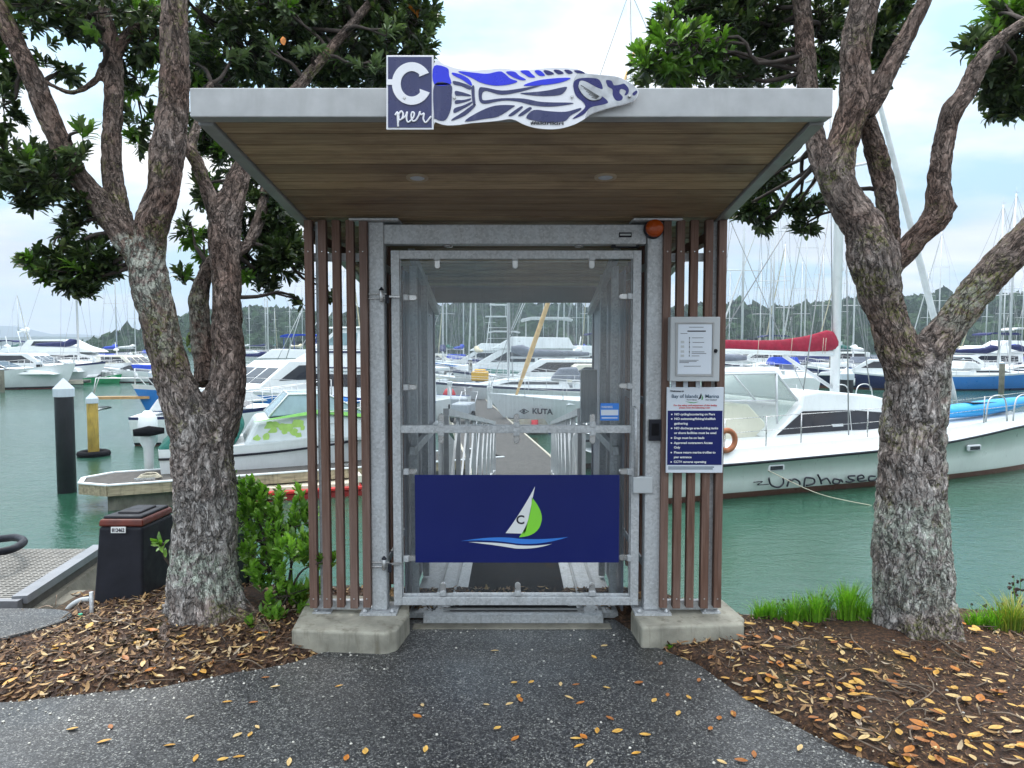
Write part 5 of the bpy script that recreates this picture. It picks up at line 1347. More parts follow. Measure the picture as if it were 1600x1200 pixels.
def sail(name, L_, label=None, topc='white', stripe='white', boot='blueboot', af='red', cover='navy', H=12, dod=None, group=None, furl=None, wood=False):
    t = thing(name, label, 'sailboat', (0, 0, 0)); B_ = L_ * .31; fs_ = .85 + L_ * .02; fb = fs_ + .3
    sh_ = hull(t, L_, B_, fs_, fb, P_[topc], P_[stripe], P_[boot], P_[af], rake=L_ * .1)
    z = fs_ - .03
    prof = [(L_ * .28, z), (L_ * .30, z + .45), (L_ * .56, z + .42), (L_ * .72, z + .12), (L_ * .74, z)]
    cabin(t, prof, B_ * .30, B_ * .24, P_['white'], wins=[[(L_ * .33, z + .18), (L_ * .33, z + .32), (L_ * .54, z + .30), (L_ * .6, z + .17)]])
    if dod: cabin(t, [(L_ * .22, z + .4), (L_ * .25, z + .95), (L_ * .33, z + .9), (L_ * .37, z + .4)], B_ * .3, B_ * .25, CV[dod], 'sprayhood', bevel=.08)
    for s_ in (-1, 1): mb = MB(); mb.bx(.1, L_ * .27, s_ * B_ * .29, s_ * B_ * .36, z, z + .28); mb.build('coaming', P_['white'], t, bevel=.03)
    rails(t, sh_, .2, L_ - .1, 8)
    rig(t, L_, B_, H, L_ * .56, z + .4, cover=CV[cover] if cover else None, boomL=L_ * .37, furl=CV[furl] if furl else None)
    return t
def launch(name, L_, label=None, topc='white', stripe='white', boot='black', af='red', style='fly', canvas='navy', cat_='motor boat', cab='white', glass=None, H=1.0):
    t = thing(name, label, cat_, (0, 0, 0)); B_ = L_ * .33; fs_ = .8 + L_ * .015; fb = fs_ + .25 + L_ * .045; g = glass or M['glassdark']
    sh_ = hull(t, L_, B_, fs_, fb, P_[topc], P_[stripe], P_[boot], P_[af], rake=L_ * .09, fine=2.6, transom=.92)
    z = fs_ - .05; k = L_ / 10; w = B_ * .4
    if style == 'fly':
        cabin(t, [(L_ * .2, z), (L_ * .2, z + 1.25 * k), (L_ * .55, z + 1.25 * k), (L_ * .68, z + .5 * k), (L_ * .84, z + .3 * k), (L_ * .86, z)], w, w * .86, P_[cab],
              wins=[[(L_ * .24, z + .62 * k), (L_ * .24, z + 1.1 * k), (L_ * .37, z + 1.1 * k), (L_ * .37, z + .62 * k)], [(L_ * .385, z + .62 * k), (L_ * .385, z + 1.1 * k), (L_ * .52, z + 1.1 * k), (L_ * .6, z + .62 * k)]], wm=g, front=((L_ * .68, z + .52 * k), (L_ * .555, z + 1.22 * k)))
        cabin(t, [(L_ * .14, z + 1.255 * k), (L_ * .16, z + 1.36 * k), (L_ * .2, z + 1.42 * k), (L_ * .22, z + 1.8 * k), (L_ * .5, z + 1.85 * k), (L_ * .57, z + 1.4 * k), (L_ * .6, z + 1.255 * k)], w * .92, w * .8, P_['white'], 'flybridge')
        mb = MB(); mb.prism([(L_ * .2, -w * .68, z + 2.62 * k), (L_ * .2, -w * .68, z + 2.7 * k), (L_ * .23, -w * .68, z + 2.8 * k), (L_ * .4, -w * .68, z + 2.82 * k), (L_ * .45, -w * .68, z + 2.72 * k), (L_ * .455, -w * .68, z + 2.6 * k), (L_ * .4, -w * .68, z + 2.72 * k), (L_ * .24, -w * .68, z + 2.7 * k)], (0, w * 1.36, 0))
        for x in (L_ * .22, L_ * .43):
            for s_ in (-1, 1): mb.tube([(x, s_ * w * .66, z + 1.8 * k), (x, s_ * w * .62, z + 2.72 * k)], .02, 5)
        mb.build('bimini', CV[canvas], t, bevel=.02)
        mb = MB(); mb.tube([(L_ * .22, w * .5, z + 2.7 * k), (L_ * .18, w * .5, z + 4.6 * k)], .012, 4); mb.tube([(L_ * .22, -w * .5, z + 2.7 * k), (L_ * .19, -w * .5, z + 4.2 * k)], .012, 4); mb.build('aerial', M['mast'], t)
    elif style == 'sedan':
        cabin(t, [(L_ * .18, z), (L_ * .16, z + 1.3 * k), (L_ * .19, z + 1.36 * k), (L_ * .5, z + 1.36 * k), (L_ * .63, z + .5 * k), (L_ * .85, z + .28 * k), (L_ * .87, z)], w, w * .84, P_[cab],
              wins=[[(L_ * .22, z + .68 * k), (L_ * .22, z + 1.2 * k), (L_ * .46, z + 1.2 * k), (L_ * .55, z + .68 * k)]], wm=g, front=((L_ * .63, z + .52 * k), (L_ * .5, z + 1.33 * k)))
        mb = MB(); mb.tube([(L_ * .3, 0, z + 1.3 * k), (L_ * .28, 0, z + 2.6 * k)], .03, 6); mb.lathe([(.22, 0), (.22, .12), (.05, .2)], (L_ * .29, 0, z + 1.8 * k), 12); mb.build('radar', P_['white'], t)
    else:
        cabin(t, [(L_ * .4, z), (L_ * .42, z + .55 * k), (L_ * .62, z + .5 * k), (L_ * .85, z + .2 * k), (L_ * .9, z)], w * .95, w * .75, P_[cab],
              wins=[[(L_ * .45, z + .22 * k), (L_ * .46, z + .42 * k), (L_ * .62, z + .4 * k), (L_ * .72, z + .2 * k)]], wm=g)
        cabin(t, [(L_ * .36, z + .45 * k), (L_ * .40, z + 1.0 * k), (L_ * .44, z + 1.0 * k), (L_ * .56, z + .5 * k)], w * .85, w * .7, g, 'windshield', bevel=.03)
        cabin(t, [(L_ * .08, z + .3 * k), (L_ * .12, z + .95 * k), (L_ * .4, z + 1.12 * k), (L_ * .41, z + .98 * k), (L_ * .36, z + .42 * k)], w * .88, w * .66, CV[canvas], 'cockpit_cover', bevel=.06)
    rails(t, sh_, L_ * .5, L_ - .12, 5, .55, .08, 'bow_rail')
    for i in range(2): mb = MB(); mb.tube([(L_ * (.3 + .3 * i), B_ * .46, .25), (L_ * (.3 + .3 * i), B_ * .46, .75)], [.11, .11], 8); mb.build('fender', P_['white'], t)
    return t
def put(t, px, D, hdg, label, cat_=None, group=None, s=1.0, mid=.5, L_=10):
    # px is where the middle of the hull shows; hdg in degrees, 0 = bow to the right, 180 = bow to the left
    x = (px - 800) / F * D; a = R(hdg)
    t.location = (x - math.cos(a) * L_ * mid * s, D - math.sin(a) * L_ * mid * s, WZ); t.rotation_euler = (0, 0, a); t.scale = (s, s, s)
    t['label'] = label
    if cat_: t['category'] = cat_
    if group: t['group'] = group
    return t
def Dw(py): return 3.1 * 1130 / (py - 537)

# prototypes
pS = [sail('sailboat', 10.5, cover='navy', H=12.5), sail('sailboat', 11.5, cover='blue', H=14, dod='blue', boot='black'), sail('sailboat', 9.5, cover='white', H=11.5, stripe='blue', dod='grey'),
      sail('sailboat', 12.5, cover='cream', H=15.5, stripe='navy', furl='white', dod='navy'), sail('sailboat', 10, cover='green', H=12, topc='cream', furl='cream')]
LS = [10.5, 11.5, 9.5, 12.5, 10]
pL = [launch('motor_launch', 11, style='fly'), launch('motor_launch', 10, style='sedan', stripe='navy'), launch('motor_launch', 8, style='express', canvas='grey'), launch('motor_launch', 12.5, style='fly', canvas='white', stripe='blue'), launch('motor_launch', 9, style='sedan', cab='cream', boot='blueboot')]
LL_ = [11, 10, 8, 12.5, 9]
usedS, usedL = [0] * 9, [0] * 9
def S_(i, px, D, hdg, label, s=1.0, **k):
    t = pS[i] if not usedS[i] else copy_tree(pS[i]); usedS[i] = 1
    return put(t, px, D, hdg, label, 'sailboat', s=s, L_=LS[i], **k)
def L_(i, px, D, hdg, label, s=1.0, **k):
    t = pL[i] if not usedL[i] else copy_tree(pL[i]); usedL[i] = 1
    return put(t, px, D, hdg, label, 'motor boat', s=s, L_=LL_[i], **k)
G1 = 'boats berthed in the marina'
G2 = 'distant yachts on moorings'
# ---- left of the left tree
L_(2, 10, 50, 5, 'white cruiser with dark side window at the left edge', 1.15)
L_(1, 58, 56, 2, 'white sedan launch with navy stripe under the black bimini, far left', 1.05)
L_(4, 208, 62, -20, 'cream-cabined launch just left of the left tree', 1.0)
S_(0, 112, 60, -15, 'sailboat with tall mast beside the big white motor yacht', 1.15)
S_(1, 180, 84, 100, 'sailboat with blue cover whose mast stands left of the left tree')
S_(2, 208, 100, 80, 'small sailboat with short mast just left of the left tree')
S_(4, 28, 150, 95, 'cream sailboat behind the leftmost launches')
S_(1, 240, 130, 100, 'sailboat half hidden by the left tree')
# ---- between left tree and slats
S_(2, 388, 190, 60, 'tiny sailboat on a mooring under the wooded hill', group=G2); S_(4, 430, 210, 100, 'tiny cream sailboat on a mooring under the wooded hill', group=G2)
S_(0, 412, 170, 40, 'tiny sailboat with navy cover moored right of the left tree'); S_(2, 455, 150, 120, 'tiny sailboat moored behind the game boat')
S_(3, 470, 120, 80, 'sailboat whose mast stands at the left slat screen'); S_(1, 520, 90, 95, 'sailboat seen between the left slats'); S_(4, 545, 70, 85, 'cream sailboat with furled jib seen between the left slats')
L_(2, 400, 30, 195, 'small white runabout with grey cover right of the left tree', .75)
S_(0, 410, 62, 10, 'navy covered sailboat right of the left tree trunk', .8)
# ---- through the gate
S_(3, 745, 60, 100, 'large sailboat with white furled jib seen through the gate, left of centre', .95)
S_(1, 722, 80, 80, 'sailboat with blue cover at the left of the gate view'); S_(0, 692, 56, 95, 'sailboat with mast at the left edge of the gate opening')
S_(4, 700, 90, 110, 'cream sailboat far behind at the left of the gate opening'); S_(2, 765, 120, 70, 'small sailboat under the wooded hill in the gate view')
S_(3, 883, 70, 95, 'sailboat with thick white mast at the right of the gate view'); S_(0, 900, 110, 80, 'sailboat with navy cover behind the thick white mast')
S_(1, 912, 130, 100, 'sailboat with blue cover at the right of the gate opening'); S_(2, 848, 160, 75, 'tiny sailboat at the foot of the hill in the gate view'); S_(4, 920, 90, 95, 'cream sailboat at the right edge of the gate opening')
L_(3, 800, 50, 178, 'long white flybridge launch across the middle of the gate view', 1.1)
L_(1, 845, 40, 174, 'white sedan launch with navy stripe behind the named sailboat')
L_(2, 712, 48, 10, 'white runabout with grey cover at the left of the gate view', 1.0)
L_(0, 905, 60, 185, 'white flybridge launch at the right of the gate view'); L_(4, 690, 70, 5, 'cream-cabined launch at the left edge of the gate view')
L_(1, 740, 86, 170, 'white sedan launch far back in the gate view', .9); L_(2, 870, 88, 10, 'white runabout far back in the gate view')
# ---- right of the shelter
S_(3, 1215, 64, 183, 'long white sailboat hull lying behind the crimson sail cover', 1.0, mid=.5)
S_(0, 1167, 46, 100, 'sailboat with tall mast just right of the slat screen', 1.1); S_(1, 1210, 58, 84, 'blue covered sailboat behind the crimson sail cover', 1.05)
S_(2, 1190, 85, 95, 'small sailboat with blue stripe behind the crimson cover'); S_(4, 1228, 75, 100, 'cream sailboat behind the crimson cover')
S_(0, 1252, 96, 80, 'sailboat with navy cover behind the thick end of the crimson cover'); S_(3, 1262, 72, 95, 'large sailboat with furled white jib behind the crimson cover')
S_(1, 1284, 88, 70, 'sailboat with blue cover just left of the catamaran mast'); S_(2, 1140, 100, 85, 'small sailboat at the right slat screen'); S_(4, 1316, 84, 105, 'cream sailboat just right of the catamaran mast')

S_(2, 1335, 66, 78, 'small sailboat with blue stripe beside the dark pile')
L_(0, 1180, 78, 182, 'flybridge launch behind the crimson cover, nearest the slats'); L_(4, 1250, 82, 5, 'cream-cabined launch behind the crimson cover')
L_(1, 1300, 74, 185, 'sedan launch behind the catamaran mast'); L_(2, 1345, 90, 170, 'runabout far behind the dark pile')
# ---- right of the right tree
S_(0, 1450, 110, 85, 'sailboat seen in the fork of the right tree'); S_(3, 1472, 90, 100, 'large sailboat left of the blue hulled sailboat'); S_(1, 1585, 66, 95, 'sailboat with tall mast near the right edge')
S_(2, 1570, 84, 80, 'small sailboat near the right edge behind the timber pile'); S_(4, 1545, 100, 105, 'cream sailboat behind the navy covered launch'); S_(0, 1598, 110, 75, 'sailboat cut by the right edge')
L_(3, 1560, 72, 178, 'flybridge launch with white bimini at the right edge', 1.05); L_(0, 1520, 60, 182, 'flybridge launch right of the right tree'); L_(1, 1480, 88, 5, 'sedan launch behind the right tree'); L_(4, 1605, 80, 186, 'cream-cabined launch cut by the right edge')

# ---- big motor yacht, left
t = thing('motor_yacht', 'large three-deck white motor yacht with radar arch at the left', 'motor yacht'); sh_ = hull(t, 17, 4.8, 1.3, 2.3, P_['palegreen'], P_['white'], P_['black'], P_['black'], rake=2, fine=2.6, transom=.92)
cabin(t, [(2.5, 1.2), (2.3, 2.9), (9.5, 2.9), (12, 2.2), (14.8, 2.0), (15, 1.2)], 2.0, 1.8, P_['white'], wins=[[(3, 2.1), (3, 2.6), (9.6, 2.6), (11.4, 2.15)]], front=None)
cabin(t, [(1.6, 2.91), (1.4, 3.3), (2.6, 3.5), (3.6, 3.55), (4.2, 4.3), (8.2, 4.35), (9.6, 3.6), (11.2, 3.1), (11.4, 2.91)], 1.8, 1.5, P_['white'], 'upper_deck', wins=[[(4.6, 3.65), (4.9, 4.15), (8.0, 4.15), (9.2, 3.65)]])
mb = MB(); mb.tube([(3.2, -1.1, 4.0), (2.8, -.9, 5.2), (2.8, .9, 5.2), (3.2, 1.1, 4.0)], .07, 6); mb.lathe([(.3, 0), (.3, .18), (.1, .3)], (2.8, 0, 5.25), 12); mb.lathe([(.25, 0), (.3, .3), (.1, .5)], (2.8, .8, 5.25), 12)
for a, h in ((2.6, 2.2), (2.9, 1.7), (3.1, 1.1)): mb.tube([(a, .3, 5.2), (a - .15, .3, 5.2 + h)], .02, 4)
mb.build('radar_arch', P_['white'], t); rails(t, sh_, 7, 16.8, 9, .8, .1)
put(t, 118, 66, 3, t['label'], L_=17, s=.8)
# extras: black bimini boat is given by its own launch
t = launch('motor_launch', 9, style='fly', canvas='navy', stripe='navy'); put(t, 40, 66, 4, 'white launch with black bimini left of the large motor yacht', 'motor boat', L_=9)
t = launch('motor_launch', 4.8, topc='green', stripe='green', boot='green', af='green', style='express', canvas='white'); put(t, 160, 56, 25, 'small green hulled boat between two piles', 'motor boat', L_=4.8, s=.55)
t = launch('motor_launch', 5.5, style='express', canvas='blue'); put(t, 198, 58, 185, 'small white boat with blue cover left of the left tree', 'motor boat', L_=5.5)
# blue hulled boat with bowsprit behind left tree
t = launch('fishing_boat', 11, topc='blue', stripe='white', boot='navy', style='sedan', cat_='fishing boat')
mb = MB(); mb.bar((10.5, 0, 1.22), (12.2, 0, 1.30), .42, .09); mb.build('bowsprit', M['wood'], t)
mb = MB(); mb.tube([(10, .3, 1.2), (10.6, .3, 1.9), (12.1, .12, 1.95), (12.25, 0, 1.4)], .02, 6); mb.tube([(10, -.3, 1.2), (10.6, -.3, 1.9), (12.1, -.12, 1.95), (12.25, 0, 1.4)], .02, 6); mb.tube([(12.2, 0, 1.25), (12.1, 0, 1.0), (11.7, 0, .95), (12.4, 0, .85)], .035, 6); mb.build('pulpit', M['rail'], t)
a = R(232); t.rotation_euler = (0, 0, a); bw = at(148, 618, 24); t.location = (bw.x - 12.2 * math.cos(a), 24 - 12.2 * math.sin(a), WZ); t['label'] = 'blue hulled boat with wooden bowsprit behind the left tree trunk'; t['category'] = 'fishing boat'
# game boat with outriggers
t = launch('motor_launch', 10, style='fly', canvas='blue', stripe='blue')
mb = MB(); 
for s_ in (-1, 1):
    mb = MB(); mb.tube([(4, s_ * 1.4, 2.0), (2.4, s_ * 2.6, 5.2)], .03, 5); mb.build('outrigger', M['mast'], t); mb = MB(); mb.tube([(4.6, s_ * 1.3, 2.0), (2.8, s_ * 1.9, 5.0)], .02, 5); mb.build('outrigger', M['mast'], t)
put(t, 436, 47, 175, 'game fishing boat with raised outriggers and blue bimini right of the left tree', 'motor boat', L_=10)
# blue hulled sailboat, right
t = sail('sailboat', 9, topc='blue', stripe='white', boot='navy', af='navy', cover='navy', H=11, dod='white'); put(t, 1548, 49, 3, 'bright blue hulled sailboat with white deck near the right edge', 'sailboat', L_=9)
t = launch('motor_launch', 9.5, style='sedan', stripe='navy', canvas='navy'); put(t, 1508, 58, 3, 'white launch with black windows right of the right tree', 'motor boat', L_=9.5)
t = launch('motor_launch', 8.5, style='sedan', topc='navy', stripe='white', cab='white', boot='brown'); put(t, 1358, 50, 150, 'navy and white launch beside the yellow pile', 'motor boat', L_=8.5)
t = sail('sailboat', 11, cover='navy', H=0.1 + 13, topc='white', stripe='navy'); put(t, 1590, 56, 184, 'white sailboat with navy boom cover near the right edge', 'sailboat', L_=11)

# tuna-tower boat in the gate view
t = launch('motor_launch', 12, style='fly', topc='grey', stripe='white', canvas='white')
mb = MB()
for sx_ in (3.2, 5.6):
    for s_ in (-1, 1): mb.tube([(sx_, s_ * 1.3, 2.2), (sx_ + (.4 if sx_ < 4 else -.4), s_ * .75, 5.6)], .03, 5)
for z in (3.6, 4.6): mb.tube([(3.5, -1, z), (5.3, -1, z), (5.3, 1, z), (3.5, 1, z)], .025, 5, closed=True)
mb.bx(3.3, 5.6, -.9, .9, 5.6, 5.68); mb.bx(3.6, 5.2, -.8, .8, 6.7, 6.76)
for sx_ in (3.7, 5.1):
    for s_ in (-1, 1): mb.tube([(sx_, s_ * .7, 5.6), (sx_, s_ * .7, 6.7)], .02, 5)
for s_ in (-1, 1): mb.tube([(4, s_ * 1.4, 2.4), (1.4, s_ * 2.6, 8.2)], .025, 5)
mb.build('tuna_tower', P_['white'], t)
put(t, 752, 68, 183, 'grey hulled boat with tall tuna tower in the gate view', 'motor boat', L_=12)
# ---- the named sailboat in the gate view
t = sail('sailboat', 11, cover='grey', H=13.5, stripe='white', boot='white', af='blueboot', dod='grey')
a = R(172); t.rotation_euler = (0, 0, a); bw = at(760, 640, 25.5); t.location = (bw.x - 11 * math.cos(a), 25.5 - 11 * math.sin(a), WZ)
t['label'] = 'white sailboat lettered KUTA with tan furled jib in the gate view'; t['category'] = 'sailboat'
# lettering on its hull side: the side facing the camera is local +y (heading 172)
vs, fs__ = text_mesh('KUTA', .25, (9.3, 0, 0), (-1, 0, 0), (0, 0, 1), .02, bold=.01, width=.72)
def side_y(x): 
    tt = x / 11; return 11 * .31 / 2 * (1 - max(0, (tt - .3) / .7) ** 2.1) * (.955 - .45 * .35 * tt ** 2)
mb = MB(); mb.add([(v.x, side_y(v.x) + .05 + v.y * .5, v.z + .72) for v in vs], fs__)
mb.build('lettering', M['blackv'], t)
mb = MB(); mb.tube([(9.75, side_y(9.75) + .06, .78), (9.6, side_y(9.6) + .06, .86), (9.42, side_y(9.42) + .06, .78), (9.6, side_y(9.6) + .06, .70)], .025, 5, closed=True); mb.lathe([(.05, 0), (.05, .03)], (9.6, side_y(9.6) + .04, .78), 8, 0, Matrix.Rotation(-math.pi / 2, 3, 'X')); mb.build('eye_emblem', M['blackv'], t)
mb = MB(); c0, c1 = Vector((9.95, 0, 1.25)), Vector((5.9, 0, 13)); mb.tube([c0, c0.lerp(c1, .1), c0.lerp(c1, .6), c1], [.04, .085, .07, .04], 8); mb.build('furled_jib', mat('tan_sailcloth', (.62, .42, .2), .8, 0, .15, 6), t)
mb = MB(); mb.tube([(9.2, side_y(9.2) + .12, .12), (9.2, side_y(9.2) + .12, .5)], .12, 8); mb.build('fender', M['redv'], t)
t = sail('sailboat', 10.5, cover='grey', H=12, stripe='navy', boot='navy', dod='grey'); put(t, 815, 34.5, 176, 'white sailboat with navy stripe behind the named sailboat', 'sailboat', L_=10.5)
t = launch('motor_launch', 8.5, style='sedan', cab='cream', canvas='cream', stripe='white'); put(t, 900, 38, 182, 'cream-cabined launch under the grey cover, right in the gate view', 'motor boat', L_=8.5)
t = launch('motor_launch', 7, style='express', canvas='green', topc='cream'); put(t, 742, 42, 176, 'cream runabout with teal cover left of centre in the gate view', 'motor boat', L_=7)
yb = MB(); yb.bx(-.45, .45, -.3, .3, 0, .5); yb.bx(-.3, .3, -.2, .2, .5, .62); o = yb.build('deck_locker', mat('yellow_locker', (.75, .42, .02), .5, 0, .1, 4), bevel=.05); o.location = ((750 - 800) / F * 38, 38, WZ + 1.15); props(o, 'yellow locker on the pier in the gate view', 'locker')
yb = MB(); yb.lathe([(.25, 0), (.25, 0.9), (.2, 1.0)], (0, 0, 0), 12); yb.bx(-.34, .34, -.34, .34, -1.2, 0); o = yb.build('power_pedestal', P_['grey']); o.location = ((750 - 800) / F * 38, 38, WZ + .2 - .0); props(o, 'grey pedestal carrying the yellow locker', 'pedestal')

# ================================================================ LEFT FOREGROUND BOATS
wpt = lambda px, py: onz(px, py, WZ)
# frame along the finger pontoon
F0 = onz(137, 762, -1.02); F1 = onz(482, 737, -1.02); ux = (F1 - F0); ux.z = 0; ux.normalize(); uy = Vector((-ux.y, ux.x, 0))
fang = math.atan2(ux.y, ux.x)
fp_ = thing('finger_pontoon', 'timber edged finger pontoon with white rub rail behind the left tree', 'pontoon', (F0.x, F0.y, WZ), fang)
M['pdeck'] = mat('pontoon_deck', (.065, .06, .055), .85, 0, .25, 9, 90, .4, .002)
M['ptimber'] = mat('pontoon_timber', (.34, .28, .19), .8, 0, .35, 4, stretch=(1, 6, 6), dirt=.8, dcol=(.1, .09, .05))
Lf = 8.3
W[fp_.name] = Vector((0, 0, 0))
mb = MB(); mb.prism([(-.1, .45, .5), (.35, .02, .5), (Lf, .02, .5), (Lf, 1.38, .5), (.35, 1.38, .5), (-.1, 1.0, .5)], (0, 0, -.06)); mb.build('deck', M['pdeck'], fp_)
mb = MB(); q = [(-.16, .42), (.32, -.04), (Lf, -.04), (Lf, 1.44), (.32, 1.44), (-.16, 1.02)]
for (a_, b_) in ((5, 0), (0, 1), (1, 2), (3, 4), (4, 5)): mb.bar((*q[a_], .40), (*q[b_], .40), .06, .20)
mb.build('edge_board', M['ptimber'], fp_)
mb = MB()
for (a_, b_) in ((5, 0), (0, 1), (1, 2), (3, 4), (4, 5)): mb.bar((*q[a_], .505), (*q[b_], .505), .09, .025)
mb.build('rub_rail', P_['white'], fp_)
mb = MB(); mb.bx(.3, 3.4, .1, 1.3, -.35, .3); mb.bx(4.6, 7.9, .1, 1.3, -.35, .3); mb.build('float', M['concdark'], fp_, bevel=.03)
mb = MB(); mb.bar((.75, .15, .54), (1.1, .15, .54), .04, .05); mb.bar((.9, .15, .5), (.9, .15, .56), .05, .05); mb.bar((4.6, .15, .54), (4.95, .15, .54), .04, .05); mb.build('cleat', M['steel'], fp_)
M['rope'] = mat('mooring_rope', (.5, .46, .36), .9, 0, .2, 20)
rp = MB(); pts = [(1.0 + .22 * math.cos(k * .7) * (1 - k * .01), .3 + .16 * math.sin(k * .7), .53 + k * .002) for k in range(40)]; rp.tube(cat(pts, 2), .012, 5); o = rp.build('rope_coil', M['rope']); o.location = fp_.location; o.rotation_euler = fp_.rotation_euler; props(o, 'coiled pale rope on the tip of the finger pontoon', 'rope')

# sport boat behind the finger
bo = F0 + ux * 1.2 + uy * 1.75; bo.z = WZ
M['lime3'] = mat('lime_trim', (.2, .5, .1), .5, 0, .1, 8)
t = thing('sport_boat', 'white sport boat with green and grey graphics behind the finger pontoon', 'motor boat', bo, fang - R(3)); W[t.name] = Vector((0, 0, 0))
sh_ = hull(t, 8.2, 2.5, 1.0, 1.45, P_['white'], P_['white'], P_['white'], P_['black'], rake=.9, fine=2.8, transom=.92)
mb = MB(); mb.grid([[(x, -(sh_(x)[0]) - .012, sh_(x)[1] - .22), (x, -(sh_(x)[0]) - .02, sh_(x)[1] - .17)] for x in [i * .25 for i in range(31)]]); mb.build('rub_strip', M['blackv'], t)
M['pgrey'] = mat('pale_grey_panel', (.5, .55, .57), .35, 0, .05, 3)
c = cabin(t, [(2.2, .97), (2.6, 1.5), (4.4, 1.62), (6.1, 1.45), (7.2, 1.2), (7.6, 1.1), (7.3, .97)], 1.14, .95, M['pgrey'], 'cabin', bevel=.1)
mb = MB(); mb.prism([(2.5, -1.16, 1.48), (4.4, -1.0, 1.68), (6.2, -1.02, 1.5), (7.4, -1.12, 1.22), (6.2, -1.05, 1.44), (4.4, -1.04, 1.6)], (0, .1, 0)); mb.build('trim_stripe', M['lime3'], c)
M['lime2'] = mat('lime_graphic', (.36, .56, .14), .5, 0, .1, 8)
mb = MB(); rg = random.Random(4)
for i in range(14):
    x, z = 3.2 + rg.uniform(-.7, .7), 1.26 + rg.uniform(-.14, .14); r = rg.uniform(.05, .13)
    y_ = -(1.14 - (z - .97) * .3) - .018
    mb.prism([(x + r * 1.6 * math.cos(k) * rg.uniform(.6, 1.3), y_, z + r * math.sin(k) * rg.uniform(.6, 1.3)) for k in [j * .7 for j in range(9)]], (0, .006, 0))
mb.build('splash_graphic', M['lime2'], c)
vs, fq = text_mesh('7M3', .26, (6.0, -1.045, 1.22), (.96, 0, -.2), (.2, 0, .96), .01, bold=.01, shear=.4); mb = MB(); mb.add(vs, fq); mb.build('lettering', M['blackv'], c)
cabin(t, [(2.9, 1.55), (3.5, 2.0), (4.6, 2.0), (5.9, 1.52), (4.4, 1.6)], .95, .72, M['glassblue'], 'windshield', bevel=.03)
mb = MB()
for s_ in (-1, 1):
    mb.tube([(2.9, s_ * .96, 1.55), (3.5, s_ * .73, 2.01), (4.6, s_ * .73, 2.01), (5.9, s_ * .96, 1.53)], .022, 6); mb.tube([(4.1, s_ * .73, 2.01), (4.3, s_ * .95, 1.6)], .018, 6)
mb.tube([(3.5, -.73, 2.02), (3.5, .73, 2.02)], .022, 6); mb.tube([(4.6, -.73, 2.02), (4.6, .73, 2.02)], .022, 6); mb.build('windshield_frame', P_['white'], t)
cabin(t, [(-.1, .95), (.4, 1.28), (1.2, 1.6), (2.1, 1.72), (2.3, 1.4), (2.0, 1.0)], 1.05, .5, CV['green'], 'cockpit_cover', bevel=.1)
mb = MB(); mb.lathe([(.05, -.5), (.12, -.4), (.14, .2), (.25, .35), (.28, .6), (.24, .85), (.1, .98)], (-.35, .0, .72), 14); mb.build('outboard_motor', P_['white'], t)
mb = MB(); mb.tube([(-.7, -.35, 1.28), (-.3, -.3, 1.3), (.1, -.3, 1.3)], [.07, .11, .06], 8); mb.build('fender', M['rubber'], t)
rails(t, sh_, 4.6, 8.0, 5, .5, .1, 'bow_rail')
mb = MB(); mb.tube([(6.1, -1.2, 1.2), (5.6, -1.6, .55)], .014, 5); mb.tube([(6.1, -1.2, 1.2), (6.1, -1.28, .75)], .01, 5); mb.build('mooring_line', M['rope'], t)

t.scale = (.72, .85, 1)
# white flybridge launch with blue stripe, behind the left slats
t = thing('motor_launch', 'big white flybridge launch with blue stripe behind the left slats', 'motor boat', (0, 0, 0))
sh_ = hull(t, 12, 3.9, 1.2, 1.75, P_['white'], P_['blueboot'], P_['blueboot'], P_['black'], rake=1.2, fine=2.8, transom=.92)
cabin(t, [(1.8, 1.15), (1.8, 2.45), (8.2, 2.45), (9.2, 1.9), (10.5, 1.5), (10.6, 1.15)], 1.55, 1.42, P_['white'],
      wins=[[(8.1, 1.75), (7.9, 2.3), (8.0, 2.3), (8.9, 1.8)], [(6.7, 1.7), (6.7, 2.3), (7.7, 2.3), (7.7, 1.7)], [(4.9, 1.7), (4.9, 2.3), (6.2, 2.3), (6.2, 1.7)], [(3.2, 1.7), (3.2, 2.3), (4.5, 2.3), (4.5, 1.7)]], wm=M['glassdark'])
cabin(t, [(1.0, 2.451), (1.0, 2.62), (3.0, 2.72), (3.0, 3.5), (7.4, 3.45), (9.0, 2.62), (9.1, 2.451)], 1.5, 1.25, P_['white'], 'flybridge')
mb = MB()
for s_ in (-1, 1): mb.bar((2.9, s_ * 1.315, 3.38), (7.3, s_ * 1.30, 3.38), .05, .09); mb.bar((1.0, s_ * 1.5, 2.62), (8.95, s_ * 1.5, 2.62), .02, .06)
mb.build('blue_stripe', P_['navy'], t)
cabin(t, [(3.2, 3.5), (3.2, 4.5), (6.0, 4.5), (7.2, 3.5)], 1.2, 1.05, P_['white'], 'wheelhouse', wins=[[(3.4, 3.7), (3.4, 4.3), (4.5, 4.3), (4.5, 3.7)], [(4.7, 3.7), (4.7, 4.3), (5.9, 4.3), (6.7, 3.7)]], wm=M['glassblue'], front=((7.2, 3.5), (6.0, 4.5)))
mb = MB(); mb.bx(2.2, 6.3, -1.2, 1.2, 4.505, 4.6); mb.build('hardtop', P_['white'], t, bevel=.03)
mb = MB(); mb.tube([(4, .6, 4.6), (3.8, .6, 8.2)], .03, 5); mb.tube([(4, -.6, 4.6), (3.8, -.6, 7.2)], .03, 5); mb.build('aerial', M['mast'], t)
rails(t, sh_, 6, 11.8, 7, .7, .1)
mb = MB(); mb.tube([(4, 1.9, 1.05), (5.3, 1.95, 1.0), (7.5, 1.95, .98), (8.3, 1.9, 1.05)], [.05, .28, .28, .05], 8); mb.build('kayak', P_['blue'], t)
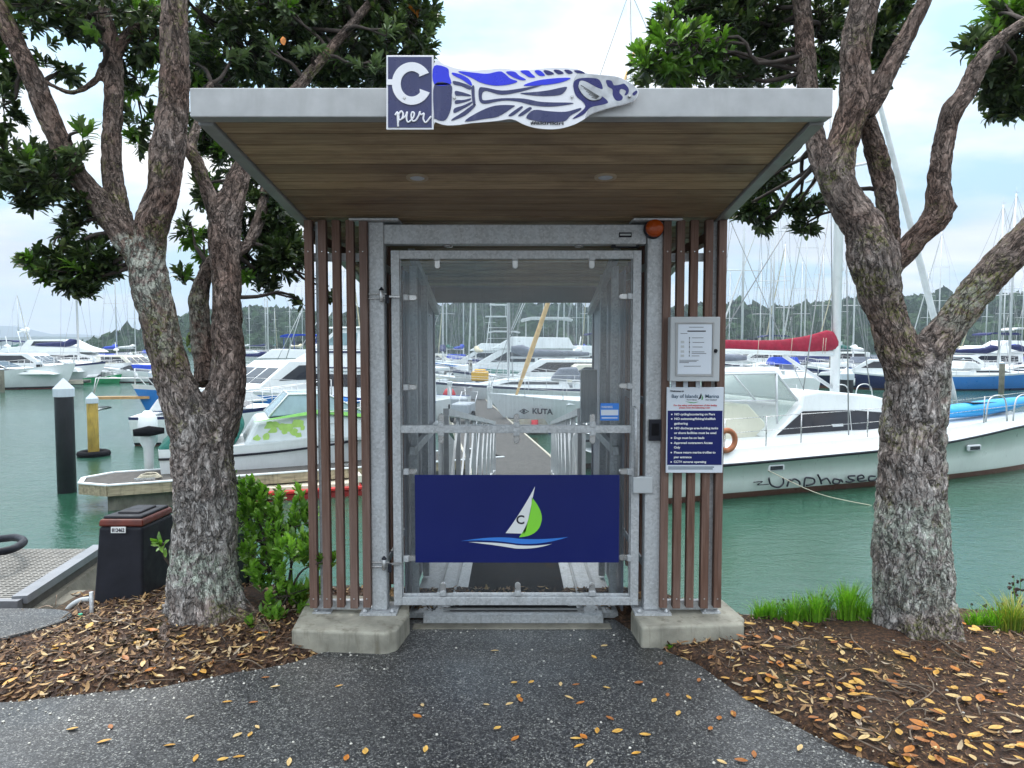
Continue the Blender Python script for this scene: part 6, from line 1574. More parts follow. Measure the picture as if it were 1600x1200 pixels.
put(t, 545, 30, 157, t['label'], 'motor boat', L_=12, s=.82)
t = launch('motor_launch', 6, style='express', canvas='white', stripe='navy'); put(t, 372, 23, 8, 'small white boat right behind the left tree trunk', 'motor boat', L_=6)

# red edged work barge
b0, b1 = onz(388, 786, WZ), onz(566, 774, WZ); vx = (b1 - b0); vx.normalize(); vy = Vector((-vx.y, vx.x, 0)); Lb = (b1 - b0).length
t = thing('work_barge', 'old work barge with peeling white deck and red side behind the slats', 'barge', b0, math.atan2(vx.y, vx.x)); W[t.name] = Vector((0, 0, 0))
mb = MB(); mb.bx(0, Lb, 0, 1.5, -.2, .12, 0); mb.bx(-.01, Lb + .01, -.03, 1.53, .12, .2, 1); mb.build('hull', [P_['red'], mat('red_gunwale', (.55, .03, .025), .5, 0, .2, 4)], t, bevel=.02)
mb = MB(); mb.bx(.05, Lb - .05, .03, 1.45, .2, .26); mb.build('deck', mat('peeling_white', (.62, .56, .45), .7, 0, .15, 4, dirt=.9, dcol=(.25, .16, .1)), t)
mb = MB(); mb.bx(.1, .9, .5, .68, .262, .40); mb.build('timber_baulk', M['wood'], t, bevel=.01)
mb = MB(); mb.bx(-.02, Lb + .02, 1.46, 1.56, .262, .5); mb.bx(Lb - .08, Lb, .0, 1.4, .262, .42); mb.build('bulwark', P_['cream'], t, bevel=.01)
mb = MB(); mb.tube(cat([(1.2, .5, .3), (1.5, .7, .36), (1.35, .9, .33), (1.7, 1.0, .4), (1.5, .6, .38), (1.9, .8, .33)], 4), .02, 5); mb.build('rope', M['rope'], t)

# ================================================================ CATAMARAN, right
H0, H1 = onz(1130, 783, WZ), onz(1600, 742, WZ); hx = (H1 - H0); hx.z = 0; hx.normalize(); hn = Vector((-hx.y, hx.x, 0))   # hn points away from the camera
ct = thing('catamaran', 'white catamaran with crimson boom cover lettered Unphased behind the right tree', 'catamaran', (H0.x, H0.y, WZ), math.atan2(hx.y, hx.x)); W[ct.name] = Vector((0, 0, 0))
def hl(px, py, off=0.0):          # pixel on the vertical plane of the hull side -> local x, z
    p = onplane(px, py, H0 + hn * off, hn); d = p - H0; return d.dot(hx), p.z - WZ
sheer_pts = [hl(1130, 727), hl(1200, 721), hl(1370, 705), hl(1482, 692), hl(1600, 672)]
top_pts = [hl(1130, 705), hl(1200, 699), hl(1370, 684), hl(1482, 672), hl(1600, 654)]
def interp(P, x):
    if x <= P[0][0]: s_ = (P[1][1] - P[0][1]) / (P[1][0] - P[0][0]); return P[0][1] + s_ * (x - P[0][0]) * .4
    for (xa, za), (xb, zb_) in zip(P, P[1:]):
        if x <= xb: return za + (zb_ - za) * (x - xa) / (xb - xa)
    return P[-1][1] + .05 * (x - P[-1][0])
XE = sheer_pts[-1][0] + 1.6
XS = 1.3
def cat_hull(yoff):
    mb = MB(); n = 30; xs_ = [-XS + (XE + XS) * i / n for i in range(n + 1)]
    for sgn in (-1, 1):
        rows = []
        for x in xs_:
            t_ = (x + XS) / (XE + XS); b = .72 * (1 - max(0, (t_ - .5) / .5) ** 2.2) + .01
            zs_, zt_2 = interp(sheer_pts, x), interp(top_pts, x)
            row = [(x + .25 * t_ ** 6, yoff + .72 + sgn * (b - .12), zt_2), (x + .2 * t_ ** 6, yoff + .72 + sgn * b, zs_ + .03), (x + .2 * t_ ** 6, yoff + .72 + sgn * (b + .02), zs_ + .028), (x + .2 * t_ ** 6, yoff + .72 + sgn * (b + .02), zs_ - .028), (x + .2 * t_ ** 6, yoff + .72 + sgn * b, zs_ - .03),
                   (x, yoff + .72 + sgn * b * .97, zs_ * .5), (x - .05, yoff + .72 + sgn * b * .9, .2), (x - .05, yoff + .72 + sgn * b * .88, .13), (x - .1, yoff + .72 + sgn * b * .5, -.3)]
            rows.append(row if sgn < 0 else row[::-1])
        rm = [0, 0, 1, 0, 2, 2, 2, 3]
        mb.grid(rows, 0, True, rm if sgn < 0 else rm[::-1])
    rows = [[(x + .25 * ((x + XS) / (XE + XS)) ** 6, yoff + .72 + f * ((.72 * (1 - max(0, ((x + XS) / (XE + XS) - .5) / .5) ** 2.2) + .01) - .12), interp(top_pts, x) + .02 * (1 - abs(f))) for f in (-1, 0, 1)] for x in xs_]
    mb.grid(rows, 0)
    p = rows[0][0]; mb.add([(-XS, yoff, interp(top_pts, -XS)), (-XS, yoff + 1.44, interp(top_pts, -XS)), (-XS, yoff + 1.44, -.3), (-XS, yoff, -.3)], [(0, 1, 2, 3)], 0)
    return mb.build('hull', [P_['white'], M['blackv'], P_['palegreen'], P_['brown']], ct)
cat_hull(0); cat_hull(4.2)
mb = MB(); mb.grid([[(x, .9, interp(top_pts, x) - .02), (x, 4.9, interp(top_pts, x) - .02)] for x in [-XS + .1 + k * .6 for k in range(11)]]); mb.grid([[(x, 4.9, interp(top_pts, x) - .45), (x, .9, interp(top_pts, x) - .45)] for x in [-XS + .1 + k * .6 for k in range(11)]]); mb.build('bridge_deck', P_['deck'], ct)
mb = MB(); mb.tube([(XE - 1.2, .6, interp(top_pts, XE - 1.2)), (XE - 1.2, 5.0, interp(top_pts, XE - 1.2))], .09, 8); mb.build('cross_beam', M['mast'], ct)
# cabin: traced on a plane .9 m inboard
OC = .95
def hc(px, py): return hl(px, py, OC)
prof = [hc(1206, 686), hc(1256, 634), hc(1262, 616), hc(1290, 611), hc(1370, 618), hc(1420, 632), hc(1470, 655), hc(1490, 682)]
mb = MB(); n = len(prof); tpz = max(p[1] for p in prof)
def wy(z, s_): return (OC + (z - prof[0][1]) * .12) if s_ < 0 else (5.8 - OC - (z - prof[0][1]) * .12)
mb.v = [(x, wy(z, -1), z) for x, z in prof] + [(x, wy(z, 1), z) for x, z in prof]
mb.f = [tuple(range(n)), tuple(reversed(range(n, 2 * n)))] + [((i + 1) % n, i, n + i, n + (i + 1) % n) for i in range(n)]; mb.m = [0] * len(mb.f); mb.s = [False] * len(mb.f)
cc = mb.build('cabin', P_['white'], ct, bevel=.06, seg=3)
def catwin(poly, m, name, y=-.015, parent=None):
    q = MB(); q.prism([(x, wy(z, -1) + y, z) for x, z in [hc(*p) for p in poly]], (0, .02, 0)); return q.build(name, m, parent or cc)
catwin([(1214, 680), (1258, 643), (1330, 641), (1330, 672)], M['glassdark'], 'window'); catwin([(1332, 672), (1332, 641), (1400, 646), (1450, 662), (1455, 668)], M['glassdark'], 'window')
catwin([(1300, 663), (1302, 667), (1318, 666), (1318, 662)], M['boxgrey'], 'window_vent', -.02)
# dodger: aluminium frame with clear panels
def D3(px, py, off): x, z = hl(px, py, off); return Vector((x, off, z))
dm = plexi('dodger_clear', .12, .3, (.85, .95, .9))
A = [(1100, 582), (1213, 580)]; Bt = [(1213, 666)]
mb = MB()
for off in (1.1, 4.6):
    mb.tube([D3(1120, 585, off), D3(1213, 583, off), D3(1246, 626, off)], .028, 6); mb.tube([D3(1213, 583, off), D3(1214, 662, off)], .03, 6); mb.tube([D3(1146, 585, off), D3(1180, 625, off)], .02, 6); mb.tube([D3(1130, 626, off), D3(1214, 626, off)], .018, 6)
mb.tube([D3(1213, 583, 1.1), D3(1213, 583, 1.1) + Vector((0, 3.5, 0))], .028, 6); q = D3(1246, 626, 1.1); mb.tube([q, q + Vector((0, 3.5, 0))], .025, 6)
mb.build('dodger_frame', M['mast'], ct)
mb = MB(); p, q = D3(1213, 583, 1.1), D3(1120, 585, 1.1); mb.hexa([q, p, p + Vector((0, 3.5, 0)), q + Vector((0, 3.5, 0))] + [v + Vector((0, 0, .07)) for v in (q, p, p + Vector((0, 3.5, 0)), q + Vector((0, 3.5, 0)))]); mb.build('hardtop', P_['white'], ct, bevel=.02)
mb = MB(); a_, b_ = D3(1213, 585, 1.1), D3(1246, 626, 1.1); mb.add([a_, b_, b_ + Vector((0, 3.5, 0)), a_ + Vector((0, 3.5, 0))], [(0, 1, 2, 3)])
mb.add([D3(1213, 585, 1.11), D3(1245, 626, 1.11), D3(1214, 662, 1.11)], [(0, 1, 2)]); mb.add([D3(1120, 587, 1.11), D3(1212, 585, 1.11), D3(1212, 626, 1.11), D3(1120, 626, 1.11)], [(0, 1, 2, 3)]); mb.build('dodger_panel', dm, ct)
# cockpit interior: seat back, wheel pod
mb = MB(); mb.prism([D3(1100, 630, 1.5), D3(1170, 632, 1.5), D3(1196, 660, 1.5), D3(1200, 690, 1.5), D3(1100, 690, 1.5)], (0, 1.2, 0)); mb.build('cockpit_seat', P_['cream'], ct, bevel=.04)
mb = MB(); mb.bx(*(lambda p: (p.x - .25, p.x + .35, 2.8, 3.6, p.z - .6, p.z))(D3(1188, 608, 2.8))); mb.build('helm_console', P_['white'], ct, bevel=.05)
vs, fq = text_mesh('INEA', .26, D3(1190, 648, 1.09), (.35, 0, .94), (-.94, 0, .35), .006, bold=.012); mb = MB(); mb.add(vs, fq)
# handrails, stanchions, wires
mb = MB()
def decky(x): return interp(top_pts, x)
st_px = [1140, 1205 - 0, 1260, 1364, 1440, 1546, 1640]
tops = []
for px in st_px:
    x = hl(px, 700)[0]; z = decky(x); mb.tube([(x, .16, z), (x, .16, z + .62)], .014, 6); tops.append((x, .16, z + .6))
for a_, b_ in zip(tops, tops[1:]): mb.tube([a_, b_], .007, 4); mb.tube([(a_[0], .16, a_[2] - .28), (b_[0], .16, b_[2] - .28)], .006, 4)
mb.build('stanchion', M['steel'], ct)
mb = MB()
for yy in (.2, 5.0): 
    x = XE - 2.6; z = decky(x)
    for k in range(2): mb = MB(); mb.tube(cat([(x + k * .9, yy, z), (x + k * .9 + .08, yy, z + .5), (x + k * .9 + .35, yy, z + .62), (x + k * .9 + .62, yy, z + .5), (x + k * .9 + .7, yy, z)], 4), .018, 6); mb.build('pulpit', M['rail'], ct)
# hull ports and name
for px, py in ((1213, 731), (1523, 700)):
    x, z = hl(px, py); yb_ = -.0
    mb = MB(); mb.bx(x - .21, x + .21, -.012, .05, z - .075, z + .075); f_ = mb.build('port_frame', M['boxgrey'], ct, bevel=.03, seg=2); mb = MB(); mb.bx(x - .16, x + .16, -.018, .0, z - .045, z + .045); mb.build('port_glass', M['glassdark'], f_, bevel=.02)
strokes = [[(1200, 746), (1203, 757), (1214, 761), (1222, 755), (1222, 746)], [(1228, 760), (1232, 749), (1234, 752), (1240, 748), (1247, 752), (1248, 757)], [(1254, 763), (1256, 748), (1260, 746), (1270, 748), (1270, 755), (1258, 758)],
           [(1276, 741), (1280, 749), (1282, 756)], [(1281, 751), (1290, 747), (1296, 755)], [(1312, 750), (1302, 748), (1300, 754), (1308, 755), (1312, 749), (1315, 753)], [(1334, 743), (1324, 744), (1326, 748), (1333, 750), (1326, 753), (1320, 752)],
           [(1338, 748), (1348, 746), (1345, 742), (1339, 744), (1340, 751), (1352, 750)], [(1366, 744), (1357, 744), (1356, 750), (1364, 750), (1370, 745), (1374, 732), (1371, 749)], [(1176, 753), (1190, 752), (1182, 757), (1200, 756)]]
mb = MB()
for i, s_ in enumerate(strokes):
    pts = [Vector((hl(*p)[0], -.03, hl(*p)[1])) for p in s_]; pts = cat(pts, 4)
    mb.tube(pts, .020 if i < 9 else .010, 5)
mb.build('name_lettering', M['blackv'], ct)
# mast, boom, cover, forestay, shrouds
def D4(px, py, off=2.9): x, z = hl(px, py, off); return Vector((x, off, z))
m0 = D4(1304, 612); xm = m0.x
mb = MB(); mb.tube([(xm, 2.9, m0.z - .2), (xm, 2.9, m0.z + 6), (xm, 2.9, m0.z + 12.5)], [.12, .12, .1], 12); mm = mb.build('mast', P_['white'], ct)
mb = MB(); mb.tube([(xm, 1.7, m0.z + 5.6), (xm, 2.9, m0.z + 5.7), (xm, 4.1, m0.z + 5.6)], .035, 6); mb.bx(xm + .0, xm + .18, 2.86, 2.94, m0.z + 1.2, m0.z + 1.3); mb.bx(xm + .0, xm + .16, 2.86, 2.94, m0.z + 3.1, m0.z + 3.2); mb.build('spreader', M['mast'], mm)
b0_, b1_ = D4(1300, 552), D4(1105, 545)
mb = MB(); mb.tube([b0_, b1_ + Vector((-1.2, 0, 0))], .085, 10); mb.build('boom', P_['white'], ct)
cp = [D4(px, py) for px, py in ((1308, 535), (1303, 533), (1290, 533), (1260, 538), (1220, 541), (1180, 541), (1140, 540), (1090, 540), (1040, 540))]
D_ = (H0 - CAM).length + 5
hs = [10, 15, 18, 14, 10.5, 9.5, 9, 9, 7]
mb = MB(); rows = []
for p, h in zip(cat(cp, 3), np.interp(np.arange(25), np.arange(9) * 3, hs)):
    r = h / F * 17.4; row = []
    for j in range(13):
        th = 2 * math.pi * j / 12; row.append((p.x, p.y + math.cos(th) * r * .55 * (1 - .3 * math.sin(th)), p.z + math.sin(th) * r + .01 * noise.noise(Vector((p.x * 4, j, 0)))))
    rows.append(row)
rows = [[tuple(cat([cp[0]], 1)[0]) for _ in range(13)]] + rows
mb.grid(rows, 0); mb.build('sail_cover', CV['red'], ct)
for px in (1186, 1238, 1287, 1291): 
    a_, b_ = D4(px, 528, 2.6), D4(px - 2, 553, 2.6); mb = MB(); mb.tube([a_, b_], .008, 4); mb.build('cover_tie', M['rope'], ct)
fs_top, fs_bot = D4(1375, 165), D4(1497, 645)
k_ = (fs_bot - fs_top); 
mb = MB(); mb.tube([fs_top - k_ * .18, fs_top, fs_top.lerp(fs_bot, .5), fs_top.lerp(fs_bot, .93), fs_bot], [.05, .06, .09, .075, .03], 9); mb.build('furled_jib', CV['white'], ct)
mb = MB()
for a_, b_ in ((D4(1297, 180, 2.9), D4(1301, 545, 2.9)), (D4(1322, 330, .3), D4(1326, 680, .3)), (D4(1300, 300, 2.9), D4(1255, 610, 1.2)), (D4(1304, 200), D4(1360, 610, 5.0)), (D4(1296, 250), D4(1130, 520, 2.9))): mb.tube([a_, b_], .014, 5)
mb.build('rigging', M['wire'], ct)
mb = MB(); a_, b_ = D4(1225, 556), D4(1300, 606); mb.tube([a_, b_], .05, 8); mb.build('boom_vang', M['mast'], ct)
# kayak on the foredeck, lifebuoy
ky = thing('kayak', 'bright blue kayak lying on the catamaran foredeck right of the tree', 'kayak', H0); W[ky.name] = Vector((0, 0, 0)); ky.location = (H0.x, H0.y, WZ); ky.rotation_euler = (0, 0, math.atan2(hx.y, hx.x))
ka, kb = hl(1440, 652, .7), hl(1625, 640, .7); mb = MB(); rows = []
for i in range(17):
    t_ = i / 16; x = ka[0] + (kb[0] - ka[0]) * t_; w2 = .02 + .3 * math.sin(math.pi * t_) ** .7; hgt = .03 + .15 * math.sin(math.pi * t_) ** .5; zc = decky(x) + .21 + .08 * (2 * t_ - 1) ** 2
    rows.append([(x, .85 + w2 * math.cos(a_), zc + hgt * math.sin(a_)) for a_ in [2 * math.pi * j / 12 for j in range(13)]])
mb.grid(rows); M['kayak'] = mat('kayak_plastic', (.01, .32, .72), .35, 0, .06, 3); mb.build('hull', M['kayak'], ky)
mb = MB(); xk = (ka[0] + kb[0]) / 2; mb.prism([(xk - .4, .65, decky(xk) + .36), (xk + .4, .65, decky(xk) + .36), (xk + .4, 1.05, decky(xk) + .36), (xk - .4, 1.05, decky(xk) + .36)], (0, 0, .012)); mb.build('cockpit', M['blackp'], ky)
lb = hl(1146, 687, .1); mb = MB(); pts = [(lb[0] - .2 + .2 * math.cos(a_), .05, lb[1] + .2 * math.sin(a_)) for a_ in [2 * math.pi * j / 24 for j in range(24)]]; mb.tube(pts, .055, 10, closed=True); o = mb.build('lifebuoy', mat('faded_orange', (.36, .13, .06), .8, 0, .3, 8)); o.location = (H0.x, H0.y, WZ); o.rotation_euler = ky.rotation_euler; props(o, 'faded orange lifebuoy on the catamaran rail beside the rules sign', 'lifebuoy')
# mooring line from the bow quarter
mb = MB(); a_, b_ = onplane(1200, 735, H0, hn), onz(1362, 790, WZ); mb.tube(cat([a_, (a_ + b_) / 2 + Vector((0, 0, -.12)), b_], 8), .009, 5); o = mb.build('mooring_line', M['rope']); props(o, 'thin mooring line running from the catamaran hull into the water', 'rope')

# ================================================================ PILES, PIER, GANGWAY, BIN
def pile(px, pyb, ytop, w_px, kind, label):
    D = Dw(pyb); x = (px - 800) / F * D; r = w_px / 2 / F * D; zt_ = at(px, ytop, D).z
    t = thing('pile', label, 'pile', (x, D, WZ)); W[t.name] = Vector((x, D, WZ))
    mb = MB(); mm = {'black': M['pileblack'], 'timber': M['piletimber'], 'yellow': M['pileyellow']}[kind]
    ch = r * 1.25 if kind != 'timber' or w_px > 8 else r * .5
    mb.lathe([(r, -2), (r, zt_ - WZ - ch * 1.6), (r * .98, zt_ - WZ - ch)], (x, D, WZ), 16); mb.build('shaft', mm, t)
    mb = MB(); mb.lathe([(r * 1.12, zt_ - WZ - ch * 1.7), (r * 1.12, zt_ - WZ - ch * .95), (.01, zt_ - WZ)], (x, D, WZ), 16, sm=False); mb.build('cap', M['pilecap'], t)
    return t
M['pileblack'] = mat('black_pile_sleeve', (.012, .012, .016), .45, 0, .3, 3, dirt=.3, dcol=(.05, .05, .05))
M['piletimber'] = mat('weathered_pile', (.22, .2, .16), .85, 0, .3, 3, dirt=.5, dcol=(.08, .07, .04))
M['pileyellow'] = mat('ochre_pile', (.5, .33, .07), .7, 0, .3, 3, dirt=.7, dcol=(.18, .12, .04))
M['pilecap'] = mat('pile_cap', (.5, .56, .62), .5, 0, .08, 3)
pile(98, 771, 591, 27, 'black', 'thick black pile with pale cone cap, nearest on the left')
yp = pile(142, 713, 613, 16, 'yellow', 'ochre timber pile with floating collar right of the thick black pile')
D = Dw(713); mb = MB(); x = (142 - 800) / F * D; mb.tube([(x + .34 * math.cos(a_), D + .34 * math.sin(a_), WZ + .06) for a_ in [k * math.pi / 8 for k in range(16)]], .09, 8, closed=True); mb.build('collar', M['rubber'], yp)
pile(61, 602, 561, 8, 'black', 'slim black pile with cap in front of the far left launch'); pile(103, 597, 566, 6, 'timber', 'timber pile in front of the large motor yacht'); pile(143, 593, 559, 7, 'black', 'black pile left of the small green boat'); pile(172, 592, 558, 6, 'timber', 'timber pile right of the small green boat')
pile(204, 587, 550, 6, 'black', 'black pile between green boat and left tree'); pile(2, 613, 575, 7, 'timber', 'timber pile at the left edge'); pile(228, 590, 563, 5, 'timber', 'thin timber pile touching the left tree'); pile(239, 668, 575, 13, 'black', 'black pile half hidden behind the left tree')
pile(1324, 640, 573, 19, 'black', 'thick black pile behind the catamaran mast'); pile(1300, 600, 545, 8, 'timber', 'timber pile just left of the catamaran mast'); pile(1214, 600, 558, 6, 'timber', 'timber pile above the catamaran hardtop'); pile(1373, 602, 570, 6, 'yellow', 'ochre pile at the left edge of the right tree')
pile(1566, 614, 565, 8, 'timber', 'timber pile with pale cap in front of the blue sailboat'); pile(1505, 600, 560, 5, 'timber', 'timber pile right of the right tree'); pile(878, 640, 575, 10, 'black', 'black pile in the gate view beside the cream launch'); pile(735, 612, 560, 6, 'timber', 'timber pile left of centre in the gate view')
pile(906, 600, 545, 6, 'timber', 'timber pile at the right of the gate view')
def walk(p0, p1, w, name, label, cat_='pontoon', h=.5, rail=True):
    p0, p1 = Vector((p0[0], p0[1], WZ)), Vector((p1[0], p1[1], WZ)); d = p1 - p0; Ln = d.length
    t = thing(name, label, cat_, p0, math.atan2(d.y, d.x)); W[t.name] = Vector((0, 0, 0))
    mb = MB(); mb.bx(0, Ln, -w / 2, w / 2, h - .08, h); mb.build('deck', M['pdeck'], t); mb = MB(); 
    for s_ in (-1, 1): mb.bx(0, Ln, s_ * (w / 2 + .002), s_ * (w / 2 + .05), h - .22, h + .02)
    mb.build('edge_board', M['ptimber2'] if 'ptimber2' in M else M['ptimber'], t)
    mb = MB(); k = 0
    while k < Ln - 3: mb.bx(k + .2, k + 3, -w / 2 + .1, w / 2 - .1, -.3, h - .09); k += 4
    mb.build('float', M['concdark'], t); return t
M['ptimber2'] = mat('pale_edge_timber', (.46, .42, .34), .8, 0, .2, 4)
Pp0 = Vector((.55, 9.6)); pdir = Vector((-.125, 1)).normalized()
walk((.35, 13.0), tuple(Vector((.35, 13.0)) + pdir * 75), 1.9, 'pontoon_pier', 'long grey floating pier leading away behind the gate')
for i, (dist, sgn, ln) in enumerate([(12, 1, 9), (24, 1, 9), (24, -1, 9), (38, 1, 9), (38, -1, 9)]):
    c = Vector((.35, 13.0)) + pdir * dist; nrm = Vector((pdir.y, -pdir.x)) * sgn
    walk(tuple(c + nrm * 1.0), tuple(c + nrm * ln), .8, 'finger_pontoon', ['nearest right finger off the long pier', 'second right finger off the long pier', 'second left finger off the long pier', 'third right finger off the long pier', 'third left finger off the long pier'][i])
walk((-45, 49.5), (-30.3, 51.5), 1.2, 'finger_pontoon', 'low finger pontoon at the far left waterline'); walk((-41, 61), (-30, 61.5), 1.2, 'finger_pontoon', 'low finger pontoon beside the small green boat')
walk((18, 62), (60, 60), 1.6, 'pontoon_pier', 'far pier behind the catamaran')
# small things on the pier: red flag-like buoy, white pedestals, trolley
for i, (dist, off, col, lab) in enumerate([(20, -.7, P_['white'], 'first white power pedestal on the left of the long pier'), (32, -.7, P_['white'], 'second white power pedestal on the left of the long pier'), (16, .75, P_['white'], 'first white power pedestal on the right of the long pier'), (30, .75, P_['white'], 'second white power pedestal on the right of the long pier')]):
    c = Vector((.35, 13.0)) + pdir * dist + Vector((pdir.y, -pdir.x)) * off; mb = MB(); mb.bx(-.1, .1, -.1, .1, 0, .75); mb.prism([(-.12, -.12, .75), (.12, -.12, .75), (.12, .12, .75), (-.12, .12, .75)], (0, 0, .14)); o = mb.build('power_pedestal', col, bevel=.02); o.location = (c.x, c.y, WZ + .5); props(o, lab, 'pedestal', 'power pedestals on the pier')
c = at(702, 619, 33); mb = MB(); mb.lathe([(.05, -.3), (.24, -.15), (.3, .1), (.2, .3), (.04, .4)], (0, 0, 0), 14); mb.tube([(0, 0, -1.05), (0, 0, -.2)], .03, 6); o = mb.build('buoy', M['redv']); o.location = c; props(o, 'red buoy on a stick beside the long pier', 'buoy')
def trolley(loc, rz, label):
    t = thing('trolley', label, 'trolley', loc, rz); W[t.name] = Vector((0, 0, 0))
    mb = MB(); mb.prism([(-.5, -.3, .3), (.5, -.3, .3), (.5, .3, .3), (-.5, .3, .3)], (0, 0, .35)); mb.build('tub', P_['grey'], t, bevel=.04)
    mb = MB(); mb.tube([(.5, -.28, .6), (.95, -.28, .95), (.95, .28, .95), (.5, .28, .6)], .02, 6); mb.tube([(-.3, -.36, .2), (-.3, .36, .2)], .02, 6); mb.build('handle', M['rail'], t)
    rx = Matrix.Rotation(math.pi / 2, 3, 'X')
    for s_ in (-1, 1): mb = MB(); mb.lathe([(.2, -.03), (.2, .03)], (-.1, s_ * .36, .2), 16, 0, rx); mb.build('wheel', M['rubber'], t)
    return t
c = Vector((.35, 13.0)) + pdir * 13.5 + Vector((pdir.y, -pdir.x)) * -.62; trolley((c.x, c.y, WZ + .5), 1.7, 'grey hand trolley standing on the left of the long pier')
c = Vector((.35, 13.0)) + pdir * 11 + Vector((pdir.y, -pdir.x)) * -.6; trolley((c.x, c.y, WZ + .5), 1.4, 'nearer grey hand trolley on the left of the long pier')

# gangway from cage down to the pier
gw = thing('gangway', 'aluminium gangway with railed sides sloping down from the gate cage', 'gangway', (0, 5.9, 0))
g0, g1 = Vector((.01, 6.02, .03)), Vector((.22, 14.0, WZ + .56)); gd = (g1 - g0)
mb = MB(); mb.hexa([g0 + Vector((-.5, 0, -.06)), g0 + Vector((.5, 0, -.06)), g1 + Vector((.5, 0, -.06)), g1 + Vector((-.5, 0, -.06)), g0 + Vector((-.5, 0, 0)), g0 + Vector((.5, 0, 0)), g1 + Vector((.5, 0, 0)), g1 + Vector((-.5, 0, 0))]); mb.build('walkway', M['pdeck'], gw)
for s_ in (-1, 1):
    mb = MB(); o_ = Vector((s_ * .56, 0, 0))
    mb.bar(g0 + o_ + Vector((0, 0, 1.0)), g1 + o_ + Vector((0, 0, 1.0)), .05, .06); mb.bar(g0 + o_ + Vector((0, 0, .02)), g1 + o_ + Vector((0, 0, .02)), .05, .12)
    for k in range(9):
        p = g0 + gd * (k / 8) + o_; mb.bar(p + Vector((0, 0, .08)), p + Vector((0, 0, .97)), .045, .045)
        if k < 8: q = g0 + gd * ((k + 1) / 8) + o_; mb.bar(p + Vector((0, 0, .08)), q + Vector((0, 0, .97)), .02, .02)
    mb.build('side_truss', M['alu'], gw)
mb = MB()
for s_ in (-1, 1):
    p = Vector((s_ * .58, 5.65, 0)); mb.add([p + Vector((0, 0, .05)), p + Vector((0, 1.6, -.12)), p + Vector((0, 1.6, .62)), p + Vector((0, 0, 1.0))], [(0, 1, 2, 3)])
mb.build('mesh_panel', M['alu'], gw)
# stanchions of the lower landing beside the gangway foot
for s_ in (-1, 1):
    mb = MB(); x = .22 + s_ * .95
    mb.tube([(x, 13.4, WZ + .5), (x, 13.4, WZ + 1.5), (x, 15.4, WZ + 1.5), (x, 15.4, WZ + .5)], .025, 8); mb.tube([(x, 14.4, WZ + .5), (x, 14.4, WZ + 1.5)], .025, 8); o = mb.build('handrail', M['galv']); props(o, ['left', 'right'][s_ > 0] + ' handrail frame at the foot of the gangway', 'handrail')

# ------------------------------------------------ left ramp, bin, pipes
rm_ = thing('ramp', 'ribbed metal loading ramp at the left edge', 'ramp', (-3.6, 5.3, 0)); M['tread2'] = mat('ramp_edge', (.22, .23, .25), .5, .3, .15, 6); M['treadbar'] = mat('tread_bar', (.26, .25, .23), .6, .2, .2, 8); M['tread'] = mat('tread_plate', (.10, .095, .085), .6, .2, .2, 8, dirt=.4, dcol=(.12, .1, .08))
p_a, p_b = onz(143, 868, -.02), onz(22, 948, -.02)
xr0, yb0, yf0 = -3.06, 4.44, 5.6
zR = -.02
mb = MB(); mb.hexa([(-6, yb0, zR - .05), (xr0, yb0, zR - .05), (xr0 - .16, yf0, zR - .33), (-6, yf0, zR - .33), (-6, yb0, zR), (xr0, yb0, zR), (xr0 - .16, yf0, zR - .0), (-6, yf0, zR - .0)]); mb.build('plate', M['tread'], rm_)
mb = MB(); ny = 34
for k in range(ny):
    t_ = (k + .5) / ny; y = yb0 + (yf0 - yb0) * t_; z = zR  + .006; x1_ = xr0 - .16 * t_ - .07
    mb.bar((-5.6, y, z), (x1_, y, z), .014, .014)
for k in range(48):
    x = -5.5 + k * .052
    
    if x < xr0 - .2: mb.bar((x, yb0 + .02, zR + .006), (x - .0, yf0, zR - .0 + .006), .012, .012)
mb.build('tread_grid', M['treadbar'], rm_)
mb = MB(); mb.bar((xr0 - .02, yb0, zR + .02), (xr0 - .18, yf0, zR + .02), .09, .05); mb.bx(-6, xr0 - .0, yb0 - .05, yb0 - .002, zR - .06, zR + .03); mb.build('edge_beam', M['tread2'], rm_)
mb = MB(); mb.hexa([(xr0 - .02, yb0 + .02, -.5), (xr0 + .18, yb0 + .02, -.5), (xr0 - .08, yf0, -.6), (xr0 - .18, yf0, -.6), (xr0 - .02, yb0 + .02, zR - .07), (xr0 + .04, yb0 + .02, zR - .07), (xr0 - .12, yf0, zR - .07), (xr0 - .16, yf0, zR - .07)]); o = mb.build('ramp_abutment', M['concdark'], rm_)
mb = MB(); c0 = at(-10, 848, 5.6); pts = [at(-60, 846, 5.6), at(0, 842, 5.6), at(24, 840, 5.5), at(37, 846, 5.3), at(24, 856, 5.1), at(0, 862, 5.0), at(-60, 868, 4.9)]; mb.tube(cat(pts, 5), .028, 10); 
for p in (at(-30, 845, 5.6), at(-30, 864, 4.96)): mb.tube([p, Vector((p.x, p.y, -.2))], .028, 8)
o = mb.build('pipe_rail', M['blackp']); props(o, 'looped dark pipe rail above the ramp at the left edge', 'rail')
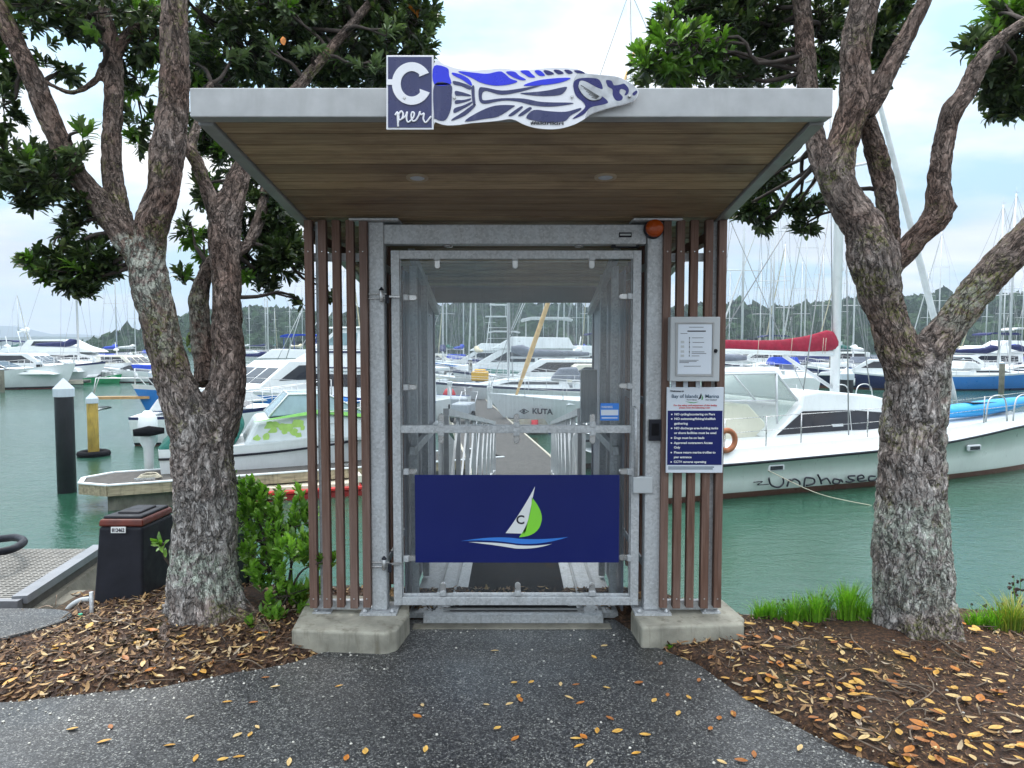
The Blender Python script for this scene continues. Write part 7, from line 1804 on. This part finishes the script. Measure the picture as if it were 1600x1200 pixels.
# bin
bn = thing('bin', 'black tapered bin with rusty red top rim left of the tree', 'bin', at(196, 950, 4.32))
zB = -.06; Yf, Yr = 4.28, 4.72
def bp_(px, py, Y): return at(px, py, Y)
b_ = [bp_(143, 953, Yf), bp_(222, 953, Yf)]; bt = [bp_(152, 824, Yf + .04), bp_(226, 821, Yf + .04)]
zt2 = bt[0].z
base = [(b_[0].x, Yf, zB), (b_[1].x, Yf, zB), (b_[1].x + .02, Yr, zB), (b_[0].x + .05, Yr, zB)]
topq = [(bt[0].x, Yf + .05, zt2), (bt[1].x - .02, Yf + .05, zt2), (bt[1].x - .0, Yr - .03, zt2), (bt[0].x + .05, Yr - .03, zt2)]
mb = MB(); mb.hexa(base + topq); mb.build('body', M['blackp'], bn, bevel=.018, seg=3)
def lpz(k, z): return Vector(base[k]).lerp(Vector(topq[k]), (z - zB) / (zt2 - zB))
mb = MB(); cen = sum((Vector(p) for p in topq), Vector()) / 4
q0 = [cen + (Vector(p) - cen) * 1.02 + Vector((0, 0, .001)) for p in topq]; q1 = [cen + (Vector(p) - cen) * .97 + Vector((0, 0, .045)) for p in topq]; mb.hexa(q0 + q1)
mb.build('rim', mat('faded_red_plastic', (.13, .022, .012), .5, 0, .35, 8), bn, bevel=.012, seg=2)
mb = MB(); q0 = [cen + (Vector(p) - cen) * .9 + Vector((0, 0, .046)) for p in topq]; q1 = [cen + (Vector(p) - cen) * .86 + Vector((0, 0, .062)) for p in topq]; mb.hexa(q0 + q1)
q0 = [cen + (Vector(p) - cen) * .55 + Vector((0, 0, .063)) for p in topq]; q1 = [cen + (Vector(p) - cen) * .5 + Vector((0, 0, .075)) for p in topq]; mb.hexa(q0 + q1); mb.build('lid', M['blackp'], bn, bevel=.008, seg=2)
pc = at(185, 828, Yf + .03); mb = MB(); nn = (Vector(topq[0]) - Vector(base[0])).normalized(); tilt = Matrix.Rotation(-math.atan2(nn.y, nn.z), 3, 'X')
mb.box(pc + Vector((0, .0, 0)), (.088, .006, .036), 0, tilt); pl_ = mb.build('number_plate', M['white'], bn)
mb = MB(); mb.add(*text_mesh('812462', .030, pc + Vector((0, -.0045, -.011)), (1, 0, 0), tilt @ Vector((0, 0, 1)), .001, 'CENTER', bold=.0012, width=.076)); mb.build('lettering', M['blackv'], pl_)
# second dark bin behind the shrub
b2 = at(375, 790, 4.62); t = thing('bin', 'dark green-black bin half hidden behind the shrub', 'bin', (b2.x, 4.62, -.05)); mb = MB(); x0b, x1b = X(350, 4.6), X(391, 4.6); z1b = at(0, 752, 4.6).z
mb.bx(x0b, x1b, 4.5, 4.62, -.06, z1b); mb.build('body', mat('dark_green_plastic', (.012, .03, .028), .4, 0, .3, 5), t, bevel=.03, seg=3)
mb = MB(); mb.bx(x0b + .01, x1b - .01, 4.51, 4.61, z1b + .001, z1b + .02); mb.build('lid', M['blackp'], t, bevel=.008)
# conduit, white hose, green stake
p0 = at(144, 973, 4.1); mb = MB(); mb.tube([(p0.x, 4.1, -.05), (p0.x, 4.1, at(0, 925, 4.1).z)], .011, 8); o = mb.build('stake', M['galv']); props(o, 'thin grey metal stake left of the black bin', 'stake')
mb = MB(); mb.tube(cat([at(102, 957, 4.3), at(112, 946, 4.3), at(126, 938, 4.3), at(141, 936, 4.3)], 5), .016, 8); o = mb.build('hose', M['boxgrey']); props(o, 'short pale grey hose beside the metal stake', 'hose')
p0 = at(126, 972, 4.05); mb = MB(); mb.tube([(p0.x, 4.05, -.04), (p0.x, 4.05, at(0, 961, 4.05).z)], .007, 6); mb.lathe([(.012, 0), (.012, .008)], (p0.x, 4.05, at(0, 961, 4.05).z), 8); o = mb.build('peg', mat('green_plastic', (.02, .35, .2), .5, 0, .1, 4)); props(o, 'small green plastic peg left of the metal stake', 'peg')
# black edging pipe on the right bank
mb = MB(); mb.tube(cat([Vector((1.22, 4.13, -.03)), Vector((1.5, 4.11, -.03)), Vector((1.72, 4.05, -.02)), Vector((1.78, 4.0, -.05))], 5), .018, 8); o = mb.build('drain_pipe', M['blackp']); props(o, 'black drain pipe along the bank behind the grass', 'pipe')
